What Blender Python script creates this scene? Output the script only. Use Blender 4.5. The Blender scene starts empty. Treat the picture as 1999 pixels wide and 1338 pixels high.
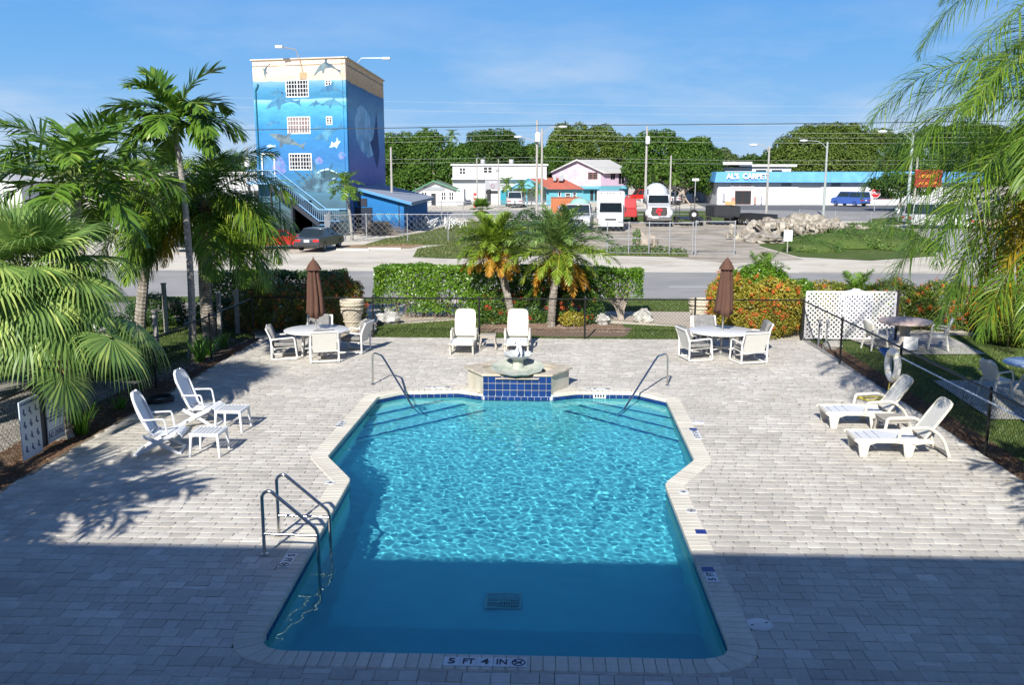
import bpy, math, random
import numpy as np
from mathutils import Vector, Matrix, noise, Euler
from mathutils.geometry import tessellate_polygon
R = math.radians; PI = math.pi
SC = bpy.context.scene
COL = SC.collection

# ------------------------------------------------------------------ camera
cam = bpy.data.cameras.new('camera'); camo = bpy.data.objects.new('camera', cam); COL.objects.link(camo)
cam.sensor_width = 36; cam.lens = 33.317; cam.clip_start = 0.1; cam.clip_end = 6000
camo.matrix_world = Matrix([[0.999195, -0.00723, 0.039453, 0.0], [0.04011, 0.180097, -0.982831, 0.0], [0.0, 0.983622, 0.180242, 5.0], [0.0, 0.0, 0.0, 1.0]])
SC.camera = camo
# ------------------------------------------------------------------ sky and sun
SUN_EL = R(33); SUN_AZ = R(12.4)          # light travels forward and a little to the right
W = bpy.data.worlds.new('World'); SC.world = W; W.use_nodes = True
nt = W.node_tree; N = nt.nodes; L = nt.links
bg = N['Background']
sky = N.new('ShaderNodeTexSky'); sky.sky_type = 'NISHITA'; sky.sun_disc = False
sky.sun_elevation = SUN_EL; sky.sun_rotation = R(180) + SUN_AZ
sky.altitude = 10; sky.air_density = 1.0; sky.dust_density = 0.1; sky.ozone_density = 2.6
tc = N.new('ShaderNodeTexCoord'); mp = N.new('ShaderNodeMapping'); mp.inputs['Scale'].default_value = (1.0, 1.0, 4.2)
L.new(tc.outputs['Generated'], mp.inputs[0])
no = N.new('ShaderNodeTexNoise'); no.inputs['Scale'].default_value = 3.4; no.inputs['Detail'].default_value = 8; no.inputs['Roughness'].default_value = .58
L.new(mp.outputs[0], no.inputs[0])
rp = N.new('ShaderNodeMapRange'); rp.inputs[1].default_value = .47; rp.inputs[2].default_value = .72; rp.inputs[3].default_value = 0; rp.inputs[4].default_value = .75
L.new(no.outputs[0], rp.inputs[0])
sx = N.new('ShaderNodeSeparateXYZ'); L.new(tc.outputs['Generated'], sx.inputs[0])
fz = N.new('ShaderNodeMapRange'); fz.inputs[1].default_value = .02; fz.inputs[2].default_value = .17; fz.inputs[3].default_value = 1; fz.inputs[4].default_value = .10
L.new(sx.outputs[2], fz.inputs[0])
mu = N.new('ShaderNodeMath'); mu.operation = 'MULTIPLY'; L.new(rp.outputs[0], mu.inputs[0]); L.new(fz.outputs[0], mu.inputs[1])
hs = N.new('ShaderNodeHueSaturation'); hs.inputs['Saturation'].default_value = 1.12; hs.inputs['Hue'].default_value = .515; L.new(sky.outputs[0], hs.inputs['Color'])
mx = N.new('ShaderNodeMixRGB'); mx.inputs[2].default_value = (6.2, 6.9, 7.9, 1); L.new(mu.outputs[0], mx.inputs[0])
hr = N.new('ShaderNodeValToRGB'); e = hr.color_ramp.elements; e[0].position = 0; e[0].color = (.335, .475, .635, 1); e[1].position = .5; e[1].color = (.040, .145, .45, 1)
k_ = e.new(.055); k_.color = (.20, .385, .63, 1); k_ = e.new(.11); k_.color = (.135, .33, .62, 1); k_ = e.new(.18); k_.color = (.092, .275, .60, 1)
L.new(sx.outputs[2], hr.inputs[0]); h10 = N.new('ShaderNodeMixRGB'); h10.blend_type = 'MULTIPLY'; h10.inputs[0].default_value = 1; h10.inputs[2].default_value = (12.2, 12.2, 12.2, 1); L.new(hr.outputs[0], h10.inputs[1])
hz = N.new('ShaderNodeMapRange'); hz.interpolation_type = 'SMOOTHSTEP'; hz.inputs[1].default_value = .2; hz.inputs[2].default_value = .7; hz.inputs[3].default_value = 1.0; hz.inputs[4].default_value = .15
L.new(sx.outputs[2], hz.inputs[0])
hm = N.new('ShaderNodeMixRGB'); L.new(hz.outputs[0], hm.inputs[0]); L.new(hs.outputs[0], hm.inputs[1]); L.new(h10.outputs[0], hm.inputs[2]); L.new(hm.outputs[0], mx.inputs[1])
L.new(mx.outputs[0], bg.inputs[0]); bg.inputs[1].default_value = 0.082
sl = bpy.data.lights.new('sun', 'SUN'); sl.energy = 5.0; sl.angle = R(.53); sl.color = (1, .955, .88)
so = bpy.data.objects.new('sun', sl); COL.objects.link(so)
so.rotation_euler = Vector((math.sin(SUN_AZ)*math.cos(SUN_EL), math.cos(SUN_AZ)*math.cos(SUN_EL), -math.sin(SUN_EL))).to_track_quat('-Z', 'Y').to_euler()
sl.cycles.is_caustics_light = True
SC.view_settings.view_transform = 'Standard'; SC.view_settings.look = 'None'; SC.view_settings.gamma = 1
SC.view_settings.use_curve_mapping = False; SC.view_settings.exposure = 0.52
SC.cycles.max_bounces = 10; SC.cycles.diffuse_bounces = 3; SC.cycles.glossy_bounces = 3
SC.cycles.transmission_bounces = 6; SC.cycles.transparent_max_bounces = 12
SC.cycles.sample_clamp_indirect = 4; SC.cycles.use_adaptive_sampling = True; SC.cycles.adaptive_threshold = .015

# ------------------------------------------------------------------ helpers
def S(h):
    h = h.lstrip('#'); o = []
    for i in (0, 2, 4):
        c = int(h[i:i+2], 16) / 255
        o.append(c / 12.92 if c <= .04045 else ((c + .055) / 1.055) ** 2.4)
    return tuple(o)

def mat(name, col, rough=.6, var=.12, vs=3.0, bump=0, bs=40, isl=0, spec=.4, metal=0, trans=0, objr=0, col2=None, c2s=1.0, c2r=(.45, .6), coat=0):
    """Principled with noise variation, second patch colour, per-piece variation, bump."""
    m = bpy.data.materials.new(name); m.use_nodes = True
    nt = m.node_tree; N = nt.nodes; L = nt.links; p = N['Principled BSDF']
    p.inputs['Roughness'].default_value = rough; p.inputs['Specular IOR Level'].default_value = spec; p.inputs['Metallic'].default_value = metal
    if coat: p.inputs['Coat Weight'].default_value = coat; p.inputs['Coat Roughness'].default_value = .08
    tc = N.new('ShaderNodeTexCoord')
    rgb = N.new('ShaderNodeRGB'); rgb.outputs[0].default_value = (*col, 1); c = rgb.outputs[0]
    if col2 is not None:
        n2 = N.new('ShaderNodeTexNoise'); n2.inputs['Scale'].default_value = c2s; n2.inputs['Detail'].default_value = 7; n2.inputs['Roughness'].default_value = .62
        L.new(tc.outputs['Object'], n2.inputs[0])
        r2 = N.new('ShaderNodeMapRange'); r2.inputs[1].default_value = c2r[0]; r2.inputs[2].default_value = c2r[1]; L.new(n2.outputs[0], r2.inputs[0])
        x = N.new('ShaderNodeMixRGB'); L.new(r2.outputs[0], x.inputs[0]); L.new(c, x.inputs[1]); x.inputs[2].default_value = (*col2, 1); c = x.outputs[0]
    v = None
    if var:
        n1 = N.new('ShaderNodeTexNoise'); n1.inputs['Scale'].default_value = vs; n1.inputs['Detail'].default_value = 6; n1.inputs['Roughness'].default_value = .6
        L.new(tc.outputs['Object'], n1.inputs[0])
        r1 = N.new('ShaderNodeMapRange'); r1.inputs[1].default_value = .25; r1.inputs[2].default_value = .75; r1.inputs[3].default_value = 1 - var; r1.inputs[4].default_value = 1 + var
        L.new(n1.outputs[0], r1.inputs[0]); v = r1.outputs[0]
    for kind, amt in (('isl', isl), ('obj', objr)):
        if amt:
            if kind == 'isl':
                g = N.new('ShaderNodeNewGeometry'); o = g.outputs['Random Per Island']
            else:
                g = N.new('ShaderNodeObjectInfo'); o = g.outputs['Random']
            r = N.new('ShaderNodeMapRange'); r.inputs[3].default_value = 1 - amt; r.inputs[4].default_value = 1 + amt; L.new(o, r.inputs[0])
            if v is None: v = r.outputs[0]
            else:
                k = N.new('ShaderNodeMath'); k.operation = 'MULTIPLY'; L.new(v, k.inputs[0]); L.new(r.outputs[0], k.inputs[1]); v = k.outputs[0]
    if v is not None:
        x = N.new('ShaderNodeMixRGB'); x.blend_type = 'MULTIPLY'; x.inputs[0].default_value = 1; L.new(c, x.inputs[1]); L.new(v, x.inputs[2]); c = x.outputs[0]
    L.new(c, p.inputs['Base Color'])
    if bump:
        nb = N.new('ShaderNodeTexNoise'); nb.inputs['Scale'].default_value = bs; nb.inputs['Detail'].default_value = 5; L.new(tc.outputs['Object'], nb.inputs[0])
        b = N.new('ShaderNodeBump'); b.inputs['Strength'].default_value = bump; b.inputs['Distance'].default_value = .02; L.new(nb.outputs[0], b.inputs['Height']); L.new(b.outputs[0], p.inputs['Normal'])
    if trans:
        t = N.new('ShaderNodeBsdfTranslucent'); L.new(c, t.inputs[0]); s = N.new('ShaderNodeMixShader'); s.inputs[0].default_value = trans
        L.new(p.outputs[0], s.inputs[1]); L.new(t.outputs[0], s.inputs[2]); L.new(s.outputs[0], N['Material Output'].inputs[0])
    return m

def leafmat(name, c1, c2, c3=None, rough=.42, trans=.28, spec=.45, p3=.85, vs=.8):
    """leaf colours picked per leaf, drifting in clumps."""
    m = bpy.data.materials.new(name); m.use_nodes = True
    nt = m.node_tree; N = nt.nodes; L = nt.links; p = N['Principled BSDF']
    p.inputs['Roughness'].default_value = rough; p.inputs['Specular IOR Level'].default_value = spec
    g = N.new('ShaderNodeNewGeometry'); tc = N.new('ShaderNodeTexCoord')
    n1 = N.new('ShaderNodeTexNoise'); n1.inputs['Scale'].default_value = vs; n1.inputs['Detail'].default_value = 3; L.new(tc.outputs['Object'], n1.inputs[0])
    a = N.new('ShaderNodeMath'); a.operation = 'MULTIPLY_ADD'; a.inputs[1].default_value = .55; L.new(g.outputs['Random Per Island'], a.inputs[0])
    b = N.new('ShaderNodeMath'); b.operation = 'MULTIPLY'; b.inputs[1].default_value = .5; L.new(n1.outputs[0], b.inputs[0]); L.new(b.outputs[0], a.inputs[2])
    cr = N.new('ShaderNodeValToRGB'); e = cr.color_ramp.elements; e[0].position = .2; e[0].color = (*c1, 1); e[1].position = .72; e[1].color = (*c2, 1)
    if c3 is not None: k = cr.color_ramp.elements.new(p3); k.color = (*c3, 1)
    L.new(a.outputs[0], cr.inputs[0]); L.new(cr.outputs[0], p.inputs['Base Color'])
    t = N.new('ShaderNodeBsdfTranslucent'); L.new(cr.outputs[0], t.inputs[0]); s = N.new('ShaderNodeMixShader'); s.inputs[0].default_value = trans
    L.new(p.outputs[0], s.inputs[1]); L.new(t.outputs[0], s.inputs[2]); L.new(s.outputs[0], N['Material Output'].inputs[0])
    return m

def tag(o, label=None, cat=None, group=None, kind=None):
    if label: o['label'] = label
    if cat: o['category'] = cat
    if group: o['group'] = group
    if kind: o['kind'] = kind
    return o
def thing(name, label, cat, loc=(0, 0, 0), rz=0, group=None):
    o = bpy.data.objects.new(name, None); COL.objects.link(o); o.empty_display_size = .2
    o.location = loc if len(loc) == 3 else (loc[0], loc[1], 0); o.rotation_euler = (0, 0, rz)
    return tag(o, label, cat, group)
def link(name, me, parent=None, loc=None, rot=None):
    o = bpy.data.objects.new(name, me); COL.objects.link(o)
    if parent: o.parent = parent
    if loc is not None: o.location = loc
    if rot is not None: o.rotation_euler = rot
    return o
def copy_tree(root, loc, rz, label, group=None):
    r = root.copy(); COL.objects.link(r); r.location = loc if len(loc) == 3 else (loc[0], loc[1], 0); r.rotation_euler = (0, 0, rz)
    if label: r['label'] = label
    if group: r['group'] = group
    for ch in list(root.children):
        c = ch.copy(); COL.objects.link(c); c.parent = r
        for g in list(ch.children):
            d = g.copy(); COL.objects.link(d); d.parent = c
    return r

class MB:
    def __init__(s): s.v = []; s.f = []; s.mi = []; s.M = Matrix(); s.cur = 0
    def add(s, vs, fs):
        b = len(s.v); M = s.M
        s.v += [tuple(M @ Vector(p)) for p in vs]; s.f += [tuple(b + i for i in f) for f in fs]; s.mi += [s.cur] * len(fs)
    def box(s, c, d, rz=0, rx=0, ry=0, top=(1, 1)):
        x, y, z = d[0]/2, d[1]/2, d[2]/2; tx, ty = top
        vs = [(-x, -y, -z), (x, -y, -z), (x, y, -z), (-x, y, -z), (-x*tx, -y*ty, z), (x*tx, -y*ty, z), (x*tx, y*ty, z), (-x*tx, y*ty, z)]
        T = Matrix.Translation(c) @ Euler((rx, ry, rz)).to_matrix().to_4x4()
        s.add([T @ Vector(p) for p in vs], [(3, 2, 1, 0), (4, 5, 6, 7), (0, 1, 5, 4), (1, 2, 6, 5), (2, 3, 7, 6), (3, 0, 4, 7)])
    def quad(s, a, b, c, d): s.add([a, b, c, d], [(0, 1, 2, 3)])
    def poly(s, pts): s.add(pts, [tuple(range(len(pts)))])
    def prism(s, pts, z0, z1):
        n = len(pts); vs = [(p[0], p[1], z0) for p in pts] + [(p[0], p[1], z1) for p in pts]
        s.add(vs, [tuple(range(n))[::-1], tuple(range(n, 2*n))] + [(i, (i+1) % n, n+(i+1) % n, n+i) for i in range(n)])
    def extr(s, pts, o, u, v, w, t):
        """polygon pts (a,b) in the plane o + a*u + b*v, extruded by t along w"""
        o, u, v, w = map(Vector, (o, u, v, w)); n = len(pts)
        vs = [o + u*a + v*b for a, b in pts] + [o + u*a + v*b + w*t for a, b in pts]
        s.add(vs, [tuple(range(n))[::-1], tuple(range(n, 2*n))] + [(i, (i+1) % n, n+(i+1) % n, n+i) for i in range(n)])
    def tube(s, pts, r, n=8, cap=True, r2=None):
        pts = [Vector(p) for p in pts]; m = len(pts); rings = []
        up = None
        for i, p in enumerate(pts):
            d = (pts[min(i+1, m-1)] - pts[max(i-1, 0)]).normalized()
            if up is None:
                up = d.orthogonal().normalized()
            else:
                up = (up - d * up.dot(d)).normalized()
            sd = d.cross(up)
            rr = r if r2 is None else r + (r2 - r) * i / (m - 1)
            if isinstance(r, (list, tuple)): rr = r[i]
            rings.append([p + (up * math.cos(2*PI*k/n) + sd * math.sin(2*PI*k/n)) * rr for k in range(n)])
        vs = [q for g in rings for q in g]; fs = []
        for i in range(m - 1):
            for k in range(n): fs.append((i*n+k, i*n+(k+1) % n, (i+1)*n+(k+1) % n, (i+1)*n+k))
        if cap: fs += [tuple(range(n))[::-1], tuple(range((m-1)*n, m*n))]
        s.add(vs, fs)
    def lathe(s, prof, n=20, c=(0, 0, 0), ax='z', wob=None, cap=True):
        vs = []; fs = []; m = len(prof)
        for r, z in prof:
            for k in range(n):
                a = 2*PI*k/n; rr = r * (wob(a, z) if wob else 1)
                p = (rr*math.cos(a), rr*math.sin(a), z)
                if ax == 'x': p = (p[2], p[0], p[1])
                if ax == 'y': p = (p[0], p[2], p[1])
                vs.append((c[0]+p[0], c[1]+p[1], c[2]+p[2]))
        for i in range(m-1):
            for k in range(n): fs.append((i*n+k, i*n+(k+1) % n, (i+1)*n+(k+1) % n, (i+1)*n+k))
        if cap and prof[0][0] > 1e-4: fs.append(tuple(range(n))[::-1])
        if cap and prof[-1][0] > 1e-4: fs.append(tuple(range((m-1)*n, m*n)))
        s.add(vs, fs)
    def loft(s, rings, closed=True, cap=True):
        n = len(rings[0]); vs = [p for r in rings for p in r]; fs = []
        for i in range(len(rings)-1):
            for k in range(n if closed else n-1): fs.append((i*n+k, i*n+(k+1) % n, (i+1)*n+(k+1) % n, (i+1)*n+k))
        if cap and closed: fs += [tuple(range(n))[::-1], tuple(range((len(rings)-1)*n, len(rings)*n))]
        s.add(vs, fs)
    def blob(s, c, r, rng, seg=10, rings=7, amp=.2, fr=1.5, flat=1):
        sd = rng.random()*50; vs = []; fs = []
        for i in range(rings+1):
            t = PI*i/rings
            for k in range(seg):
                a = 2*PI*k/seg; d = Vector((math.sin(t)*math.cos(a), math.sin(t)*math.sin(a), math.cos(t)))
                q = 1 + amp*noise.noise(d*fr + Vector((sd, sd, sd)))*2
                vs.append((c[0]+d.x*r[0]*q, c[1]+d.y*r[1]*q, c[2]+d.z*r[2]*q*(flat if d.z < 0 else 1)))
        for i in range(rings):
            for k in range(seg): fs.append((i*seg+k, (i+1)*seg+k, (i+1)*seg+(k+1) % seg, i*seg+(k+1) % seg))
        s.add(vs, fs)
    def mesh(s, name, m, smooth=False):
        me = bpy.data.meshes.new(name); me.from_pydata(s.v, [], s.f)
        for q in (m if isinstance(m, (list, tuple)) else [m]): me.materials.append(q)
        if isinstance(m, (list, tuple)): me.polygons.foreach_set('material_index', s.mi)
        if smooth: me.polygons.foreach_set('use_smooth', [True]*len(s.f)); 
        me.update(); return me
    def build(s, name, m, parent=None, smooth=False, bevel=0, seg=2, sub=0, ang=50, loc=None, rot=None):
        me = s.mesh(name, m, smooth or bevel > 0)
        o = link(name, me, parent, loc, rot)
        if bevel:
            b = o.modifiers.new('bevel', 'BEVEL'); b.width = bevel; b.segments = seg; b.limit_method = 'ANGLE'; b.angle_limit = R(35)
        if sub:
            b = o.modifiers.new('sub', 'SUBSURF'); b.levels = sub; b.render_levels = sub
        if smooth or bevel:
            me.set_sharp_from_angle(angle=R(ang))
        return o

def meshnp(name, V, F, m, smooth=False):
    """fast mesh from numpy: V (n,3), F (k,c)"""
    me = bpy.data.meshes.new(name); V = np.asarray(V, dtype=np.float32); F = np.asarray(F, dtype=np.int32); c = F.shape[1]
    me.vertices.add(len(V)); me.vertices.foreach_set('co', V.ravel())
    me.loops.add(F.size); me.loops.foreach_set('vertex_index', F.ravel())
    me.polygons.add(len(F)); me.polygons.foreach_set('loop_start', np.arange(0, F.size, c, dtype=np.int32)); me.polygons.foreach_set('loop_total', np.full(len(F), c, dtype=np.int32))
    me.update(calc_edges=True); me.validate()
    me.materials.append(m)
    if smooth: me.polygons.foreach_set('use_smooth', [True]*len(F))
    return me

def leaves_np(P, D, s, rng, asp=.55, fold=.25):
    """leaf quads (diamond shaped, bent) at points P whose normals lean to D"""
    n = len(P); D = D / (np.linalg.norm(D, axis=1)[:, None] + 1e-9)
    a = rng.normal(size=(n, 3)); U = np.cross(D, a); U /= np.linalg.norm(U, axis=1)[:, None] + 1e-9; Vv = np.cross(D, U)
    s = np.asarray(s)[:, None] if np.ndim(s) else s
    A = P - U*s*.5; B = P + Vv*s*asp*.5 - D*s*fold*.3; Cc = P + U*s*.5 - D*s*fold*.4; E = P - Vv*s*asp*.5 - D*s*fold*.3
    V = np.stack([A, B, Cc, E], 1).reshape(-1, 3); F = np.arange(4*n).reshape(-1, 4)
    return V, F

def text_mesh(txt, size, m, name='lettering', align='CENTER', ext=.004, bold=0):
    c = bpy.data.curves.new(name, 'FONT'); c.body = txt; c.size = size; c.align_x = align; c.align_y = 'CENTER'; c.extrude = ext; c.resolution_u = 3
    if bold: c.offset = bold
    o = bpy.data.objects.new(name, c); COL.objects.link(o)
    bpy.context.view_layer.update()
    me = bpy.data.meshes.new_from_object(o.evaluated_get(bpy.context.evaluated_depsgraph_get()))
    bpy.data.objects.remove(o); me.name = name; me.materials.clear(); me.materials.append(m); return me

def holes_wall(mb, p0, p1, z0, z1, holes, th, inward):
    """vertical wall from p0 to p1 with rectangular holes (a0,a1,b0,b1: along, height); th extends along inward"""
    p0 = Vector((*p0, 0)); p1 = Vector((*p1, 0)); u = (p1-p0); Lw = u.length; u.normalize(); w = Vector((*inward, 0)).normalized()
    xs = sorted(set([0, Lw] + [h[0] for h in holes] + [h[1] for h in holes])); zs = sorted(set([z0, z1] + [h[2] for h in holes] + [h[3] for h in holes]))
    nx, nz = len(xs)-1, len(zs)-1
    solid = [[not any(h[0]-1e-6 <= (xs[i]+xs[i+1])/2 <= h[1]+1e-6 and h[2] <= (zs[j]+zs[j+1])/2 <= h[3] for h in holes) for j in range(nz)] for i in range(nx)]
    def P(x, z, t): return p0 + u*x + w*t + Vector((0, 0, z))
    for i in range(nx):
        for j in range(nz):
            if not solid[i][j]: continue
            a, b, c, d = xs[i], xs[i+1], zs[j], zs[j+1]
            mb.quad(P(a, c, 0), P(b, c, 0), P(b, d, 0), P(a, d, 0))
            mb.quad(P(a, c, th), P(a, d, th), P(b, d, th), P(b, c, th))
            if i == 0 or not solid[i-1][j]: mb.quad(P(a, c, 0), P(a, d, 0), P(a, d, th), P(a, c, th))
            if i == nx-1 or not solid[i+1][j]: mb.quad(P(b, c, 0), P(b, c, th), P(b, d, th), P(b, d, 0))
            if j == 0 or not solid[i][j-1]: mb.quad(P(a, c, 0), P(a, c, th), P(b, c, th), P(b, c, 0))
            if j == nz-1 or not solid[i][j+1]: mb.quad(P(a, d, 0), P(b, d, 0), P(b, d, th), P(a, d, th))
    return u, w, P

def window(parent, P, u, w, h, nx, nz, fm, gm, depth=.12, fr=.06, name='window', mun=.025, label=None):
    """window in hole h of a wall: frame with muntins (part) and panes (sub-part)"""
    a0, a1, b0, b1 = h; m = MB()
    def bar(xa, xb, za, zb, t0, t1):
        q = [P(xa, za, t0), P(xb, za, t0), P(xb, zb, t0), P(xa, zb, t0), P(xa, za, t1), P(xb, za, t1), P(xb, zb, t1), P(xa, zb, t1)]
        m.add(q, [(0, 1, 2, 3), (7, 6, 5, 4), (0, 4, 5, 1), (1, 5, 6, 2), (2, 6, 7, 3), (3, 7, 4, 0)])
    t0, t1 = depth-.05, depth+.03
    bar(a0, a0+fr, b0, b1, t0, t1); bar(a1-fr, a1, b0, b1, t0, t1); bar(a0+fr, a1-fr, b0, b0+fr, t0, t1); bar(a0+fr, a1-fr, b1-fr, b1, t0, t1)
    for i in range(1, nx):
        x = a0 + (a1-a0)*i/nx; ww = mun*(1.8 if nx % 2 == 0 and i == nx//2 else 1); bar(x-ww/2, x+ww/2, b0+fr, b1-fr, t0+.012, t1-.01)
    for j in range(1, nz):
        z = b0 + (b1-b0)*j/nz; bar(a0+fr, a1-fr, z-mun/2, z+mun/2, t0+.018, t1-.015)
    o = m.build(name, fm, parent)
    if label: o['label'] = label
    g = MB(); t = depth+.01
    g.quad(P(a0+.01, b0+.01, t), P(a1-.01, b0+.01, t), P(a1-.01, b1-.01, t), P(a0+.01, b1-.01, t)); g.build('pane', gm, o)
    return o

def offset_poly(pts, d):
    """offset closed CCW polygon outward by d"""
    n = len(pts); out = []
    for i in range(n):
        p0, p, p1 = Vector(pts[i-1]), Vector(pts[i]), Vector(pts[(i+1) % n])
        a = (p-p0).normalized(); b = (p1-p).normalized(); na = Vector((a.y, -a.x)); nb = Vector((b.y, -b.x)); k = (na+nb)
        k = k / max(.35, k.length_squared) * 2
        out.append(tuple(p + k*d))
    return out
def inside(p, poly):
    x, y = p; c = False; n = len(poly); j = n-1
    for i in range(n):
        xi, yi = poly[i]; xj, yj = poly[j]
        if (yi > y) != (yj > y) and x < (xj-xi)*(y-yi)/(yj-yi)+xi: c = not c
        j = i
    return c
def sheet(name, outer, z, m, holes=(), kind='structure', parent=None, zf=None):
    lists = [[Vector((*p, z)) for p in outer]] + [[Vector((*p, z)) for p in h] for h in holes]
    tri = tessellate_polygon(lists); vs = [p for l in lists for p in l]
    me = bpy.data.meshes.new(name); me.from_pydata([tuple(v) for v in vs], [], [t for t in tri]); me.materials.append(m); me.update()
    fl = [p.normal.z < 0 for p in me.polygons]
    if sum(fl) > len(fl)/2: me.flip_normals()
    o = link(name, me, parent)
    if kind and not parent: o['kind'] = kind
    return o
RNG = random.Random(7); NR = np.random.default_rng(11)

# ================================================================== GROUND, ROADS, LAWNS
M_ground = mat('limestone_ground', (.62, .57, .47), .95, .10, .9, .5, 14, col2=(.42, .375, .295), c2s=.22, c2r=(.5, .68), spec=.1)
M_dirt = mat('lot_dirt', (.46, .41, .33), .95, .16, .6, .5, 10, col2=(.26, .22, .17), c2s=.35, c2r=(.42, .66), spec=.1)
M_sand = mat('shell_sand', (.60, .55, .45), .95, .08, 1.3, .4, 20, col2=(.44, .40, .32), c2s=.5, c2r=(.5, .7), spec=.1)
M_asph = mat('asphalt', (.285, .28, .265), .9, .10, .5, .3, 60, col2=(.36, .35, .325), c2s=.18, c2r=(.4, .7), spec=.15)
M_asph2 = mat('dark_asphalt', (.15, .155, .165), .9, .10, .5, .3, 60, spec=.15)
M_conc = mat('concrete', (.45, .43, .39), .9, .10, 2, .25, 50, col2=(.36, .34, .30), c2s=1.2, spec=.15)
M_path = mat('tan_path', (.50, .43, .34), .95, .1, 2, .3, 40, spec=.1)
M_grass0 = mat('turf', (.085, .13, .032), .95, .25, 4, .8, 60, col2=(.16, .15, .06), c2s=.9, c2r=(.5, .75), spec=.1)
M_mulch = mat('mulch', (.12, .07, .04), .95, .45, 30, .9, 70, col2=(.22, .16, .11), c2s=9, spec=.1)
M_gravel = mat('grey_gravel', (.30, .28, .25), .95, .45, 35, .9, 60, spec=.1)
M_white = mat('white_paint', (.68, .68, .66), .5, .04, 2)
M_yellow = mat('yellow_line', (.62, .50, .16), .7, .15, 3)
DX0, DX1, DY0, DY1 = -8.66, 7.72, 3.0, 27.85
big = 2600
sheet('ground', [(-big, -400), (big, -400), (big, big), (-big, big)], -.066, M_ground, holes=[[(-6.5, 8), (5, 8), (5, 22.5), (-6.5, 22.5)]])
def strip(name, pts, z, m, kind='structure'): return sheet(name, pts, z, m, kind=kind)
# frontage road just beyond the hedges
strip('road', [(-160, 36.60), (160, 37.17), (160, 47.26), (-160, 47.27)], -.058, M_asph)
RY0, RY1 = 36.84, 47.09
strip('road_edge_line', [(-150, RY1-.55), (150, RY1-.55), (150, RY1-.43), (-150, RY1-.43)], -.053, mat('faded_line', (.40, .39, .37), .8, .2, 2))
for a, b in ((5.2, 9.4), (14, 60)):
    strip('lane_line', [(a, 41.30), (b, 41.30), (b, 41.30+.16), (a, 41.30+.16)], -.053, M_white)
strip('centre_line', [(-150, 44.07), (-4, 44.07), (-4, 44.07+.14), (-150, 44.07+.14)], -.053, mat('faded_yellow', (.36, .31, .2), .8, .3, 2))
# wide boulevard in front of the shops and the side road that joins the two
strip('boulevard', [(-160, 99.32), (0.85, 100.91), (26, 96), (60, 92), (160, 90), (160, 131.34), (30, 129.56), (-10, 116.65), (-160, 116.65)], -.058, M_asph)
strip('shop_forecourt', [(20.22, 122.57), (45.69, 114.83), (75, 150), (22, 150)], -.052, M_asph2)
strip('side_road', [(22.83, 56.28), (30.43, 78.73), (32.38, 90.65), (46, 92), (120, 92), (120, 40), (23.74, 48.36)], -.0525, mat('side_road_surface', (.40, .395, .38), .9, .1, .5, .3, 60, spec=.1))
strip('turn_apron', [(12.35, 47.42), (15.98, 52.88), (22.44, 55.29), (23.27, 47.86)], -.0522, M_sand)
# grass strips and medians of the far side
GR = []
def lawn(name, pts, z=-.05, m=M_grass0): o = sheet(name, pts, z, m); return o
lawn('far_lawn', [(-12.83, 61.52), (-12.08, 71.09), (-10.58, 77.09), (-8.68, 92.54), (1.81, 94.84), (1.31, 67.48), (-7.09, 64.33), (-9.74, 63.34)])
lawn('verge_lawn', [(-8.00, 55.05), (-8.54, 60.87), (-7.07, 64.11), (1.30, 67.00), (3.64, 58.29), (-2.20, 55.28), (-5.69, 54.16)])
lawn('gate_verge', [(3.11, 56.50), (3.71, 59.41), (8.45, 59.22), (8.10, 55.69)])
lawn('median_grass', [(5.27, 93.10), (5.96, 105.64), (20.41, 111.16), (25.17, 97.73), (19.21, 93.66)])
lawn('median_island', [(19.23, 111.11), (20.48, 116.59), (19.16, 117.98), (2.79, 114.48), (2.66, 109.17)])
lawn('corner_lawn', [(29.51, 90.53), (33.10, 100.08), (44.19, 109.59), (38.63, 94.44), (31.78, 88.95)])
lawn('mound_apron', [(14.53, 55.95), (13.94, 64.29), (21.97, 86.95), (29.70, 89.70), (29.80, 78.71), (22.86, 56.95), (17.97, 53.86)])
strip('dirt_lot', [(1.31, 67.48), (2.19, 89.44), (19.02, 92.74), (21.46, 83.15), (13.75, 63.42), (14.40, 54.34), (9.66, 52.04), (3.76, 60.18)], -.0545, M_dirt)
strip('sand_yard', [(-13.93, 66.87), (-13.91, 76.95), (-10.67, 92.46), (-8.60, 94.42), (-9.91, 78.42), (-11.40, 71.67)], -.046, M_sand)
strip('mulch_verge', [(-14.16, 61.46), (-14.38, 63.16), (-9.73, 65.60), (-8.43, 63.84), (-9.09, 61.26)], -.044, mat('leaf_litter', (.34, .22, .13), .95, .3, 4, .6, 40))
lawn('front_lawn', [(-5.35, 27.95), (-5.75, 30.4), (-3.2, 31.6), (-2.3, 31.9), (0.8, 31.0), (2.0, 31.2), (4.4, 30.6), (4.35, 28.8), (4.3, 27.95)])
lawn('roadside_lawn', [(1.4, 34.0), (1.4, 37.3), (9, 37.3), (9, 34.0)])
lawn('roadside_lawn', [(-30, 35.6), (-30, 37.3), (-5.5, 37.3), (-5.5, 35.6)])
strip('footpath', [(-5.35, 27.95), (-5.75, 30.4), (-5.2, 32.6), (-2, 33.2), (2.2, 33.9), (9, 33.9), (9, 32.0), (4.6, 31.9), (4.9, 29.5), (6.6, 28.2), (6.6, 27.95), (4.35, 27.95), (4.4, 28.9), (4.3, 30.9), (2.0, 32.0), (-3, 32.3), (-5.3, 31.0), (-7, 29.5), (-6.4, 27.95)], -.047, M_path)
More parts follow.
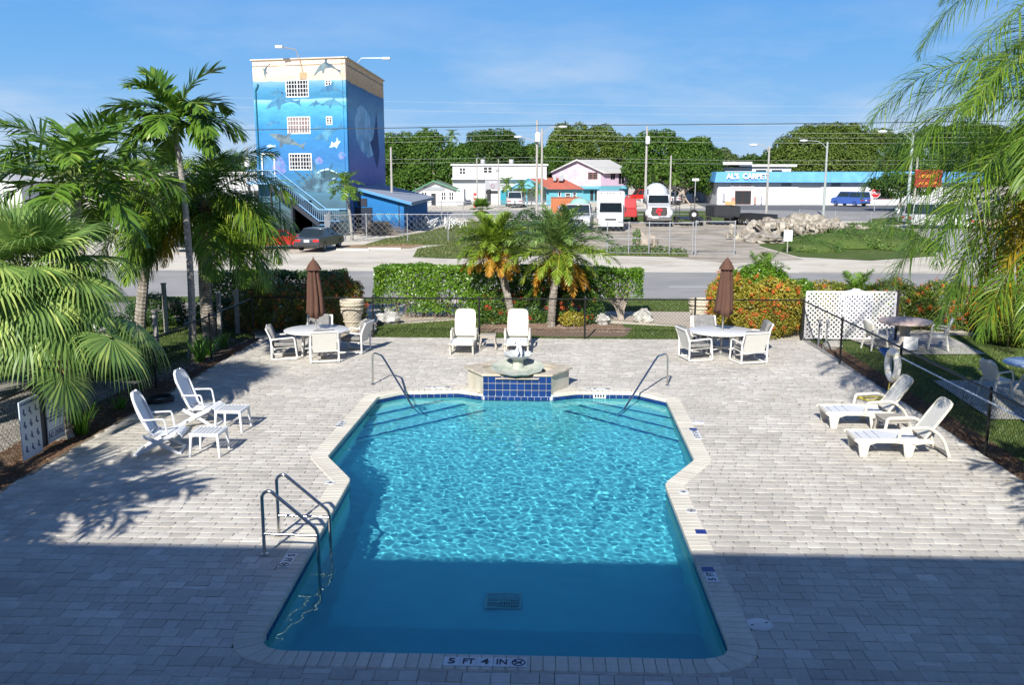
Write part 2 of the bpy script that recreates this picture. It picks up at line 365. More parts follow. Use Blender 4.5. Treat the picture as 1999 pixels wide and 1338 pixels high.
strip('palm_bed', [(-2.3, 29.4), (.1, 28.5), (2.3, 28.6), (2.7, 30.2), (1.0, 31.6), (-2.1, 32.1)], -.043, mat('bark_chips', (.24, .17, .12), .95, .4, 30, .9, 60))
# left yard (behind the left fence) and right yard
lawn('left_lawn', [(-30, 22), (-9.6, 22), (-8.9, 27.8), (-9.6, 29.8), (-14, 31), (-30, 31)])
strip('left_gravel_bed', [(-30, 12), (-9.9, 12), (-9.8, 22), (-30, 22)], -.0495, M_gravel)
strip('left_border', [(-10.3, 3), (DX0-.02, 3), (DX0-.02, 27.9), (-9.7, 27.9)], -.043, M_mulch)
strip('left_car_park', [(-30, 31), (-13.5, 31), (-12.2, 35.5), (-30, 35.5)], -.05, M_gravel)
lawn('right_lawn', [(DX1+.02, 3), (60, 3), (60, 31), (7.8, 29.2), (DX1+.02, 27.9)])
strip('right_border', [(DX1+.02, 3), (8.25, 3), (8.25, 27.6), (DX1+.02, 27.8)], -.043, M_mulch)
strip('patio_slab', [(8.87, 28.88), (10.53, 29.22), (12.18, 29.47), (12.02, 26.14), (9.46, 25.97)], -.02, M_conc)
strip('patio_slab', [(9.24, 22.73), (12.80, 22.82), (11.65, 19.00), (9.02, 19.13)], -.02, M_conc)

# grass blades near the camera: one mass
def blades(name, regions, dens, h, m, w=.012, seedn=3):
    rg = np.random.default_rng(seedn); V = []
    for poly in regions:
        xs = [p[0] for p in poly]; ys = [p[1] for p in poly]
        n = int((max(xs)-min(xs))*(max(ys)-min(ys))*dens)
        P = np.c_[rg.uniform(min(xs), max(xs), n), rg.uniform(min(ys), max(ys), n)]
        ok = np.array([inside(p, poly) for p in P]) if n else []; P = P[ok]; n = len(P)
        a = rg.uniform(0, 2*PI, n); hh = h*rg.uniform(.5, 1.3, n); ln = rg.normal(0, .5, (n, 2))*hh[:, None]
        b = np.c_[P, np.full(n, -.05)]; d = np.c_[np.cos(a), np.sin(a), np.zeros(n)]*w*rg.uniform(.6, 1.4, n)[:, None]
        V.append(np.stack([b-d, b+d, b+np.c_[ln, hh]], 1).reshape(-1, 3))
    V = np.concatenate(V); F = np.arange(len(V)).reshape(-1, 3)
    o = link(name, meshnp(name, V, F, m)); o['kind'] = 'stuff'; return o
M_blade = leafmat('grass_blade', (.07, .13, .025), (.15, .21, .05), (.28, .26, .09), rough=.5, vs=.5)
blades('grass', [[(-5.35, 27.95), (-5.75, 30.4), (-3.2, 31.6), (-2.3, 31.9), (-2.3, 29.4), (.1, 28.4), (2.3, 28.5), (2.7, 30.4), (4.4, 30.6), (4.35, 28.8), (4.3, 27.95)],
    [(1.4, 34.0), (1.4, 37.3), (9, 37.3), (9, 34.0)], [(-10.5, 22), (-9.7, 22), (-9.0, 27.8), (-9.7, 29.8), (-13, 31), (-13, 24)],
    [(8.3, 6), (13, 6), (13, 18), (15, 27), (10.6, 27.3), (9.6, 27.3), (8.3, 27.3)]], 420, .055, M_blade)
M_blade2 = leafmat('field_grass', (.09, .14, .03), (.19, .21, .07), (.33, .28, .13), rough=.6, vs=.3)
blades('field_grass', [[(-12.58, 61.94), (-11.61, 70.56), (-10.16, 77.10), (-8.35, 91.64), (1.55, 93.88), (1.13, 67.47), (-7.09, 64.33)],
    [(-7.94, 55.05), (-8.51, 60.87), (-7.05, 63.89), (0.94, 66.98), (3.33, 58.28), (-2.20, 55.28), (-5.69, 54.16)], [(3.11, 56.50), (3.73, 59.79), (8.50, 59.60), (8.10, 55.69)]], 60, .11, M_blade2, w=.03)

# ================================================================== POOL DECK
def round_poly(pts):
    out = []; n = len(pts)
    for i in range(n):
        x, y, r = pts[i]; p = Vector((x, y)); a = Vector(pts[i-1][:2]); b = Vector(pts[(i+1) % n][:2])
        if r <= 0: out.append((x, y)); continue
        d0 = (a-p).normalized(); d1 = (b-p).normalized(); ang = d0.angle(d1); t = min(r/math.tan(ang/2), (a-p).length*.45, (b-p).length*.45)
        s0 = p+d0*t; s1 = p+d1*t
        for k in range(7):
            q = k/6; out.append(tuple(s0*(1-q)**2 + p*2*q*(1-q) + s1*q*q))
    return out
POOL = round_poly([(-3.11, 9.10, .42), (1.96, 9.10, .42), (1.9, 14.72, .42), (2.57, 16.02, .14), (2.60, 20.42, 0), (1.96, 21.11, .3),
    (.62, 21.1, .15), (.06, 20.80, 0), (-1.49, 20.80, 0), (-2.05, 21.1, .15), (-3.35, 20.94, .3), (-3.83, 20.42, 0), (-3.92, 15.95, .14), (-3.25, 14.72, .42)])
M_slab = mat('joint_sand', (.20, .175, .14), .95, .25, 6, .5, 60, spec=.1)
deck = sheet('pool_deck', [(DX0-.05, DY0), (DX1+.05, DY0), (DX1+.05, DY1+.05), (DX0-.05, DY1+.05)], -.022, M_slab, holes=[offset_poly(POOL, .1)])
def pavemat(name, c1, c2, c3, amt=.10):
    m = mat(name, c1, .88, .10, 14, .35, 45, isl=amt, objr=amt, spec=.12, col2=None)
    nt = m.node_tree; N = nt.nodes; L = nt.links; p = N['Principled BSDF']; src = p.inputs['Base Color'].links[0].from_socket
    rgb = [n for n in N if n.type == 'RGB'][0]; dst = rgb.outputs[0].links[0].to_socket
    g = N.new('ShaderNodeNewGeometry'); ob = N.new('ShaderNodeObjectInfo'); ad = N.new('ShaderNodeMath'); ad.operation = 'ADD'; L.new(g.outputs['Random Per Island'], ad.inputs[0]); L.new(ob.outputs['Random'], ad.inputs[1])
    fr = N.new('ShaderNodeMath'); fr.operation = 'FRACT'; mu = N.new('ShaderNodeMath'); mu.operation = 'MULTIPLY'; mu.inputs[1].default_value = 7.31; L.new(ad.outputs[0], mu.inputs[0]); L.new(mu.outputs[0], fr.inputs[0])
    cr = N.new('ShaderNodeValToRGB'); cr.color_ramp.elements[0].color = (*c1, 1); cr.color_ramp.elements[1].color = (*c2, 1); k = cr.color_ramp.elements.new(.82); k.color = (*c1, 1); k = cr.color_ramp.elements.new(.4); k.color = (*c3, 1)
    L.new(fr.outputs[0], cr.inputs[0]); L.new(cr.outputs[0], dst)
    # broad weathering over the whole deck in world space
    tc = N.new('ShaderNodeNewGeometry'); n2 = N.new('ShaderNodeTexNoise'); n2.inputs['Scale'].default_value = .55; n2.inputs['Detail'].default_value = 8; n2.inputs['Roughness'].default_value = .65
    L.new(tc.outputs['Position'], n2.inputs[0]); r = N.new('ShaderNodeMapRange'); r.inputs[1].default_value = .3; r.inputs[2].default_value = .7; r.inputs[3].default_value = .80; r.inputs[4].default_value = 1.08; L.new(n2.outputs[0], r.inputs[0])
    x = N.new('ShaderNodeMixRGB'); x.blend_type = 'MULTIPLY'; x.inputs[0].default_value = 1; L.new(src, x.inputs[1]); L.new(r.outputs[0], x.inputs[2]); L.new(x.outputs[0], p.inputs['Base Color'])
    return m
M_paver = pavemat('tumbled_paver', (.60, .565, .50), (.65, .62, .555), (.555, .52, .455))
M_coping = pavemat('coping_stone', (.68, .64, .54), (.73, .69, .59), (.64, .60, .51), .04)
def paver_verts(x0, x1, y0, y1, z, b=.012, d=.05, jit=None):
    j = jit or (lambda: 0)
    bot = [(x0, y0), (x1, y0), (x1, y1), (x0, y1)]; top = [(x0+b, y0+b), (x1-b, y0+b), (x1-b, y1-b), (x0+b, y1-b)]
    dz = [j() for _ in range(4)]
    return [(*p, z-d) for p in bot] + [(*p, z-b*.3+q) for p, q in zip(bot, dz)] + [(*p, z+q) for p, q in zip(top, dz)]
PF = [(0, 1, 5, 4), (1, 2, 6, 5), (2, 3, 7, 6), (3, 0, 4, 7), (4, 5, 9, 8), (5, 6, 10, 9), (6, 7, 11, 10), (7, 4, 8, 11), (8, 9, 10, 11)]
outer = offset_poly(POOL, .30); over = offset_poly(POOL, .02)
rows = []; y = 7.6; rg = random.Random(3); near = []; FB = (-2.15, .72, 20.75, 22.2)
pitch = .198
V = []; F = []; cnt = 0
while y < DY1-.02:
    x = DX0 + rg.uniform(0, .1); pd = pitch
    split = rg.random() < .12
    while x < DX1-.02:
        w = rg.choice((.15, .198, .198, .29, .29, .245)); w = min(w, DX1-x)
        if w < .06: break
        xx0, xx1 = x+.003, x+w-.003
        parts = [(y+.003, y+pd-.003)]
        if rg.random() < .06 and w > .2: parts = [(y+.003, y+pd/2-.003), (y+pd/2+.003, y+pd-.003)]
        for (a, b) in parts:
            cc = [(xx0, a), (xx1, a), (xx1, b), (xx0, b)]
            mid = ((xx0+xx1)/2, (a+b)/2)
            if all(inside(c, outer) for c in cc): continue
            if any(inside(c, over) for c in cc):
                for (ha, hb) in ((xx0, mid[0]), (mid[0], xx1)):
                    for (ja, jb) in ((a, mid[1]), (mid[1], b)):
                        c4 = [(ha, ja), (hb, ja), (hb, jb), (ha, jb)]
                        if not any(inside(c, over) for c in c4) and not all(inside(c, outer) for c in c4): near.append(((ha+hb)/2, (ja+jb)/2, hb-ha, jb-ja, 0, 0))
                continue
            near.append((mid[0], mid[1], xx1-xx0, b-a, rg.uniform(-.0025, .0025), rg.uniform(-.012, .012)))
        x += w
    y += pd
def visible(p): return abs((p[0]+0.0)/p[1] + .04) < .52
near.sort(key=lambda p: (0 if visible(p) and p[1] > 9.05 else 1, p[1]))
pm = {}
for i, (cx_, cy_, w, d, z, rz) in enumerate(near):
    if i < 296:
        k = (round(w, 3), round(d, 3))
        if k not in pm:
            q = MB(); q.add(paver_verts(-w/2, w/2, -d/2, d/2, 0, .007), PF); pm[k] = q.mesh('paver', M_paver)
        o = link('paver', pm[k], deck, (cx_, cy_, z), (rg.uniform(-.012, .012), rg.uniform(-.012, .012), rz))
    else:
        jt = lambda: rg.uniform(-.0022, .0022)
        vs = paver_verts(-w/2, w/2, -d/2, d/2, z, .007, .04, jt); c, s = math.cos(rz), math.sin(rz); b = len(V)
        V += [(cx_+c*p[0]-s*p[1], cy_+s*p[0]+c*p[1], p[2]) for p in vs]; F += [tuple(b+t for t in f) for f in PF]
o = link('paving', meshnp('paving', V, F, M_paver), deck); o['kind'] = 'stuff'
# ------------------------------------------------------------------ basin
def poolmat():
    m = bpy.data.materials.new('pool_plaster'); m.use_nodes = True; nt = m.node_tree; N = nt.nodes; L = nt.links; p = N['Principled BSDF']
    p.inputs['Roughness'].default_value = .9; p.inputs['Specular IOR Level'].default_value = 0
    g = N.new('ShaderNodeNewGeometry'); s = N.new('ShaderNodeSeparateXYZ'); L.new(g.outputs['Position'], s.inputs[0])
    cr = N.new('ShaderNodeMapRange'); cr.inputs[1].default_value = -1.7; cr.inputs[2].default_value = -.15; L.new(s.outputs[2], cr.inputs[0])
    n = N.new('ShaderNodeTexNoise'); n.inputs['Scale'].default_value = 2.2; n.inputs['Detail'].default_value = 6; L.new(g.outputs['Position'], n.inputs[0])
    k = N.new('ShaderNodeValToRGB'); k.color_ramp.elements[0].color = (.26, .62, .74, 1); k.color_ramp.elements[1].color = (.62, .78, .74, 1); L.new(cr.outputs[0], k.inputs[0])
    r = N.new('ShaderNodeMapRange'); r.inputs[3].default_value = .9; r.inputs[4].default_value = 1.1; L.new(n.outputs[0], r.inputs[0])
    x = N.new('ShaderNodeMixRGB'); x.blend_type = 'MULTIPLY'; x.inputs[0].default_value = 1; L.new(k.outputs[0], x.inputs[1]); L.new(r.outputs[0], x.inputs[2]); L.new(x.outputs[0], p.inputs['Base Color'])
    return m
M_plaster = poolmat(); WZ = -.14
M_btile = mat('blue_tile', (.008, .034, .15), .28, .10, 8, isl=.18, objr=.22, spec=.5)
M_grout = mat('white_grout', (.55, .56, .55), .8, .1, 12)
def floor_z(y): return -1.72 + min(1, max(0, (y-11)/9.5))*.72
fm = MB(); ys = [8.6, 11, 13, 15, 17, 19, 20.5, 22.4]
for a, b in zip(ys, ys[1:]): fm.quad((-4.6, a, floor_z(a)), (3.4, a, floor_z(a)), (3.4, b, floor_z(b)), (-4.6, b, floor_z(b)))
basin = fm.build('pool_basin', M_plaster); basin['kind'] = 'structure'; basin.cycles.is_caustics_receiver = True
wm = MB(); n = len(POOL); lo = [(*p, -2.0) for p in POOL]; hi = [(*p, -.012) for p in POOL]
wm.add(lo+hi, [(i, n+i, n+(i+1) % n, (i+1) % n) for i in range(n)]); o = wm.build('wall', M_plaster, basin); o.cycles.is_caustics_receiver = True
# corner steps with dark blue nosing lines
M_line = mat('nosing_tile', (.012, .05, .22), .4, .1, 5)
def corner_steps(lines, side):
    for i, (a, b, zt) in enumerate(lines):
        a = Vector((*a, 0)); b = Vector((*b, 0)); d = (b-a).normalized(); nrm = Vector((-d.y, d.x, 0)) * (1 if side < 0 else -1)
        if nrm.y < 0: nrm = -nrm
        m = MB(); far_ = 2.6
        q = [a-d*.6, b+d*.9, b+d*.9+nrm*far_, a-d*.6+nrm*far_]
        zb = floor_z(20)-.3
        m.prism([(p.x, p.y) for p in (q if d.cross(nrm).z > 0 else q[::-1])], zb, zt)
        m.M = Matrix()
        o = m.build('step', M_plaster, basin); o.cycles.is_caustics_receiver = True
        k = MB(); c = (a+b)/2; k.box((c.x-nrm.x*.003, c.y-nrm.y*.003, zt-.018), ((b-a).length+.2, .055, .045), rz=math.atan2(d.y, d.x)); k.build('nosing', M_line, o).cycles.is_caustics_receiver = True
corner_steps([((-3.86, 19.55), (-2.5, 20.95), -.40), ((-3.86, 18.95), (-2.0, 20.87), -.64), ((-3.86, 18.3), (-1.5, 20.6), -.86)], -1)
corner_steps([((2.6, 19.65), (1.05, 20.95), -.40), ((2.6, 19.05), (.75, 20.87), -.64), ((2.6, 18.4), (.45, 20.6), -.86)], 1)
g = MB()
gx, gy = -.60, 12.05; gz = floor_z(gy)+.02
g.box((gx, gy-.20, gz), (.50, .03, .03)); g.box((gx, gy+.20, gz), (.50, .03, .03)); g.box((gx-.235, gy, gz), (.03, .37, .03)); g.box((gx+.235, gy, gz), (.03, .37, .03))
for i in range(15): g.box((gx-.21+i*.03, gy, gz-.004), (.012, .37, .012))
for i in range(4): g.box((gx, gy-.11+i*.073, gz-.002), (.44, .014, .016))
dr = g.build('drain_grate', mat('pale_plastic', (.5, .62, .62), .5, .05), basin)
g = MB(); g.box((gx, gy, gz-.018), (.47, .37, .006)); g.build('drain_pit', mat('drain_dark', (.01, .02, .03), .8, 0), basin)
# ------------------------------------------------------------------ water: a rippled surface
def watermat():
    m = bpy.data.materials.new('pool_water'); m.use_nodes = True; nt = m.node_tree; N = nt.nodes; L = nt.links
    N.remove(N['Principled BSDF'])
    gl = N.new('ShaderNodeBsdfGlass'); gl.inputs['IOR'].default_value = 1.333; gl.inputs['Roughness'].default_value = 0; gl.inputs['Color'].default_value = (.54, .90, .93, 1)
    L.new(gl.outputs[0], N['Material Output'].inputs[0])
    return m
M_water = watermat()
nx, ny = 440, 740
X = np.linspace(-4.25, 2.95, nx); Y = np.linspace(9.0, 21.6, ny); XX, YY = np.meshgrid(X, Y)
rw = np.random.default_rng(5); Zz = np.zeros_like(XX)
for k in range(90):
    lam = float(np.exp(rw.uniform(np.log(.09), np.log(.42)))); th = rw.uniform(0, 2*PI) if k % 3 else rw.normal(1.1, .5)
    kk = 2*PI/lam; ph = rw.uniform(0, 2*PI); amp = .00052*lam
    cal_ = .45 + .55*np.clip((YY-10.8)/3.5, 0, 1)       # calmer towards the near end
    px = XX + .12*np.sin(YY*1.7+k); py = YY + .12*np.sin(XX*2.1-k)
    Zz += amp*cal_*np.sin(kk*(np.cos(th)*px+np.sin(th)*py)+ph)
Vw = np.c_[XX.ravel(), YY.ravel(), (Zz+WZ).ravel()]
I = (np.arange(ny-1)[:, None]*nx+np.arange(nx-1)[None, :]).ravel(); Fw = np.c_[I, I+1, I+nx+1, I+nx]
wat = link('water', meshnp('water', Vw, Fw, M_water, True)); wat['kind'] = 'structure'; wat.cycles.is_caustics_caster = True
# ------------------------------------------------------------------ coping stones and waterline tiles
def walk(poly, step):
    """stations along a closed polygon: (point, tangent) at even steps"""
    P = [Vector(p) for p in poly]; n = len(P); seg = [(P[(i+1) % n]-P[i]).length for i in range(n)]; T = sum(seg); k = round(T/step); out = []; i = 0; acc = 0
    for s in range(k+1):
        d = T*s/k
        while i < n-1 and acc+seg[i] < d-1e-9: acc += seg[i]; i += 1
        t = (d-acc)/seg[i] if seg[i] else 0; out.append((P[i].lerp(P[(i+1) % n], min(1, t)), (P[(i+1) % n]-P[i]).normalized()))
    return out
cop = MB().build('pool_coping', M_coping); cop['kind'] = 'structure'
st = walk(POOL, .128); nrm = []
for i, (p, t) in enumerate(st):
    a = st[i-1 if i else -2][0]; b = st[(i+1) if i+1 < len(st) else 1][0]; d = (b-a).normalized(); nrm.append(Vector((d.y, -d.x)))
for i in range(len(st)-1):
    p, q = st[i][0], st[i+1][0]; m_ = (p+q)/2
    if FB[0]+.55 < m_.x < FB[1]-.55 and m_.y > 20.5: continue
    a, b = p-nrm[i]*.025, q-nrm[i+1]*.025; c, d = q+nrm[i+1]*.285, p+nrm[i]*.285
    cen = (a+b+c+d)/4; e = .0018
    def sh(v, o): return v+(o-v).normalized()*e
    A_, B_, C_, D_ = sh(a, b), sh(b, a), sh(c, d), sh(d, c)
    def ins(v, k=.012):
        w = cen-v; return v+w.normalized()*k
    z = .012+rg.uniform(-.0015, .0015)
    q8 = [A_, B_, C_, D_]
    vs = [(v.x, v.y, z-.075) for v in q8] + [(v.x, v.y, z-.012) for v in q8] + [(ins(v).x, ins(v).y, z) for v in q8]
    mb = MB(); mb.add([(v[0]-cen.x, v[1]-cen.y, v[2]) for v in vs], PF + [(3, 2, 1, 0)]); o = mb.build('coping_stone', M_coping, cop, loc=(cen.x, cen.y, 0))
tb = MB(); tb.box((0, 0, 0), (.141, .012, .141)); tmesh = tb.mesh('waterline_tile', M_btile)
ST = walk(POOL, .149)
gm = MB(); ring = offset_poly(POOL, -.004); n = len(ring); gm.add([(*p, -.20) for p in ring]+[(*p, -.055) for p in ring], [(i, n+i, n+(i+1) % n, (i+1) % n) for i in range(n)]); gm.build('grout', M_grout, cop)
for i in range(len(ST)-1):
    p, q = ST[i][0], ST[i+1][0]; d = (q-p); m_ = (p+q)/2; nn = Vector((-d.y, d.x)).normalized()
    if m_.y < 9.6: continue
    link('waterline_tile', tmesh, cop, (m_.x+nn.x*.007, m_.y+nn.y*.007, -.131), (0, 0, math.atan2(d.y, d.x)))
# depth markers
M_mark = mat('marker_tile', (.72, .73, .72), .35, .06, 8); M_ink = mat('marker_ink', (.02, .025, .04), .5, 0)
M_bink = mat('marker_blue_tile', (.015, .03, .20), .4, .1, 6)
def nodive(r, m):
    k = MB(); k.lathe([(r, 0), (r, .0025), (r-.011, .0025), (r-.011, 0), (r, 0)], 24, cap=False); a = r*.68
    k.box((0, 0, .0015), (2*a+.01, .010, .003), rz=PI/4); k.box((0, 0, .0025), (2*a+.01, .007, .003), rz=-PI/4)
    k.box((.0, -.01, .003), (.06, .012, .002), rz=.35); k.lathe([(.011, 0), (.011, .004)], 8, c=(-.035, .012, 0)); return k.mesh('no_diving_symbol', m)
ND = nodive(.062, M_ink)
tm = MB(); tm.box((0, 0, 0), (.146, .146, .008)); MT = tm.mesh('depth_marker', M_mark); tm2 = MB(); tm2.box((0, 0, 0), (.146, .146, .008)); MTB = tm2.mesh('blue_marker', M_bink)
tcache = {}
def markers(items, start, ang, z=.0165, size=.105, k=.150):
    """run of tiles that reads along ang"""
    for i, t in enumerate(items):
        x = start[0]+math.cos(ang)*k*i; y = start[1]+math.sin(ang)*k*i
        o = link('depth_marker', MTB if t == 'B' else MT, cop, (x, y, z), (0, 0, ang)); o.scale = (k/.15, k/.15, 1)
        if t == 'B' or t == '': continue
        if t == 'X': link('no_diving_symbol', ND, o, (0, 0, .0045)); continue
        if t not in tcache: tcache[t] = text_mesh(t, size*1.22, M_ink, 'lettering', ext=.0015, bold=.0028)
        q_ = link('lettering', tcache[t], o, (0, 0, .0055)); q_.scale = (.8 if len(t) > 1 else 1.15, 1, 1)
markers(['5', 'FT', '4', 'IN', 'X'], (-.98, 8.955), 0, k=.172)
markers(['5', 'FT', 'X'], (-3.36, 11.57), -PI/2-.02)
markers(['5', 'FT', 'B'], (2.03, 11.05), PI/2+.02)
markers(['B'], (2.13, 12.63), PI/2); markers(['X'], (2.12, 13.45), PI/2); markers(['4'], (2.12, 14.28), PI/2)
markers(['3', 'FT', '5', 'IN', 'B'], (2.81, 17.35), PI/2)
markers(['4', 'FT', 'X'], (-4.13, 18.2), -PI/2); markers(['4'], (-3.52, 14.5), -PI/2); markers(['X'], (-3.52, 12.95), -PI/2)
markers(['X', '', '3', 'FT'], (-2.35, 21.32), PI); markers(['X', '', '3', 'FT'], (1.35, 21.32), PI)
o = link('depth_marker', MT, cop, (-2.62, 21.075, -.085), (PI/2, 0, 0)); o.scale = (2.0, .95, 1)
o2 = link('lettering', text_mesh('3  FT', .13, M_ink, ext=.0015, bold=.003), o, (0, 0, .0055)); o2.scale = (.5, 1, 1)
o = link('depth_marker', MT, cop, (1.15, 21.075, -.085), (PI/2, 0, 0)); o.scale = (2.0, .9, 1)
k = MB(); [k.box((-.045+i*.03, -.005, .005), (.02, .07, .003)) for i in range(4)]; k.build('lettering', M_ink, o)
# skimmer lids
M_lid = mat('white_lid', (.70, .69, .66), .5, .08, 4)
for i, (p, lab) in enumerate((((2.36, 9.92), 'round white skimmer lid in the shaded paving beside the near right pool corner'), ((2.98, 18.53), 'round white skimmer lid in sunlit paving beside the far right pool wall'))):
    t = thing('skimmer_lid', lab, 'skimmer lid', (*p, .002)); k = MB(); k.lathe([(.135, -.01), (.135, .006), (.128, .010), (0, .010)], 28); k.build('lid', M_lid, t, smooth=True)
    k = MB(); k.lathe([(.15, -.01), (.15, .004), (.137, .004), (.137, -.01), (.15, -.01)], 28, cap=False); k.build('ring', M_lid, t); 
    for s in (-1, 1): k = MB(); k.box((s*.085, s*.03, .0115), (.035, .014, .004), rz=.6); k.build('finger_slot', M_ink, t)
# ------------------------------------------------------------------ rails and ladder
M_steel = mat('stainless_steel', (.62, .60, .56), .16, .05, 5, metal=1)
def arc3(pts, rads, n=6):
    P = [Vector(p) for p in pts]; out = [P[0]]
    for i in range(1, len(P)-1):
        a, b, c = P[i-1], P[i], P[i+1]; d0 = (a-b).normalized(); d1 = (c-b).normalized(); t = min(rads[i-1], (a-b).length*.48, (c-b).length*.48); s0, s1 = b+d0*t, b+d1*t
        for k in range(n+1): q = k/n; out.append(s0*(1-q)**2+b*2*q*(1-q)+s1*q*q)
    return out+[P[-1]]
def flange(parent, p):
    k = MB(); k.lathe([(.055, 0), (.055, .006), (.03, .016), (.026, .03)], 16, c=p); k.build('flange', M_steel, parent, smooth=True)
lad = thing('pool_ladder', 'stainless steel pool ladder at the left of the pool on the shadow line', 'ladder', (-3.72, 11.94))
for yy in (-.33, .34):
    m = MB(); m.tube(arc3([(0, yy, 0), (0, yy, .84), (.10, yy, .90), (.72, yy, .36), (.72, yy, -1.35)], [.14, .12, .09, .1]), .0235, 10); m.build('rail', M_steel, lad, smooth=True)
    m = MB(); m.tube([(0, yy, .30), (.72, yy, .28)], .02, 8); m.build('brace', M_steel, lad, smooth=True); flange(lad, (0, yy, .014))
for zz in (-.38, -.66, -.94): m = MB(); m.box((.74, .005, zz), (.09, .66, .03)); m.build('tread', mat('tread', (.55, .6, .62), .5), lad, bevel=.006)
def handrail(base, foot, lab):
    b = Vector((*base, 0)); f = Vector((*foot, 0)); t = thing('pool_handrail', lab, 'handrail', tuple(b)); d = f-b
    m = MB(); m.tube(arc3([(0, 0, 0), (d.x*.01, d.y*.01, .70), (d.x*.06, d.y*.06, .78), (d.x*.24, d.y*.24, .78), (d.x*.34, d.y*.34, .66), (d.x, d.y, -.22), (d.x*1.12, d.y*1.12, -.42)], [.1, .06, .05, .08, .3]), .023, 10)
    m.build('rail', M_steel, t, smooth=True); flange(t, (0, 0, .002)); return t
handrail((-4.15, 21.64), (-2.89, 19.91), 'curved steel handrail over the far left corner steps of the pool')
handrail((2.77, 21.81), (1.57, 20.00), 'curved steel handrail over the far right corner steps of the pool')
# ------------------------------------------------------------------ fountain
M_cast = mat('cast_stone', (.46, .48, .41), .8, .14, 9, .5, 30, col2=(.28, .34, .27), c2s=5, c2r=(.48, .66))
M_stucco = mat('cream_stucco', (.60, .56, .46), .85, .1, 6, .3, 40, col2=(.5, .46, .36), c2s=3)
M_cap = mat('cap_stone', (.52, .46, .36), .8, .16, 5, .4, 30, col2=(.42, .36, .28), c2s=4)
fo = thing('fountain', 'scallop shell fountain with seated cherub on blue tiled wall at pool end', 'fountain', (-.72, 20.80))
ZT = .41
body = [(-.77, 0.012), (.77, 0.012), (1.18, .86), (.62, 1.42), (-.62, 1.42), (-1.18, .86)]
m = MB(); mm = [(p[0], p[1]) for p in body]
inn = [(-.60, .20), (.60, .20), (.88, .82), (.48, 1.22), (-.48, 1.22), (-.88, .82)]; n = 6
vs = [(*p, -.35) for p in body]+[(*p, ZT) for p in body]+[(*p, ZT) for p in inn]+[(*p, .18) for p in inn]
m.add(vs, [(i, (i+1) % n, n+(i+1) % n, n+i) for i in range(n)]+[(n+i, n+(i+1) % n, 2*n+(i+1) % n, 2*n+i) for i in range(n)]+[(2*n+i, 2*n+(i+1) % n, 3*n+(i+1) % n, 3*n+i) for i in range(n)]); m.build('wall', M_stucco, fo)
m = MB(); m.poly([(*p, .24) for p in inn]); m.build('basin_water', mat('fountain_water', (.02, .05, .06), .05, .05, 3), fo)
capo = [(-.80, -.03), (.80, -.03), (1.27, .86), (.66, 1.50), (-.66, 1.50), (-1.27, .86)]
for i in range(6):
    a, b = Vector(capo[i]), Vector(capo[(i+1) % 6]); c, d = Vector(inn[(i+1) % 6]), Vector(inn[i])
    segs = [(0, .27), (.73, 1)] if i == 0 else [(0, .5), (.5, 1)]
    for (s, e) in segs:
        q = [a.lerp(b, s+.004), a.lerp(b, e-.004), d.lerp(c, e-.004), d.lerp(c, s+.004)]
        k = MB(); k.prism([tuple(v) for v in q], ZT+.002, ZT+.055); k.build('cap_stone', M_cap, fo, bevel=.008)
k = MB(); k.box((0, -.02, ZT-.045), (.98, .10, .022)); k.build('spill_lip', M_cap, fo, bevel=.004)
tw = .163; k = MB(); k.box((0, 0, 0), (tw-.008, .014, .140)); ft = k.mesh('tile', M_btile)
k = MB(); k.box((0, 0, 0), (.110, .014, .140)); ft2 = k.mesh('tile', M_btile)
for j in range(4):
    z = ZT-.085-j*.155
    for i in range(8): link('tile', ft, fo, (-.5705+i*tw, .005+rg.uniform(-.001, .001), z), (0, 0, rg.uniform(-.004, .004)))
    for sx_ in (-1, 1): link('tile', ft2, fo, (sx_*.711, .005, z))
def shell(R_, H_, n=11, flute=.10):
    def wob(a, z): return 1 + flute*(z/H_)*abs(math.cos(a*n/2))
    m = MB(); m.lathe([(R_*.25, 0), (R_*.55, H_*.18), (R_*.85, H_*.55), (R_, H_), (R_*.95, H_), (R_*.78, H_*.6), (R_*.5, H_*.32), (0, H_*.25)], 44, wob=wob); return m
m = shell(.58, .13, 11, .07); m.build('large_shell', M_cast, fo, smooth=True, loc=(0, .40, ZT+.02), rot=(R(8), 0, 0))
m = MB(); m.lathe([(.16, 0), (.13, .08), (.12, .2), (.15, .26)], 18); m.build('stem', M_cast, fo, smooth=True, loc=(0, .62, ZT+.04))
m = shell(.31, .13, 9, .15); m.build('upper_shell', mat('pale_cast', (.50, .52, .50), .8, .14, 9, .4, 30), fo, smooth=True, loc=(0, .60, ZT+.28), rot=(R(4), 0, 0))
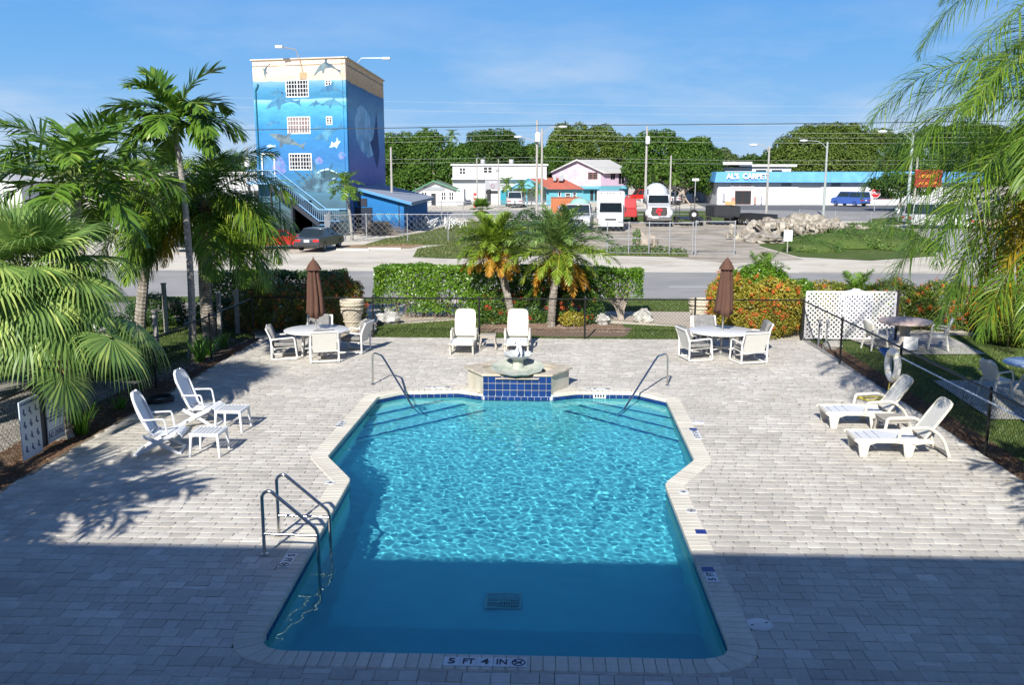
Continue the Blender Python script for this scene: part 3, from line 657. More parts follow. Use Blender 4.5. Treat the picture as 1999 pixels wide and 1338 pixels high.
# cherub: one skinned body, seated on the shell
def skinned(name, verts, edges, rad, m, parent, sub=2, loc=(0, 0, 0), rz=0):
    me = bpy.data.meshes.new(name); me.from_pydata(verts, edges, []); me.materials.append(m); o = link(name, me, parent, loc, (0, 0, rz))
    s = o.modifiers.new('skin', 'SKIN'); s.use_smooth_shade = True
    if not me.skin_vertices: return o
    for i, r in enumerate(rad): me.skin_vertices[0].data[i].radius = (r, r)
    me.skin_vertices[0].data[0].use_root = True
    b = o.modifiers.new('sub', 'SUBSURF'); b.levels = sub; b.render_levels = sub; return o
try:
    cv = [(0, 0, .0), (0, .01, .09), (0, .01, .17), (0, -.005, .21), (0, -.012, .27), (.055, .0, .165), (.085, -.05, .11), (.04, -.10, .12), (-.055, .0, .165), (-.10, -.04, .12), (-.08, -.09, .20), (.045, -.07, .01), (.06, -.10, -.08), (.055, -.14, -.10), (-.045, -.08, .02), (-.05, -.12, -.06), (-.05, -.16, -.075)]
    ce = [(0, 1), (1, 2), (2, 3), (3, 4), (2, 5), (5, 6), (6, 7), (2, 8), (8, 9), (9, 10), (0, 11), (11, 12), (12, 13), (0, 14), (14, 15), (15, 16)]
    cr_ = [.055, .05, .045, .022, .05, .024, .02, .014, .024, .02, .014, .036, .024, .016, .036, .024, .016]
    skinned('cherub', [(a*1.05, b, c*1.05) for a, b, c in cv], ce, cr_, mat('white_figure', (.66, .70, .74), .7, .1, 20, .3, 40), fo, 2, (.02, .60, ZT+.50))
except Exception as e: print('cherub', e)

# ================================================================== HOTEL BEHIND THE CAMERA (its roof throws the shade on the near deck)
M_hotel = mat('hotel_stucco', (.36, .33, .28), .9, .06, 2, .2, 40); M_glassd = mat('dark_glass', (.03, .04, .05), .08, .1, 2, spec=.6)
M_roofh = mat('hotel_roof', (.4, .4, .4), .8, .1)
ht = thing('hotel', 'cream three storey hotel block behind the pool deck', 'hotel', (0, 0, 0))
k = MB(); hs_ = [(x, x+1.8, z, z+1.5) for x in range(2, 40, 5) for z in (.9, 6.0)] + [(x, x+1.8, 3.4, 5.2) for x in (2, 7, 12, 32, 37)]
u, w, P = holes_wall(k, (-21, -1.9), (22, -1.9), -.06, 8.0, hs_, .25, (0, -1))
k.box((.5, -14, 4), (43, .2, 8)); k.box((-20.9, -8, 4), (.2, 11.7, 8)); k.box((21.9, -8, 4), (.2, 11.7, 8)); k.build('wall', M_hotel, ht)
for h in hs_: window(ht, P, u, w, h, 2, 1, M_white, M_glassd)
k = MB(); k.box((.5, -7.3, 8.12), (44.6, 13.7, .22)); k.build('roof', M_roofh, ht)
k = MB(); k.box((.5, -1.15, 4.0-.6), (43, 1.5, .18)); k.build('walkway', M_hotel, ht)

# ================================================================== DECK FURNITURE
M_pvc = mat('white_pvc', (.70, .69, .67), .35, .04, 3, spec=.5); M_resin = mat('beige_resin', (.66, .62, .53), .5, .06, 5, .05, 60, spec=.4, col2=(.58, .54, .45), c2s=4, c2r=(.5, .75))
M_wres = mat('white_resin', (.70, .72, .74), .38, .04, 4, spec=.5)
M_slingw = mat('woven_sling', (.62, .61, .56), .8, .08, 60, .4, 200); M_slingc = mat('pale_sling', (.64, .66, .70), .8, .05, 40, .2, 120)
M_cush = mat('grey_cushion', (.20, .20, .195), .95, .25, 9, .9, 22, col2=(.25, .245, .235), c2s=7); M_canv = mat('brown_canvas', (.115, .062, .045), .9, .10, 5, .2, 90, spec=.15)
M_alu = mat('grey_pole', (.45, .44, .42), .4, .05, metal=.6)
def patio_chair(label, loc, rz, group):
    t = thing('patio_chair', label, 'chair', loc, rz, group)      # faces +x
    for s in (-1, 1):
        k = MB(); y = s*.36
        k.tube(arc3([(-.30, y, .03), (-.30, y, .50), (-.33, y, .62)], [.05]), .026, 8)
        k.tube(arc3([(-.30, y, .56), (.30, y, .60), (.36, y, .03), (-.30, y, .03)], [.07, .05]), .024, 8)
        k.tube([(-.28, y*.97, .52), (-.42, y*.97, .84)], .026, 8); k.build('side_frame', M_pvc, t, smooth=True)
    for xx, zz, r_ in ((-.42, .84, .026), (-.22, .30, .022), (.32, .33, .022), (-.30, .05, .022)): k = MB(); k.tube([(xx, -.36, zz), (xx, .36, zz)], r_, 8); k.build('cross_rail', M_pvc, t, smooth=True)
    k = MB(); k.add([(-.24, -.31, .30), (-.42, -.31, .82), (-.42, .31, .82), (-.24, .31, .30), (.32, -.31, .335), (.32, .31, .335)], [(0, 1, 2, 3), (4, 0, 3, 5)]); o = k.build('sling', M_slingw, t); q = o.modifiers.new('th', 'SOLIDIFY'); q.thickness = .008
    k = MB(); k.box((.04, 0, .40), (.56, .58, .11), ry=.02); k.build('seat_cushion', M_cush, t, bevel=.045, seg=3)
    k = MB(); k.box((-.27, 0, .655), (.11, .56, .46), ry=-.33); k.box((-.35, 0, .84), (.13, .54, .10), ry=-.33); k.build('back_cushion', M_cush, t, bevel=.04, seg=3)
    return t
def patio_table(label, loc, group):
    t = thing('patio_table', label, 'table', loc, 0, group); k = MB(); k.lathe([(0, .655), (.85, .655), (.875, .668), (.875, .683), (.86, .692), (.05, .695), (.03, .695)], 40); k.build('tabletop', M_pvc, t, smooth=True, ang=40)
    for i in range(4):
        a = PI/4+i*PI/2; k = MB(); k.tube([(.12*math.cos(a), .12*math.sin(a), .65), (.42*math.cos(a), .42*math.sin(a), .62), (.46*math.cos(a), .46*math.sin(a), .0)], .028, 8); k.build('leg', M_pvc, t, smooth=True)
    k = MB(); k.tube([(-.33, -.33, .2), (.33, .33, .2)], .02, 6); k.tube([(-.33, .33, .22), (.33, -.33, .22)], .02, 6); k.build('stretcher', M_pvc, t, smooth=True); return t
def closed_umbrella(label, loc, lean, ztop, zbot, group, rot=0):
    t = thing('patio_umbrella', label, 'umbrella', loc, 0, group); top = Vector((lean[0], lean[1], ztop))
    k = MB(); k.tube([(0, 0, .02), tuple(top*.995)], .02, 8); k.lathe([(.22, .0), (.22, .05), (.05, .09), (.03, .25)], 16); k.build('pole', M_alu, t, smooth=True)
    rings = []; rs = random.Random(int(loc[0]*10))
    n = 32; hts = [(0, .27), (.1, .255), (.35, .225), (.62, .19), (.84, .155), (.9, .16)]
    for f, r in hts:
        z = zbot + (ztop-.30-zbot)*f/.9; c = top*(z/ztop); ring = []
        for i in range(n):
            a = 2*PI*i/n+rot; fold = abs(math.sin(a*4))**.7; rr = r*(.62+.40*fold)*(1+.05*math.sin(3*a+f*4)); ring.append((c.x+rr*math.cos(a+.12*math.sin(5*f)), c.y+rr*math.sin(a+.12*math.sin(5*f)), z+(.07*math.sin(a*2+1) if f == 0 else 0)))
        rings.append(ring)
    k = MB(); k.loft(rings, cap=False); o = k.build('canopy', M_canv, t, smooth=True, ang=80); q = o.modifiers.new('th', 'SOLIDIFY'); q.thickness = .006
    k = MB(); rr = []
    for z, r in ((ztop-.33, .205), (ztop-.30, .19), (ztop-.16, .115), (ztop-.05, .03), (ztop-.03, .02)):
        c = top*(z/ztop); rr.append([(c.x+r*(1+.16*(abs(math.sin(4*2*PI*i/24+rot))-.5))*math.cos(2*PI*i/24), c.y+r*(1+.16*(abs(math.sin(4*2*PI*i/24+rot))-.5))*math.sin(2*PI*i/24), z) for i in range(24)])
    k.loft(rr); k.build('vent_cap', M_canv, t, smooth=True, ang=60)
    k = MB(); k.lathe([(.0, 0), (.028, .02), (.02, .05), (0, .06)], 10, c=tuple(top-Vector((0, 0, .035)))); k.build('finial', mat('finial', (.25, .2, .17), .6), t, smooth=True)
    return t
TL, TR = (-6.36, 25.28), (4.66, 25.55)
patio_table('white round patio table under the left closed umbrella', TL, 'white patio tables')
patio_table('white round patio table under the right closed umbrella', TR, 'white patio tables')
closed_umbrella('closed brown umbrella in the table beside the orange ixora and road gap', TL, (.06, -.3), 2.68, 1.10, 'closed brown umbrellas')
closed_umbrella('closed brown umbrella in the table beside the big yellow orange bush', TR, (.03, -.3), 2.72, 1.18, 'closed brown umbrellas', .5)
for (tx, ty), side in ((TL, 'left'), (TR, 'right')):
    g = 'patio chairs round the white tables'; w_ = 'the %s patio table' % side
    q = .0 if side == 'left' else .15
    patio_chair('white framed cushioned chair with its back to the pool at %s' % w_, (tx+.42+q, ty-.92), PI/2+.28, g)
    patio_chair('white framed chair on the outer left flank of %s' % w_, (tx-.78, ty-.52), .25, g)
    patio_chair('white framed grey cushioned chair on the right flank of %s' % w_, (tx+.98, ty+.42), PI-.15+q, g)
    patio_chair('grey cushioned chair behind %s by the chain link fence' % w_, (tx-.22, ty+1.12), -PI/2+.1, g)
def chaise(label, loc, rz, group, back=58):
    t = thing('sun_lounger', label, 'sun lounger', loc, rz, group)       # foot at -x end, head towards +x
    k = MB(); n = 8
    for i in range(n):                                                   # seat slats, slightly crowned
        x = -.62+i*.145; k.box((x, 0, .325-.012*abs(i-3)), (.139, .56, .022), ry=(.09 if i < 1 else 0))
    k.build('seat_slats', M_slingc, t, bevel=.004)
    for s in (-1, 1):
        k = MB(); side = [(-.74, .30), (-.70, .34), (.52, .34), (.62, .31), (.62, .25), (.52, .255), (.30, .22), (-.02, .26), (-.34, .26), (-.46, .22), (-.50, .0), (-.62, .0), (-.66, .24)]
        k.extr(side, (0, s*.29, 0), (1, 0, 0), (0, 0, 1), (0, s, 0), .045); k.build('side_rail', M_resin, t, bevel=.008)
        k = MB(); k.extr([(.34, .25), (.28, .0), (.16, .0), (.12, .24)], (0, s*.29, 0), (1, 0, 0), (0, 0, 1), (0, s, 0), .045); k.build('leg', M_resin, t, bevel=.008)
        k = MB(); k.tube(arc3([(.02, s*.335, .30), (.06, s*.345, .53), (.55, s*.345, .56), (.80, s*.345, .36), (.92, s*.345, .02)], [.05, .12, .15]), .030, 8); k.build('armrest', M_resin, t, smooth=True)
    k = MB(); k.box((-.68, 0, .30), (.05, .58, .06)); k.box((.93, 0, .05), (.05, .66, .05)); k.box((.62, 0, .25), (.12, .5, .07)); k.build('cross_bar', M_resin, t, bevel=.01)
    k = MB(); Lb = .80; a = R(back)
    out = [(-.29, 0), (.29, 0), (.30, Lb*.55), (.285, Lb-.09), (.24, Lb-.02), (.12, Lb+.005), (-.12, Lb+.005), (-.24, Lb-.02), (-.285, Lb-.09), (-.30, Lb*.55)]
    inn = [(x*.86, .05+z*.90) for x, z in out]; nn = len(out); u = Vector((0, 1, 0)); v = Vector((math.cos(a), 0, math.sin(a))); wv = Vector((-math.sin(a), 0, math.cos(a))); o0 = Vector((.50, 0, .33))
    f3 = lambda p, d: tuple(o0+u*p[0]+v*p[1]+wv*d)
    k.add([f3(p, -.02) for p in out]+[f3(p, .025) for p in out]+[f3(p, .025) for p in inn]+[f3(p, -.02) for p in inn], [(i, (i+1) % nn, nn+(i+1) % nn, nn+i) for i in range(nn)]+[(nn+i, nn+(i+1) % nn, 2*nn+(i+1) % nn, 2*nn+i) for i in range(nn)]+[(2*nn+i, 2*nn+(i+1) % nn, 3*nn+(i+1) % nn, 3*nn+i) for i in range(nn)]+[(3*nn+i, 3*nn+(i+1) % nn, (i+1) % nn, i) for i in range(nn)])
    k.build('back_frame', M_resin, t, bevel=.008)
    k = MB(); k.poly([f3(p, .008) for p in inn]); k.poly([f3(p, -.004) for p in inn][::-1]); k.build('back_panel', M_slingw, t); return t
g = 'beige resin sun loungers'
chaise('beige sun lounger facing the pool behind the fountain, left of the small table', (-2.40, 25.95), -PI/2+PI+.0, g, 66)
chaise('beige sun lounger facing the pool, partly hidden by the fountain cherub', (-.90, 25.98), PI/2, g, 66)
chaise('beige sun lounger on the right deck, nearer to the life ring', (6.12, 18.5), .02, g, 55)
chaise('beige sun lounger on the right deck, nearest to the camera', (6.10, 16.62), .0, g, 55)
def resin_table(label, loc, rz, m, s=(.46, .40), h=.42):
    t = thing('side_table', label, 'side table', loc, rz, 'small resin side tables'); k = MB(); k.box((0, 0, h-.02), (s[0], s[1], .035)); k.build('tabletop', m, t, bevel=.015)
    k = MB(); [k.box((x, y, h-.06), d) for x, y, d in ((0, s[1]/2-.03, (s[0]-.06, .02, .05)), (0, -s[1]/2+.03, (s[0]-.06, .02, .05)), (s[0]/2-.03, 0, (.02, s[1]-.1, .05)), (-s[0]/2+.03, 0, (.02, s[1]-.1, .05)))]; k.build('apron', m, t)
    for a in (-1, 1):
        for b in (-1, 1): k = MB(); k.tube([(a*(s[0]/2-.04), b*(s[1]/2-.04), h-.05), (a*(s[0]/2+.0), b*(s[1]/2), 0)], .028, 4, r2=.018); k.build('leg', m, t)
    return t
M_gres = mat('weathered_resin', (.40, .36, .30), .7, .12, 6); M_gres2 = mat('stained_resin', (.36, .335, .29), .7, .12, 6)
resin_table('small weathered grey table between the two loungers behind the fountain', (-1.73, 26.25), 0, M_gres)
resin_table('small stained beige table between the two loungers on the right deck', (6.52, 17.72), .1, M_gres2, (.5, .48), .38)
def slat_table(label, loc, rz):
    t = thing('slatted_table', label, 'side table', loc, rz, 'white slatted side tables'); s = .25; h = .42
    for i in range(7): k = MB(); k.box((-.21+i*.07, 0, h), (.048, .47, .016)); k.build('slat', M_wres, t, bevel=.003)
    k = MB(); [k.box(c, d) for c, d in (((0, .245, h-.018), (.52, .028, .055)), ((0, -.245, h-.018), (.52, .028, .055)), ((.25, 0, h-.02), (.026, .46, .05)), ((-.25, 0, h-.02), (.026, .46, .05)))]; k.build('apron', M_wres, t, bevel=.004)
    for a in (-1, 1):
        for b in (-1, 1): k = MB(); k.tube([(a*.235, b*.23, h-.03), (a*.265, b*.255, 0)], .032, 4, r2=.02); k.build('leg', M_wres, t)
    return t
slat_table('white slatted side table beside the nearer white folding armchair', (-6.05, 16.08), .0)
slat_table('white slatted side table farther back, beside the second folding armchair', (-6.16, 17.68), -.04)
def fold_chair(label, loc, rz):
    t = thing('folding_armchair', label, 'armchair', loc, rz, 'white reclining folding armchairs')   # faces +x
    W_ = .27
    # back: tall curved shell
    rings = []; n = 11; a = R(68); v = Vector((-math.cos(a), 0, math.sin(a))); wv = Vector((math.sin(a), 0, math.cos(a))); o0 = Vector((-.14, 0, .38))
    Lb = .78
    def wid(s): return W_*(1.0 if s < .72 else math.sqrt(max(.0, 1-((s-.72)/.30)**2)))*(.86+.14*min(1, s*2.2))
    V = []; F = []; ns = 16
    for i in range(ns+1):
        s = i/ns; w2 = max(.02, wid(s))
        for j in range(n):
            y = -w2+2*w2*j/(n-1); cup = .05*(y/W_)**2+.06*math.sin(s*PI*1.1)*-.6; rib = .004*(j % 2)
            V.append(tuple(o0+v*(Lb*s)+wv*(cup+rib)+Vector((0, y, 0))))
    F = [(i*n+j, i*n+j+1, (i+1)*n+j+1, (i+1)*n+j) for i in range(ns) for j in range(n-1)]
    k = MB(); k.add(V, F); o = k.build('backrest', M_wres, t, smooth=True, ang=80); q = o.modifiers.new('th', 'SOLIDIFY'); q.thickness = .018
    for s in (-1, 1):
        pts = [tuple(o0+v*(Lb*i/10*.985)+Vector((0, s*wid(i/10), 0))+wv*.04) for i in range(11)]
        k = MB(); k.tube([(0-.02, s*.25, .34)]+pts, .021, 6); k.build('back_rail', M_wres, t, smooth=True)
    # seat: lengthwise ribs, rolled front
    for i in range(7):
        y = -.225+i*.075; k = MB(); pr = [(-.14, .365), (.1, .365), (.30, .40), (.40, .385), (.44, .33)]
        k.loft([[(x, y-.031, z), (x, y+.031, z), (x, y+.031, z-.018), (x, y-.031, z-.018)] for x, z in pr]); k.build('seat_slat', M_wres, t, smooth=True)
    for s in (-1, 1):
        y = s*.285
        k = MB(); k.tube(arc3([(-.22, y, .64), (.16, y, .66), (.20, y*1.0, .38)], [.06]), .017, 6); k.box((-.02, y, .655), (.36, .045, .018)); k.build('armrest', M_wres, t, smooth=True)
        k = MB(); k.extr([(-.42, 0), (-.34, 0), (.30, .33), (.36, .40), (.30, .41), (-.02, .25)], (0, y-.02*s, 0), (1, 0, 0), (0, 0, 1), (0, s, 0), .035); k.build('leg', M_wres, t, bevel=.006)
        k = MB(); k.extr([(.42, 0), (.34, 0), (-.26, .33), (-.22, .38), (.02, .26)], (0, y-.055*s, 0), (1, 0, 0), (0, 0, 1), (0, s, 0), .03); k.build('leg', M_wres, t, bevel=.006)
    k = MB(); k.box((-.38, 0, .02), (.05, .56, .03)); k.build('foot_bar', M_wres, t, bevel=.005); k = MB(); k.box((.38, 0, .02), (.05, .5, .03)); k.build('foot_bar', M_wres, t, bevel=.005); return t
fold_chair('white high backed folding armchair nearest to the camera on the left deck', (-6.98, 16.18), .16)
fold_chair('white high backed folding armchair behind the other, farther from the camera', (-6.93, 18.0), -.02)
# hose ring, life ring, pool net
t = thing('hose_coil', 'black rubber hose coil lying on the deck edge behind the white armchairs', 'hose', (-8.45, 19.7, .03)); k = MB()
k.tube([(.27*math.cos(a*.35)*(1+.03*math.sin(a)), .33*math.sin(a*.35), .02+.012*(a/10)) for a in range(56)], .03, 6); k.build('coil', mat('black_rubber', (.02, .02, .02), .5), t, smooth=True)
t = thing('life_ring', 'white life ring hung on the right fence with a yellow rope below', 'life ring', (7.50, 20.6, .78)); k = MB(); n = 28
k.loft([[((.30+.085*math.cos(b))*math.cos(a)*.0+.075*math.sin(b), (.30+.085*math.cos(b))*math.cos(a), (.30+.085*math.cos(b))*math.sin(a)) for b in [2*PI*j/10 for j in range(10)]] for a in [2*PI*i/n for i in range(n+1)]], cap=False)
k.build('ring', mat('ring_white', (.74, .72, .66), .6, .08, 5), t, smooth=True)
for i in range(4): a = PI/4+i*PI/2; k = MB(); k.loft([[((.30+.09*math.cos(b))*0+.08*math.sin(b), (.30+.09*math.cos(b))*math.cos(a+d), (.30+.09*math.cos(b))*math.sin(a+d)) for b in [2*PI*j/10 for j in range(10)]] for d in (-.09, .09)]); k.build('band', mat('ring_band', (.62, .57, .40), .7), t, smooth=True)
k = MB(); rr = random.Random(4); k.tube([(-.02, .02, -.28), (-.03, .05, -.5), (-.06, 0, -.70), (-.1, -.02, -.77)]+[(-.38+.30*math.cos(a*.5)*(1+.15*rr.uniform(-1, 1)), -.0+.16*math.sin(a*.5)*(1+.3*rr.uniform(-1, 1)), -.76+.02*rr.random()) for a in range(40)], .013, 5); k.build('rope', mat('yellow_rope', (.46, .40, .08), .8, .2, 20), t, smooth=True)
t = thing('pool_skimmer_net', 'long pale pole with blue leaf net resting along the right fence', 'pool net', (7.56, 20.9, 1.0)); k = MB()
k.tube([(0, -.1, .0), (.12, -6.6, .02)], .016, 8); k.build('pole', mat('pale_blue_pole', (.50, .58, .68), .35, .05, metal=.2), t, smooth=True)
k = MB(); fr = [(-.02, .0), (-.17, .1), (-.2, .28), (-.12, .44), (.05, .48), (.17, .36), (.16, .14)]; k.tube([(p[0], p[1]-.05, .0+.05*p[1]) for p in fr]+[(-.02, -.05, 0)], .014, 6); k.build('net_frame', mat('blue_frame', (.03, .08, .3), .5), t, smooth=True)
k = MB(); c = (0, .2, -.16); n = len(fr)
for j in range(n): a, b = fr[j], fr[(j+1) % n]; k.add([(a[0], a[1]-.05, .05*a[1]), (b[0], b[1]-.05, .05*b[1]), (b[0]*.4, .2+(b[1]-.2)*.4-.05, -.13), (a[0]*.4, .2+(a[1]-.2)*.4-.05, -.13)], [(0, 1, 2, 3)])
k.poly([(p[0]*.4, .15+(p[1]-.2)*.4, -.13) for p in fr]); k.build('net_bag', mat('blue_net', (.05, .16, .42), .8, .2, 30, trans=.3), t)
# ================================================================== FENCES
M_blk = mat('black_vinyl', (.012, .013, .013), .45, .1); M_galv = mat('galvanised', (.42, .43, .44), .45, .12, 6, metal=.5)
def chain(k, p0, p1, z0, z1, s, r):
    a = Vector((*p0, 0)); b = Vector((*p1, 0)); u = (b-a); Lw = u.length; u.normalize(); h = z1-z0; w = Vector((-u.y, u.x, 0))
    i = -h
    while i < Lw:
        for sg in (0, 1):
            s0 = max(0, -i); s1 = min(h, Lw-i)
            if s1 - s0 < .03: continue
            q0 = a+u*(i+s0); q1 = a+u*(i+s1); za, zb = (z0+s0, z0+s1) if sg == 0 else (z1-s0, z1-s1)
            dz = Vector((0, 0, r*1.4)); ww = w*r
            A0 = q0+Vector((0, 0, za)); B0 = q1+Vector((0, 0, zb))
            k.add([A0-dz, A0+dz*.5+ww, A0+dz*.5-ww, B0-dz, B0+dz*.5+ww, B0+dz*.5-ww], [(0, 1, 4, 3), (1, 2, 5, 4), (2, 0, 3, 5)])
        i += s*1.414
def fence(label, pts, h, posts, m, s=.075, r=.0028, pr=.028, name='chain_link_fence', cat='fence', toprail=True, z=0, mid=False):
    t = thing(name, label, cat, pts[0]); ox, oy = pts[0][0], pts[0][1]; T = Matrix.Translation((-ox, -oy, 0))
    k = MB(); k.M = T
    for a, b in zip(pts, pts[1:]): chain(k, a, b, z+.03, z+h-.02, s, r)
    o = k.build('wire_mesh', m, t)
    if toprail:
        k = MB(); k.M = T; k.tube([(*p, z+h) for p in pts], pr*.8, 6)
        if mid: k.tube([(*p, z+h*.5) for p in pts], pr*.6, 6); k.tube([(*p, z+.06) for p in pts], pr*.6, 6)
        k.build('top_rail', m, t, smooth=True)
    for p in posts: k = MB(); k.M = T; k.tube([(*p, z-.05), (*p, z+h+.03)], pr, 8); k.lathe([(pr*1.25, 0), (pr*1.2, .03), (0, .06)], 8, c=(*p, z+h+.02)); k.build('post', m, t, smooth=True)
    return t
BL, BR = (-8.95, 27.95), (7.46, 27.95)
fence('black chain link fence across the back of the pool deck', [BL, BR], 1.2, [BL, (-5.30, 27.95), (-2.10, 27.95), (1.05, 27.95), (4.30, 27.95), BR], M_blk)
fence('black chain link fence along the left side of the deck', [(-8.98, 27.90), (-9.25, 16.9), (-9.35, 6)], 1.15, [(-9.06, 24.6), (-9.15, 21.2), (-9.24, 17.6), (-9.30, 14.6), (-9.33, 10.6)], M_blk)
fence('black chain link fence along the right side of the deck', [(7.48, 27.90), (7.72, 16.5), (7.85, 6)], 1.18, [(7.56, 24.5), (7.66, 20.6), (7.74, 16.5), (7.8, 12)], M_blk)
# pool rule signs on the left fence
M_sign = mat('sign_white', (.60, .68, .72), .4, .05, 3); M_sblue = mat('sign_blue_ink', (.04, .06, .22), .5, .05); M_sgrey = mat('sign_backing', (.05, .055, .06), .6, .1)
def signboard(label, cy, w, h, zc, rows, foot, boxed=False):
    t = thing('pool_sign', label, 'sign', (-9.12, cy, zc), PI/2+.02, 'pool rule signs'); k = MB(); k.box((0, 0, 0), (w, .02, h)); k.build('board', M_sign, t, bevel=.003)
    for i, (txt, sz, z) in enumerate(rows): link('lettering', text_mesh(txt, sz, M_sblue, ext=.001, bold=.002), t, (0, -.013, z), (PI/2, 0, 0))
    if foot:
        k = MB(); k.box((0, -.0125, -h/2+.13), (w*.92, .003, .2)); k.build('panel', M_sblue, t); k = MB(); k.box((0, -.0145, -h/2+.13), (w*.88, .002, .175)); k.build('panel', M_sign, t)
        o = link('lettering', text_mesh(foot, .17, M_sblue, ext=.001, bold=.004), t, (0, -.0175, -h/2+.13), (PI/2, 0, 0)); o.scale = (.62, 1, 1)
    return t
sg = signboard('white pool rule sign reading no diving at its foot, on the left fence', 16.62, .60, 1.0, .56, [('POOL RULES', .085, .42)]+[(x, .052, .34-i*.062) for i, x in enumerate(('POOL HOURS 8 AM TO 10 PM', 'SHOWER BEFORE ENTERING', 'NO GLASS NO FOOD', 'IN THE POOL AREA', 'NO ANIMALS', 'BATHING LOAD 21', 'NO LIFEGUARD ON DUTY', 'SWIM AT OWN RISK'))], 'NO DIVING')
sg2 = signboard('white and blue first aid pictogram sign at the left edge on the fence', 15.80, .66, 1.05, .52, [('IN CASE OF EMERGENCY', .05, .46)], None)
for i in range(4):
    for j in range(3):
        x, z = -.2+j*.2, .30-i*.22; k = MB(); k.lathe([(.022, 0), (.022, .004)], 8, c=(x, -.013, z+.055), ax='y'); k.box((x, -.0135, z), (.035, .004, .075), ry=rg.uniform(-.7, .7)); k.box((x+.03, -.0135, z-.035), (.07, .004, .018), ry=rg.uniform(-.9, .9)); k.box((x-.02, -.0135, z+.01), (.06, .004, .014), ry=rg.uniform(-.9, .9)); k.build('pictogram', M_sblue, sg2)
t = thing('notice_board', 'dark blank board fixed to the left fence between the two pool signs', 'board', (-9.16, 16.22, .55), PI/2+.02); k = MB(); k.box((0, 0, 0), (.30, .03, 1.05)); k.build('board', M_sgrey, t)
k = MB(); k.box((0, 0, .54), (.34, .05, .04)); k.build('frame', M_blk, t)
# ================================================================== RIGHT YARD
M_lat = mat('white_lattice', (.80, .78, .78), .5, .04, 3)
t = thing('lattice_screen', 'white diamond lattice screen standing behind the right fence corner', 'lattice', (7.62, 28.25)); k = MB(); Lw, h = 2.62, 1.42; s = .142; w_ = .042
i = -h
while i < Lw:
    for sg_ in (0, 1):
        s0 = max(0, -i); s1 = min(h, Lw-i)
        if s1-s0 < .02: continue
        za, zb = (s0, s1) if sg_ == 0 else (h-s0, h-s1); y = .0 if sg_ == 0 else .009
        d = Vector((s1-s0, 0, zb-za)).normalized(); nn = Vector((-d.z, 0, d.x))*w_/2; A_ = Vector((i+s0, y, za)); B_ = Vector((i+s1, y, zb)); e = Vector((0, .008, 0))
        k.add([A_-nn, B_-nn, B_+nn, A_+nn, A_-nn+e, B_-nn+e, B_+nn+e, A_+nn+e], [(0, 1, 2, 3), (7, 6, 5, 4), (0, 4, 5, 1), (2, 6, 7, 3)])
    i += s
o = k.build('lattice_strips', M_lat, t); o['kind'] = 'stuff'
k = MB(); [k.box(c, d) for c, d in (((Lw/2, .005, h), (Lw, .03, .04)), ((Lw/2, .005, .02), (Lw, .03, .04)), ((0, .005, h/2), (.04, .03, h)), ((Lw, .005, h/2), (.04, .03, h)))]; k.build('frame', M_lat, t)
k = MB(); k.box((Lw+.06, .05, .72), (.09, .09, 1.5)); k.build('post', mat('dark_post', (.05, .04, .04), .8), t)
t = thing('storage_tank', 'domed white tank standing behind the lattice screen', 'tank', (9.25, 28.85)); k = MB(); k.lathe([(.5, 0), (.52, 1.0), (.50, 1.18), (.4, 1.32), (.2, 1.39), (0, 1.40)], 28); k.build('shell', mat('tank_white', (.74, .73, .74), .5, .04), t, smooth=True)
k = MB(); k.lathe([(.12, 0), (.12, .05), (0, .06)], 16, c=(0, 0, 1.385)); k.build('lid', M_white, t, smooth=True)
t = thing('standpipe', 'pair of grey water pipes with taps at the right fence corner', 'pipes', (7.72, 27.1)); m = mat('grey_pipe', (.28, .29, .31), .6, .1)
for x in (0, .22): k = MB(); k.tube(arc3([(x, 0, -.05), (x, 0, .62), (x, -.12, .68), (x, -.14, .58)], [.04, .03]), .028, 8); k.box((x, -.02, .42), (.14, .03, .03)); k.lathe([(.05, 0), (.05, .1), (0, .12)], 10, c=(x, 0, .66)); k.build('pipe', m, t, smooth=True)
t = thing('stone_block', 'rough pale stone block at the foot of the grey pipes', 'stone', (8.05, 26.8)); k = MB(); k.blob((0, 0, .06), (.3, .2, .16), rg, 10, 6, .15); k.build('stone', mat('block_stone', (.4, .38, .34), .9, .2, 8), t)
M_terr = mat('pink_terrazzo', (.50, .40, .35), .55, .15, 30, col2=(.38, .27, .23), c2s=12, spec=.4); M_wpl = mat('offwhite_chair', (.66, .64, .58), .45, .06, 4)
t = thing('stone_table', 'round pinkish stone table on the far concrete slab behind the right fence', 'table', (10.05, 26.85)); k = MB(); k.lathe([(0, .72), (.70, .72), (.74, .745), (.74, .775), (.70, .80), (0, .80)], 36); k.build('tabletop', M_terr, t, smooth=True)
k = MB(); k.lathe([(.32, 0), (.30, .06), (.16, .14), (.13, .45), (.2, .68), (.26, .72)], 20); k.build('pedestal', mat('cast_pedestal', (.42, .39, .36), .8), t, smooth=True)
k = MB(); k.box((.02, -.42, .20), (.40, .05, .38)); k.build('panel', M_white, t, bevel=.02)
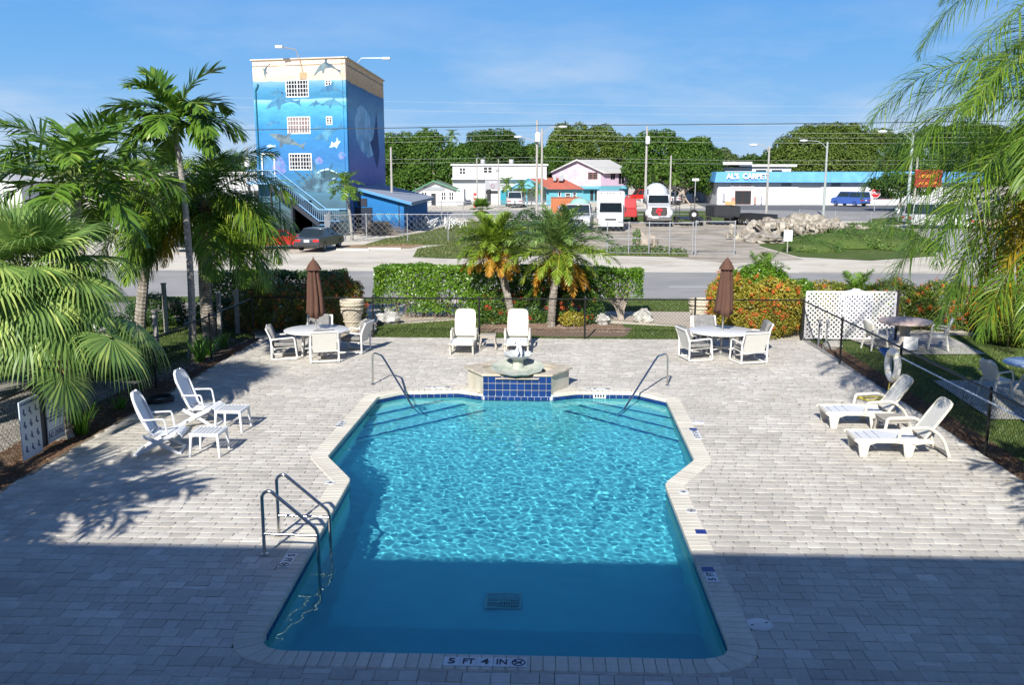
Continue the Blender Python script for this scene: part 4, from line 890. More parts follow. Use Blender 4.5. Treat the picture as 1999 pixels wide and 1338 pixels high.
def mono_chair(label, loc, rz, m=None):
    m = m or M_wpl; t = thing('garden_chair', label, 'chair', loc, rz, 'plastic garden chairs')   # faces +x
    V = []; n = 9; ns = 10
    for i in range(ns+1):
        s = i/ns; w2 = .22+.05*math.sin(min(1, s*1.15)*PI)*1 if s < .7 else .27*math.sqrt(max(.02, 1-((s-.7)/.33)**2))
        for j in range(n): q = -1+2*j/(n-1); V.append((-.20-.16*s+.07*q*q*(1), w2*q, .42+.46*s))
    k = MB(); k.add(V, [(i*n+j, i*n+j+1, (i+1)*n+j+1, (i+1)*n+j) for i in range(ns) for j in range(n-1)]); o = k.build('backrest', m, t, smooth=True, ang=80); q = o.modifiers.new('t', 'SOLIDIFY'); q.thickness = .014
    k = MB(); k.box((.02, 0, .41), (.46, .46, .025)); k.box((.02, .22, .38), (.44, .02, .07)); k.box((.02, -.22, .38), (.44, .02, .07)); k.build('seat', m, t, bevel=.012)
    for s in (-1, 1):
        k = MB(); k.tube(arc3([(-.27, s*.25, .60), (.15, s*.27, .64), (.22, s*.25, .40)], [.07]), .022, 6); k.build('armrest', m, t, smooth=True)
        for x, dx in ((.2, .05), (-.2, -.07)): k = MB(); k.tube([(x, s*.21, .40), (x+dx, s*.25, 0)], .034, 5, r2=.024); k.build('leg', m, t)
    return t
mono_chair('white plastic garden chair left of the round stone table, by the lattice', (9.15, 26.6), .25)
mono_chair('white plastic garden chair right of the round stone table, by the orange flowers', (10.95, 26.75), PI-.35)
mono_chair('white plastic garden chair at the blue table, seen at the right edge', (9.92, 20.95), .3)
t = thing('blue_table', 'round pale blue patio table cut by the right edge of the view', 'table', (10.95, 21.3)); k = MB(); k.lathe([(0, .68), (.68, .68), (.70, .70), (.68, .72), (0, .72)], 30); k.build('tabletop', mat('pale_blue', (.40, .52, .66), .4), t, smooth=True)
for i in range(4): a = PI/4+i*PI/2; k = MB(); k.tube([(.1*math.cos(a), .1*math.sin(a), .66), (.45*math.cos(a), .45*math.sin(a), 0)], .03, 6); k.build('leg', M_wpl, t)
# urns, rocks, posts
M_urn = mat('cream_urn', (.56, .50, .39), .8, .12, 8, .5, 30)
def urn(label, loc):
    t = thing('planter_urn', label, 'planter', loc, 0, 'cream stone urns behind the fence'); k = MB()
    k.lathe([(.22, 0), (.24, .06), (.20, .10), (.24, .25), (.31, .55), (.34, .72), (.33, .78), (.36, .80), (.39, .86), (.36, .90), (.38, .93), (.37, 1.0), (.32, 1.0), (.30, .9), (0, .88)], 32, wob=lambda a, z: 1+.02*math.sin(a*9+z*8)); k.build('body', M_urn, t, smooth=True, ang=40)
    for z in (.30, .70):
        k = MB(); k.lathe([(.262 if z < .5 else .35, z), (.29 if z < .5 else .368, z+.02), (.262 if z < .5 else .35, z+.045)], 28); k.build('moulding', M_urn, t, smooth=True)
    for i in range(8):
        a = 2*PI*i/8; k = MB(); k.tube([(.335*math.cos(a), .335*math.sin(a), .68), (.335*math.cos(a+.35), .335*math.sin(a+.35), .56), (.315*math.cos(a+.75), .315*math.sin(a+.75), .66)], .018, 5); k.build('garland', M_urn, t, smooth=True)
    return t
urn('cream stone urn with garlands behind the fence near the left umbrella', (-6.15, 29.0)); urn('cream stone urn behind the fence near the right umbrella', (4.72, 29.6))
M_rock = mat('pale_rock', (.38, .37, .34), .95, .3, 5, .9, 14, col2=(.55, .54, .5), c2s=4)
for lab, loc, r in (('pale boulder at the foot of the hedge stems by the footpath', (3.15, 31.6), (.32, .26, .24)), ('grey mossy boulder right of the tall date palm', (1.75, 30.9), (.26, .22, .2)), ('flat pale rock at the left end of the clipped hedge', (-5.35, 30.9), (.4, .35, .22)),
    ('low boulder beside the left urn', (-5.75, 29.1), (.32, .3, .25)), ('white rounded rock in the left yard behind the fan palm', (-13.6, 27.3), (.4, .3, .28))):
    k = MB(); k.blob((0, 0, r[2]*.6), r, rg, 14, 9, .28, 2.2); o = k.build('rock', M_rock, None, smooth=True, loc=(*loc, -.03), ang=35); tag(o, lab, 'rock', 'rocks along the beds')
M_wood = mat('grey_wood', (.36, .34, .31), .9, .2, 6, .5, 40)
for i, (lab, p, h) in enumerate((('weathered square post left of the queen palm trunk', (-11.9, 28.6), 1.5), ('tall weathered square post right of the queen palm trunk', (-9.75, 27.3), 1.35), ('second weathered post close behind the tall one', (-9.62, 28.5), 1.3), ('short pale post beside the thin palm trunk', (-11.0, 25.7), 1.1))):
    k = MB(); k.box((0, 0, h/2), (.11, .11, h)); k.box((0, 0, h+.02), (.14, .14, .04)); o = k.build('wooden_post', M_wood, None, loc=(*p, 0)); tag(o, lab, 'post', 'weathered posts in the left yard')

# ================================================================== PLANTS NEAR THE POOL
def frond_mesh(name, m, Lf, elev, droop, nl, ll, w, hang, seed, plum=.25, side0=.12, rach=.016, curve=1.2, vang=(75, 30), twist=.5, rm=None, lsegs=3, wshape=.35):
    """feather frond starting at the origin and running along +x; elev and droop in degrees"""
    rs = random.Random(seed); V = []; F = []; mi = []
    n = 16; pts = []; p = Vector((0, 0, 0)); tang = []
    for i in range(n+1):
        s = i/n; th = R(elev) - R(droop)*s**curve; t = Vector((math.cos(th), .0, math.sin(th))); tang.append(t); pts.append(p.copy()); p = p + t*(Lf/n)
    b = 0
    for i in range(n+1):
        r = rach*(1-.85*i/n); t = tang[i]; u = Vector((0, 1, 0)); v = t.cross(u)
        for q in (u, v, -u, -v): V.append(pts[i]+q*r)
    for i in range(n):
        for k in range(4): F.append((i*4+k, i*4+(k+1) % 4, (i+1)*4+(k+1) % 4, (i+1)*4+k)); mi.append(1)
    for i in range(nl):
        s = side0 + (1-side0)*(i+.5)/nl; f = s*n; a = min(n-1, int(f)); P = pts[a].lerp(pts[a+1], f-a); t = tang[a].lerp(tang[a+1], f-a).normalized()
        up = Vector((0, 1, 0)).cross(t)*-1
        if up.z < 0 and abs(t.z) < .9: up = -up
        env = (math.sin(PI*min(1, (s-side0)/(1-side0)*.86+.14))**.6)*(.97 if s < .9 else .8)
        for sd in (-1, 1):
            ang = R(vang[0]+(vang[1]-vang[0])*s+rs.uniform(-8, 8)); l = ll*env*rs.uniform(.85, 1.1)
            d = (t*math.cos(ang)+Vector((0, sd, 0))*math.sin(ang)+up*rs.uniform(-plum, plum)+up*.12).normalized()
            if rs.random() < .02: continue
            q = P.copy(); wd = w*rs.uniform(.8, 1.15); b = len(V); g = Vector((0, 0, -1))
            sidev = d.cross(up).normalized()*1.0+up*rs.uniform(-twist, twist); sidev = (sidev-d*sidev.dot(d)).normalized()
            for k in range(lsegs+1):
                e = k/lsegs; ww = wd*.5*(math.sin(PI*min(.97, wshape*.5+e*(1-wshape*.5)))**.75 if k < lsegs else .06)
                if k == 0: ww = wd*.22
                V.append(q-sidev*ww); V.append(q+sidev*ww)
                if k < lsegs: q = q + d*(l/lsegs); d = (d+g*hang*(.5+e)*rs.uniform(.8, 1.2)/lsegs*1.6).normalized()
            for k in range(lsegs): F.append((b+2*k, b+2*k+1, b+2*k+3, b+2*k+2)); mi.append(0)
    me = meshnp(name, V, F, m); me.materials.append(rm or m); me.polygons.foreach_set('material_index', mi); return me

def fan_mesh(name, m, Lp, elev, Rb, nseg, spread, droop, fuse, tipdrop, seed, pm_=None, w=1.0):
    """fan leaf: stalk along +x then a pleated blade split into hanging tips"""
    rs = random.Random(seed); V = []; F = []; mi = []
    n = 6; p = Vector((0, 0, 0)); pts = []; th = R(elev)
    for i in range(n+1): pts.append(p.copy()); a = th-R(droop)*.35*(i/n)**2; p = p+Vector((math.cos(a), 0, math.sin(a)))*(Lp/n)
    for i in range(n+1):
        for q in ((0, 1, 0), (0, 0, 1), (0, -1, 0), (0, 0, -1)): V.append(pts[i]+Vector(q)*.014*(1-.3*i/n))
    for i in range(n):
        for k in range(4): F.append((i*4+k, i*4+(k+1) % 4, (i+1)*4+(k+1) % 4, (i+1)*4+k)); mi.append(1)
    H = pts[-1]; a = th-R(droop)*.7; ax = Vector((math.cos(a), 0, math.sin(a))); ay = Vector((0, 1, 0)); az = ax.cross(ay)
    if az.z < 0: az = -az
    g = Vector((0, 0, -1))
    for i in range(nseg):
        f = -1+2*(i+.5)/nseg; ph = R(spread)*f; dp = R(spread)*2/nseg/2; L_ = Rb*(1-.22*abs(f)**2)*rs.uniform(.93, 1.05); b = len(V)
        sts = [(.06, 1), (fuse*.5, 1), (fuse, 1.0), (fuse+(1-fuse)*.35, .62), (fuse+(1-fuse)*.7, .34), (1, .05)]
        dirn = (ax*math.cos(ph)+ay*math.sin(ph)).normalized(); q = H.copy(); last = 0; d = dirn.copy(); sv = (-ax*math.sin(ph)+ay*math.cos(ph))
        cupv = az*(-.18*abs(f))
        d = (d+cupv).normalized(); tw = rs.uniform(-.3, .3)
        for k, (s, ww) in enumerate(sts):
            q = q+d*(s-last)*L_; last = s
            wid = fuse*L_*dp*ww*w if k >= 2 else s*L_*dp
            sv2 = (sv+az*(tw if k > 2 else (.35 if i % 2 else -.35))).normalized()
            V.append(q-sv2*wid); V.append(q+sv2*wid)
            if k >= 1: d = (d+g*(tipdrop*(.12 if k == 1 else .30 if k == 2 else .85))*rs.uniform(.8, 1.25)).normalized()
        for k in range(len(sts)-1): F.append((b+2*k, b+2*k+1, b+2*k+3, b+2*k+2)); mi.append(0)
    me = meshnp(name, V, F, m); me.materials.append(pm_ or m); me.polygons.foreach_set('material_index', mi); return me

M_trunk = mat('palm_trunk', (.22, .19, .155), .95, .25, 14, .9, 30, col2=(.34, .31, .27), c2s=6)
M_trunkw = mat('pale_ringed_trunk', (.36, .34, .31), .9, .2, 12, .6, 30, col2=(.22, .20, .17), c2s=18)
M_boot = mat('old_leaf_bases', (.20, .10, .05), .95, .35, 9, .9, 30, col2=(.32, .20, .12), c2s=8)
M_rach = mat('green_stalk', (.20, .26, .07), .6, .15, 4); M_rachy = mat('yellow_stalk', (.42, .34, .06), .6, .15, 4)
def trunk_mesh(parent, pts, r0, r1, m, rings=.12, n=10, name='trunk', boots=0):
    P = [Vector(p) for p in pts]; seg = []; k = MB()
    tot = sum((b-a).length for a, b in zip(P, P[1:])); cnt = max(4, int(tot/rings)); out = []; rad = []
    for i in range(cnt*2+1):
        s = i/(cnt*2); d = s*(len(P)-1); a = min(len(P)-2, int(d)); q = P[a].lerp(P[a+1], d-a)
        if 0 < a or d > 0:
            pass
        out.append(q); rad.append((r0+(r1-r0)*s)*(1.06 if i % 2 else .97)*(1+.25*max(0, 1-s*12)))
    k.tube(out, rad, n); o = k.build(name, m, parent, smooth=False); return o
def spline(p0, p1, p2, n=9):
    a, b, c = Vector(p0), Vector(p1), Vector(p2); return [a*(1-t)**2+b*2*t*(1-t)+c*t*t for t in [i/n for i in range(n+1)]]
def palm(name, label, base, crown, bend, r0, r1, variants, count, tm=None, group=None, seed=1, phase=0, elevspan=None, trunk_n=10, az_list=None, tilt=.06, shaft=None, boots=0, rings=.12):
    """variants: frond meshes ordered young (upright) to old (hanging)"""
    t = thing(name, label, 'palm tree', (*base, 0), 0, group); c = Vector((crown[0]-base[0], crown[1]-base[1], crown[2])); rs = random.Random(seed)
    mid = c*.5+Vector((bend[0], bend[1], 0)); trunk_mesh(t, spline((0, 0, -.1), mid, c), r0, r1, tm or M_trunk, rings, trunk_n)
    if shaft: k = MB(); k.tube([c-Vector((0, 0, shaft[0]*.5)), c+Vector((0, 0, shaft[0]*.3)), c+Vector((0, 0, shaft[0]))], [r1*1.1, r1*1.35, r1*.6], 8); k.build('crownshaft', shaft[1], t, smooth=True); c = c+Vector((0, 0, shaft[0]*.85))
    if boots:
        k = MB()
        for i in range(boots):
            a = i*2.4; z = -i*.035; k.box((c.x+math.cos(a)*r1*1.3, c.y+math.sin(a)*r1*1.3, c.z+z), (.05, .09, .26), rz=a, ry=.45)
        o = k.build('leaf_bases', M_boot, t); o['kind'] = 'stuff'
    for i in range(count):
        f = i/max(1, count-1); a = phase+i*2.39996+rs.uniform(-.25, .25)
        if az_list and i < len(az_list): a = az_list[i][0]; v = variants[az_list[i][1]]
        else: v = variants[min(len(variants)-1, int(f*len(variants)))]
        o = link('frond', v, t, (c.x+.04*math.cos(a), c.y+.04*math.sin(a), c.z-.12*f), (rs.uniform(-tilt, tilt), rs.uniform(-tilt, tilt), a)); s = rs.uniform(.9, 1.08); o.scale = (s, s, s)
    return t
# --- leaf colours
L_fan = leafmat('fan_leaf', (0.099, 0.199, 0.046), (0.251, 0.381, 0.094), (0.465, 0.549, 0.140), rough=.45, trans=.22, spec=.35)
L_xmas = leafmat('manila_leaf', (0.054, 0.135, 0.016), (0.155, 0.284, 0.034), (0.373, 0.459, 0.081), rough=.35, trans=.25)
L_queen = leafmat('queen_leaf', (0.073, 0.162, 0.016), (0.194, 0.324, 0.030), (0.421, 0.459, 0.054), rough=.4, trans=.35)
L_queeny = leafmat('yellowing_leaf', (.36, .30, .02), (.52, .36, .02), (.50, .22, .02), rough=.5, trans=.4)
L_blue = leafmat('bluish_leaf', (0.072, 0.156, 0.060), (0.144, 0.264, 0.108), (0.216, 0.336, 0.144), rough=.4, trans=.3)
L_date = leafmat('date_leaf', (0.109, 0.198, 0.017), (0.242, 0.352, 0.033), (0.411, 0.462, 0.088), rough=.35, trans=.25)
L_dated = leafmat('date_leaf_dark', (0.086, 0.165, 0.038), (0.173, 0.285, 0.068), (0.380, 0.480, 0.165), rough=.28, trans=.2, spec=.7)
L_old = leafmat('old_orange_leaf', (.42, .26, .02), (.55, .28, .03), (.40, .13, .02), rough=.5, trans=.3)
# --- big fan palm at the left
fanv = [fan_mesh('frond', L_fan, Lp, el, Rb, 46, sp, dr, .5, td, sd, M_rach) for Lp, el, Rb, sp, dr, td, sd in
    ((.75, 78, 1.15, 115, 30, .25, 1), (.9, 58, 1.2, 125, 45, .45, 2), (1.0, 38, 1.2, 130, 55, .6, 3), (1.05, 18, 1.2, 135, 60, .75, 4), (1.1, -5, 1.15, 135, 60, .8, 5), (1.15, -30, 1.1, 135, 45, .7, 6))]
palm('fan_palm', 'big fan palm with drooping pleated leaves at the left, over the deck corner', (-9.31, 17.11), (-9.55, 16.9, 2.95), (.1, .0), .21, .17, fanv, 46, group='fan palms in the left yard', seed=3, tilt=.12)
palm('fan_palm', 'second fan palm crowding the left edge behind the pool signs', (-11.3, 17.6), (-11.3, 17.6, 2.7), (.1, .1), .2, .17, fanv, 26, group='fan palms in the left yard', seed=9, phase=1, tilt=.12)
t = bpy.data.objects['fan_palm']; L_tan = leafmat('dead_leaf', (.16, .09, .04), (.34, .23, .11), (.46, .34, .18), rough=.8, trans=.15)
dead = fan_mesh('frond', L_tan, .8, -68, .8, 34, 100, 12, .5, .5, 14, M_boot); deadf = frond_mesh('frond', L_tan, 2.0, -62, 22, 60, .6, .022, 1.6, 19, plum=.4, rm=M_boot, lsegs=3)
for tn, zz in (('fan_palm', 2.75), ('fan_palm.001', 2.55)):
    for a in (-.9, .2, 1.2, 2.4, 3.6, 4.6): link('frond', dead, bpy.data.objects[tn], (.06*math.cos(a), .06*math.sin(a), zz), (0, 0, a))
o = link('frond', fan_mesh('frond', L_fan, .75, -62, .95, 40, 120, 20, .6, .4, 12, M_rachy), t, (.30, -.75, 2.05), (0, 0, -.25)); 
o = link('frond', fanv[4], t, (.35, -.4, 2.2), (0, 0, -.15)); o = link('frond', fanv[4], t, (.4, .1, 2.3), (0, 0, .35))
# --- thin tall manila palm
xv = [frond_mesh('frond', L_xmas, Lf, el, dr, 44, ll, .080, hg, sd, plum=.35, rm=M_rach, lsegs=3, curve=1.3, vang=(62, 28), twist=.3) for Lf, el, dr, ll, hg, sd in
    ((1.75, 76, 70, .62, .25, 1), (1.8, 58, 85, .66, .35, 2), (1.85, 38, 85, .68, .5, 3), (1.8, 16, 80, .66, .7, 4), (1.7, -6, 70, .62, .9, 5))]
M_shaft = mat('crown_shaft', (.16, .24, .05), .5, .1, 4)
palm('manila_palm', 'tall slender manila palm with feathery crown against the sky', (-9.68, 24.84), ((-9.30, 23.70, 5.85)), (.25, 0), .105, .062, xv, 21, M_trunkw, seed=4, shaft=(.5, M_shaft), phase=.3,
    az_list=[(2.6, 0), (.35, 0), (-2.0, 1), (1.1, 2), (2.95, 2), (.1, 3), (-.7, 3), (3.5, 3), (-2.6, 4)])
xv2 = [frond_mesh('frond', L_xmas, Lf, el, dr, 44, ll, .075, hg, sd, plum=.5, rm=M_rach, curve=1.2, vang=(62, 30), twist=.5) for Lf, el, dr, ll, hg, sd in
    ((2.3, 70, 95, .75, .5, 1), (2.5, 50, 95, .8, .6, 2), (2.5, 28, 85, .8, .7, 3), (2.4, 4, 75, .75, .8, 4), (2.1, -20, 55, .7, .8, 5))]
palm('manila_palm', 'bushy dark manila palm behind the big fan palm', (-11.2, 20.6), ((-10.36, 20.60, 4.50)), (.1, 0), .13, .10, xv2, 20, M_trunkw, seed=6, shaft=(.35, M_shaft), phase=1.1)
# --- feathery bluish palm far left
bv = [frond_mesh('frond', L_blue, Lf, el, dr, 60, ll, .022, hg, sd, plum=.6, rm=M_rach, curve=1.4, vang=(70, 30)) for Lf, el, dr, ll, hg, sd in
    ((2.6, 78, 105, .6, .35, 1), (2.7, 62, 110, .62, .45, 2), (2.6, 35, 95, .6, .5, 3))]
palm('feather_palm', 'thin leaved bluish feather palm rising behind the left palms', (-12.6, 25.0), ((-12.68, 25.00, 4.80)), (.1, 0), .14, .1, bv, 10, seed=2, az_list=[(2.9, 1), (.25, 1), (3.5, 0), (-.4, 0), (1.6, 0), (.7, 2)])
# --- queen palm left, trunk behind the corner of the deck
qv = [frond_mesh('frond', L_queen, Lf*1.15, el, dr, 110, ll*1.15, .032, hg, sd, plum=.55, rm=M_rach, curve=1.15, vang=(68, 30), lsegs=4) for Lf, el, dr, ll, hg, sd in
    ((2.3, 72, 95, .70, .7, 1), (2.5, 50, 120, .8, 1.1, 2), (2.6, 28, 112, .85, 1.3, 3), (2.6, 6, 92, .85, 1.4, 4), (2.5, -22, 62, .8, 1.4, 5))]
qy = frond_mesh('frond', L_queeny, 2.3, -25, 60, 70, .7, .030, 1.4, 8, plum=.4, rm=M_rachy, lsegs=4)
qp = palm('queen_palm', 'queen palm with weeping fronds right of the thin palm, over the old sedan', (-10.05, 27.33), ((-9.55, 26.20, 4.09)), (-.25, 0), .20, .13, qv, 19, seed=8, boots=26, phase=.5, rings=.09)
cq = qp.children[0]
for a, v in ((3.0, qy), (3.5, qy), (.12, qv[2]), (-.25, qv[3]), (-.5, qv[2]), (3.3, qv[3]), (2.5, qv[3]), (-.7, qv[4]), (3.9, qv[3]), (2.9, qv[1])):
    l = Vector(((-9.55, 26.20, 4.09)))-Vector((*(-10.05, 27.33), 0)); link('frond', v, qp, tuple(l-Vector((0, 0, .15))), (0, 0, a))
# --- right side queen palms close to the camera
rv = [frond_mesh('frond', L_queen, Lf, el, dr, 120, ll, .018, hg, sd, plum=.55, rm=M_rach, curve=1.1, vang=(70, 30), lsegs=4) for Lf, el, dr, ll, hg, sd in
    ((3.6, 70, 85, .8, .8, 11), (4.1, 50, 112, .95, 1.1, 12), (4.3, 30, 108, 1.0, 1.3, 13), (4.1, 8, 88, 1.0, 1.5, 14), (3.7, -16, 62, .9, 1.5, 15))]
ry = frond_mesh('frond', L_queeny, 3.1, -20, 62, 90, .8, .026, 1.5, 18, plum=.4, rm=M_rachy, lsegs=4)
rp = palm('queen_palm', 'queen palm at the right edge whose long fronds weep across the view', (9.0, 15.4), (8.75, 15.6, 5.75), (.2, 0), .2, .15, rv, 19, seed=5, boots=20, phase=2.0,
    az_list=[(3.15, 1), (3.35, 2), (2.8, 1), (3.7, 1), (-2.3, 2), (3.05, 3), (2.75, 4), (3.45, 4), (2.95, 2), (3.55, 3), (4.0, 2)])
for a, dz in ((3.55, 5.6), (2.9, 5.5), (3.3, 5.3), (3.75, 5.4), (4.05, 5.1), (3.45, 4.8), (3.95, 4.7)): link('frond', ry, rp, (-.3, -.1, dz), (0, 0, a))
for a in (.4, 2.2, 3.9, 5.2): link('frond', deadf, rp, (-.25, .1, 5.2), (0, 0, a)); link('frond', deadf, qp, (.1+(-9.55)-(-10.05), -.1, 3.9), (0, 0, a+.5))
for a, v_ in ((3.2, 4), (3.6, 4), (3.0, 3), (3.9, 4)): link('frond', rv[v_], rp, (-.3, -.1, 4.9), (0, 0, a))
palm('queen_palm', 'taller queen palm beyond the right edge, its frond tips hanging in at the top', (10.1, 17.6), (9.9, 17.5, 8.1), (.2, 0), .2, .14, rv, 12, seed=15, phase=1.3, az_list=[(3.3, 3), (2.9, 4), (3.7, 4)])
palm('manila_palm', 'manila palm outside the frame beside the near right deck', (8.6, 8.4), (7.7, 8.4, 4.2), (.1, 0), .14, .1, xv2, 24, M_trunkw, seed=25, phase=.3)
palm('manila_palm', 'manila palm outside the frame beside the near left deck', (-9.9, 7.5), (-9.2, 7.4, 3.8), (.1, 0), .14, .1, xv2, 26, M_trunkw, seed=26, phase=.9)
palm('queen_palm', 'second weeping palm between the manila palms, left of the thin trunk', (-12.6, 28.2), ((-11.62, 27.60, 3.97)), (-.1, 0), .18, .12, qv, 20, seed=18, boots=20, phase=1.5, az_list=[(-.6, 3), (-1.3, 3), (.1, 2)])
palm('young_palm', 'low feathery palm filling the left yard behind the fan palm', (-12.2, 21.5), (-12.2, 21.5, 1.3), (0, 0), .12, .1, xv2, 20, seed=19)
# --- two date palms behind the back fence
dvA = [frond_mesh('frond', m_, Lf, el, dr, 54, ll*1.15, .030, hg, sd, plum=.5, rm=r_, curve=1.3, vang=(58, 25), lsegs=2) for m_, r_, Lf, el, dr, ll, hg, sd in
    ((L_date, M_rach, 1.25, 80, 60, .30, .25, 1), (L_date, M_rach, 1.35, 58, 80, .33, .3, 2), (L_date, M_rach, 1.4, 36, 85, .34, .35, 3), (L_date, M_rach, 1.35, 12, 80, .33, .4, 4), (L_old, M_rachy, 1.25, -18, 62, .30, .4, 5))]
dvB = [frond_mesh('frond', m_, Lf, el, dr, 58, ll*1.15, .032, hg, sd, plum=.4, rm=r_, curve=1.3, vang=(60, 25), lsegs=2) for m_, r_, Lf, el, dr, ll, hg, sd in
    ((L_dated, M_rach, 1.6, 82, 55, .32, .2, 21), (L_dated, M_rach, 1.8, 60, 80, .36, .25, 22), (L_dated, M_rach, 2.05, 38, 82, .38, .3, 23), (L_date, M_rach, 2.05, 14, 72, .36, .35, 24), (L_date, M_rachy, 1.6, -16, 56, .33, .35, 25), (L_old, M_rachy, 1.5, -42, 38, .33, .35, 26))]
palm('date_palm', 'smaller date palm with leaning trunk in front of the clipped hedge', (-1.17, 30.61), ((-1.85, 30.60, 2.56)), (.12, 0), .115, .12, dvA, 54, seed=31, tilt=.12, boots=22)
palm('date_palm', 'larger date palm with orange lower fronds right of the leaning one', (0.05, 30.35), ((0.31, 30.20, 2.50)), (-.1, 0), .12, .14, dvB, 62, seed=33, tilt=.12, boots=26)

# ------------------------------------------------------------------ bushes and hedges
def shell_points(n, rgn, rs):
    """points and outward directions near the surface of a region: box (x0,x1,y0,y1,z0,z1) or ellipsoid (c, r)"""
    if len(rgn) == 6:
        x0, x1, y0, y1, z0, z1 = rgn; d = np.array([x1-x0, y1-y0, z1-z0]); A = np.array([d[1]*d[2]]*2+[d[0]*d[2]]*2+[d[0]*d[1]]); f = rs.choice(5, n, p=A/A.sum())
        P = np.c_[rs.uniform(x0, x1, n), rs.uniform(y0, y1, n), rs.uniform(z0, z1, n)]; D = np.zeros((n, 3)); dep = np.abs(rs.normal(0, .11, n))
        for i, (ax, v, s) in enumerate(((0, x0, -1), (0, x1, 1), (1, y0, -1), (1, y1, 1), (2, z1, 1))):
            k = f == i; P[k, ax] = v-s*dep[k]; D[k, ax] = s
        w = np.sin(P[:, [0]]*2.1+P[:, [2]]*3)*.05+np.sin(P[:, [0]]*5.3+P[:, [1]]*4)*.035; P += D*w
        return P, D
    c, r = rgn; u = rs.normal(size=(n, 3)); u /= np.linalg.norm(u, axis=1)[:, None]
    lump = 1+.10*np.sin(u[:, [0]]*6+c[0])*np.cos(u[:, [2]]*5+c[1])+.07*np.sin(u[:, [1]]*9+u[:, [0]]*7)
    P = np.array(c)+u*np.array(r)*lump*(1-np.abs(rs.normal(0, .13, (n, 1)))); D = u/np.array(r); return P, D/np.linalg.norm(D, axis=1)[:, None]
def leafy(name, regions, dens, size, m, parent, seed, cut=None, up=.35, rnd=.75, asp=.55):
    rs = np.random.default_rng(seed); Ps = []; Ds = []
    for rgn in regions:
        if len(rgn) == 6: d = [rgn[1]-rgn[0], rgn[3]-rgn[2], rgn[5]-rgn[4]]; area = 2*d[0]*d[2]+2*d[1]*d[2]+d[0]*d[1]
        else: r = rgn[1]; area = 4*PI*((r[0]*r[1])**1.6/3+(r[0]*r[2])**1.6/3+(r[1]*r[2])**1.6/3)**(1/1.6)
        P, D = shell_points(int(area*dens), rgn, rs); k = P[:, 2] > .0; Ps.append(P[k]); Ds.append(D[k])
    P = np.concatenate(Ps); D = np.concatenate(Ds)
    if cut is not None: k = cut(P, rs); P, D = P[k], D[k]
    D = D+rs.normal(0, rnd, D.shape)+np.array([0, 0, up]); V, F = leaves_np(P, D, size*rs.uniform(.6, 1.25, len(P)), rs, asp)
    return link(name, meshnp(name, V, F, m), parent)
def twigs(parent, regions, n, m, seed, r=.012, base=None, spread=.5):
    rs = random.Random(seed); k = MB()
    for i in range(n):
        g = rs.choice(regions)
        if len(g) == 6: x, y, z1 = rs.uniform(g[0], g[1]), rs.uniform(g[2]+.1, g[3]-.1), g[5]
        else: x, y, z1 = g[0][0]+rs.uniform(-.7, .7)*g[1][0], g[0][1]+rs.uniform(-.7, .7)*g[1][1], g[0][2]+g[1][2]*.6
        b = base or (x+rs.uniform(-.2, .2), y, 0); p = [(b[0]+rs.uniform(-.08, .08), b[1]+rs.uniform(-.08, .08), -.05)]
        for j in range(1, 5): f = j/4; p.append((b[0]+(x-b[0])*f**1.3+rs.uniform(-.06, .06), b[1]+(y-b[1])*f+rs.uniform(-.06, .06), z1*f*rs.uniform(.85, 1)))
        k.tube(p, [r*(1-.6*q/4)*rs.uniform(.7, 1.3) for q in range(5)], 4, cap=False)
    o = k.build('stems', m, parent); o['kind'] = 'stuff'; return o
def blossoms(parent, regions, n, m, seed, R_=.075, per=20, size=.045):
    rs = np.random.default_rng(seed); Ps = []; Ds = []
    for rgn in regions:
        P, D = shell_points(n//len(regions), rgn, rs); k = (P[:, 2] > .1); P = P[k]; D = D[k]; P = P+D*.05
        for j in range(per): Ps.append(P+rs.normal(0, R_*.5, P.shape)); Ds.append(D+rs.normal(0, .5, D.shape))
    P = np.concatenate(Ps); D = np.concatenate(Ds); V, F = leaves_np(P, D, size, rs, .8); o = link('blossoms', meshnp('blossoms', V, F, m), parent); o['kind'] = 'stuff'; return o
L_hedge = leafmat('hedge_leaf', (.06, .15, .010), (.17, .32, .025), (.30, .45, .06), rough=.35, trans=.3, spec=.5)
L_hdark = leafmat('dark_hedge_leaf', (.022, .06, .012), (.055, .12, .02), (.09, .17, .035), rough=.4)
L_ixo = leafmat('ixora_leaf', (0.057, 0.115, 0.014), (0.172, 0.230, 0.023), (0.460, 0.380, 0.034), rough=.4, p3=.8)
L_yel = leafmat('yellow_green_leaf', (.16, .18, .015), (.42, .36, .04), (.60, .44, .07), rough=.45, p3=.78)
L_flow = leafmat('orange_flower', (.62, .10, .015), (.72, .17, .03), (.75, .30, .10), rough=.6, trans=.2)
L_red = leafmat('red_flower', (.42, .03, .01), (.60, .07, .02), (.66, .16, .05), rough=.6, trans=.2)
M_bark = mat('pale_bark', (.36, .31, .26), .95, .25, 8, .6, 30); M_barkd = mat('dark_bark', (.16, .12, .09), .95, .25, 8, .6, 30)
def gone(a):
    def f(P, rs): return ~((P[:, 2] < .55+.2*np.sin(P[:, 0]*3)) & (rs.random(len(P)) < a))
    return f
H0Y, H1Y = 31.9, 33.1
t = thing('clipped_hedge', 'long clipped green hedge behind the back fence, left of the date palms', 'hedge', (0, 0, 0)); HR = [(-6.0, 1.2, H0Y, H1Y, .15, 1.72)]
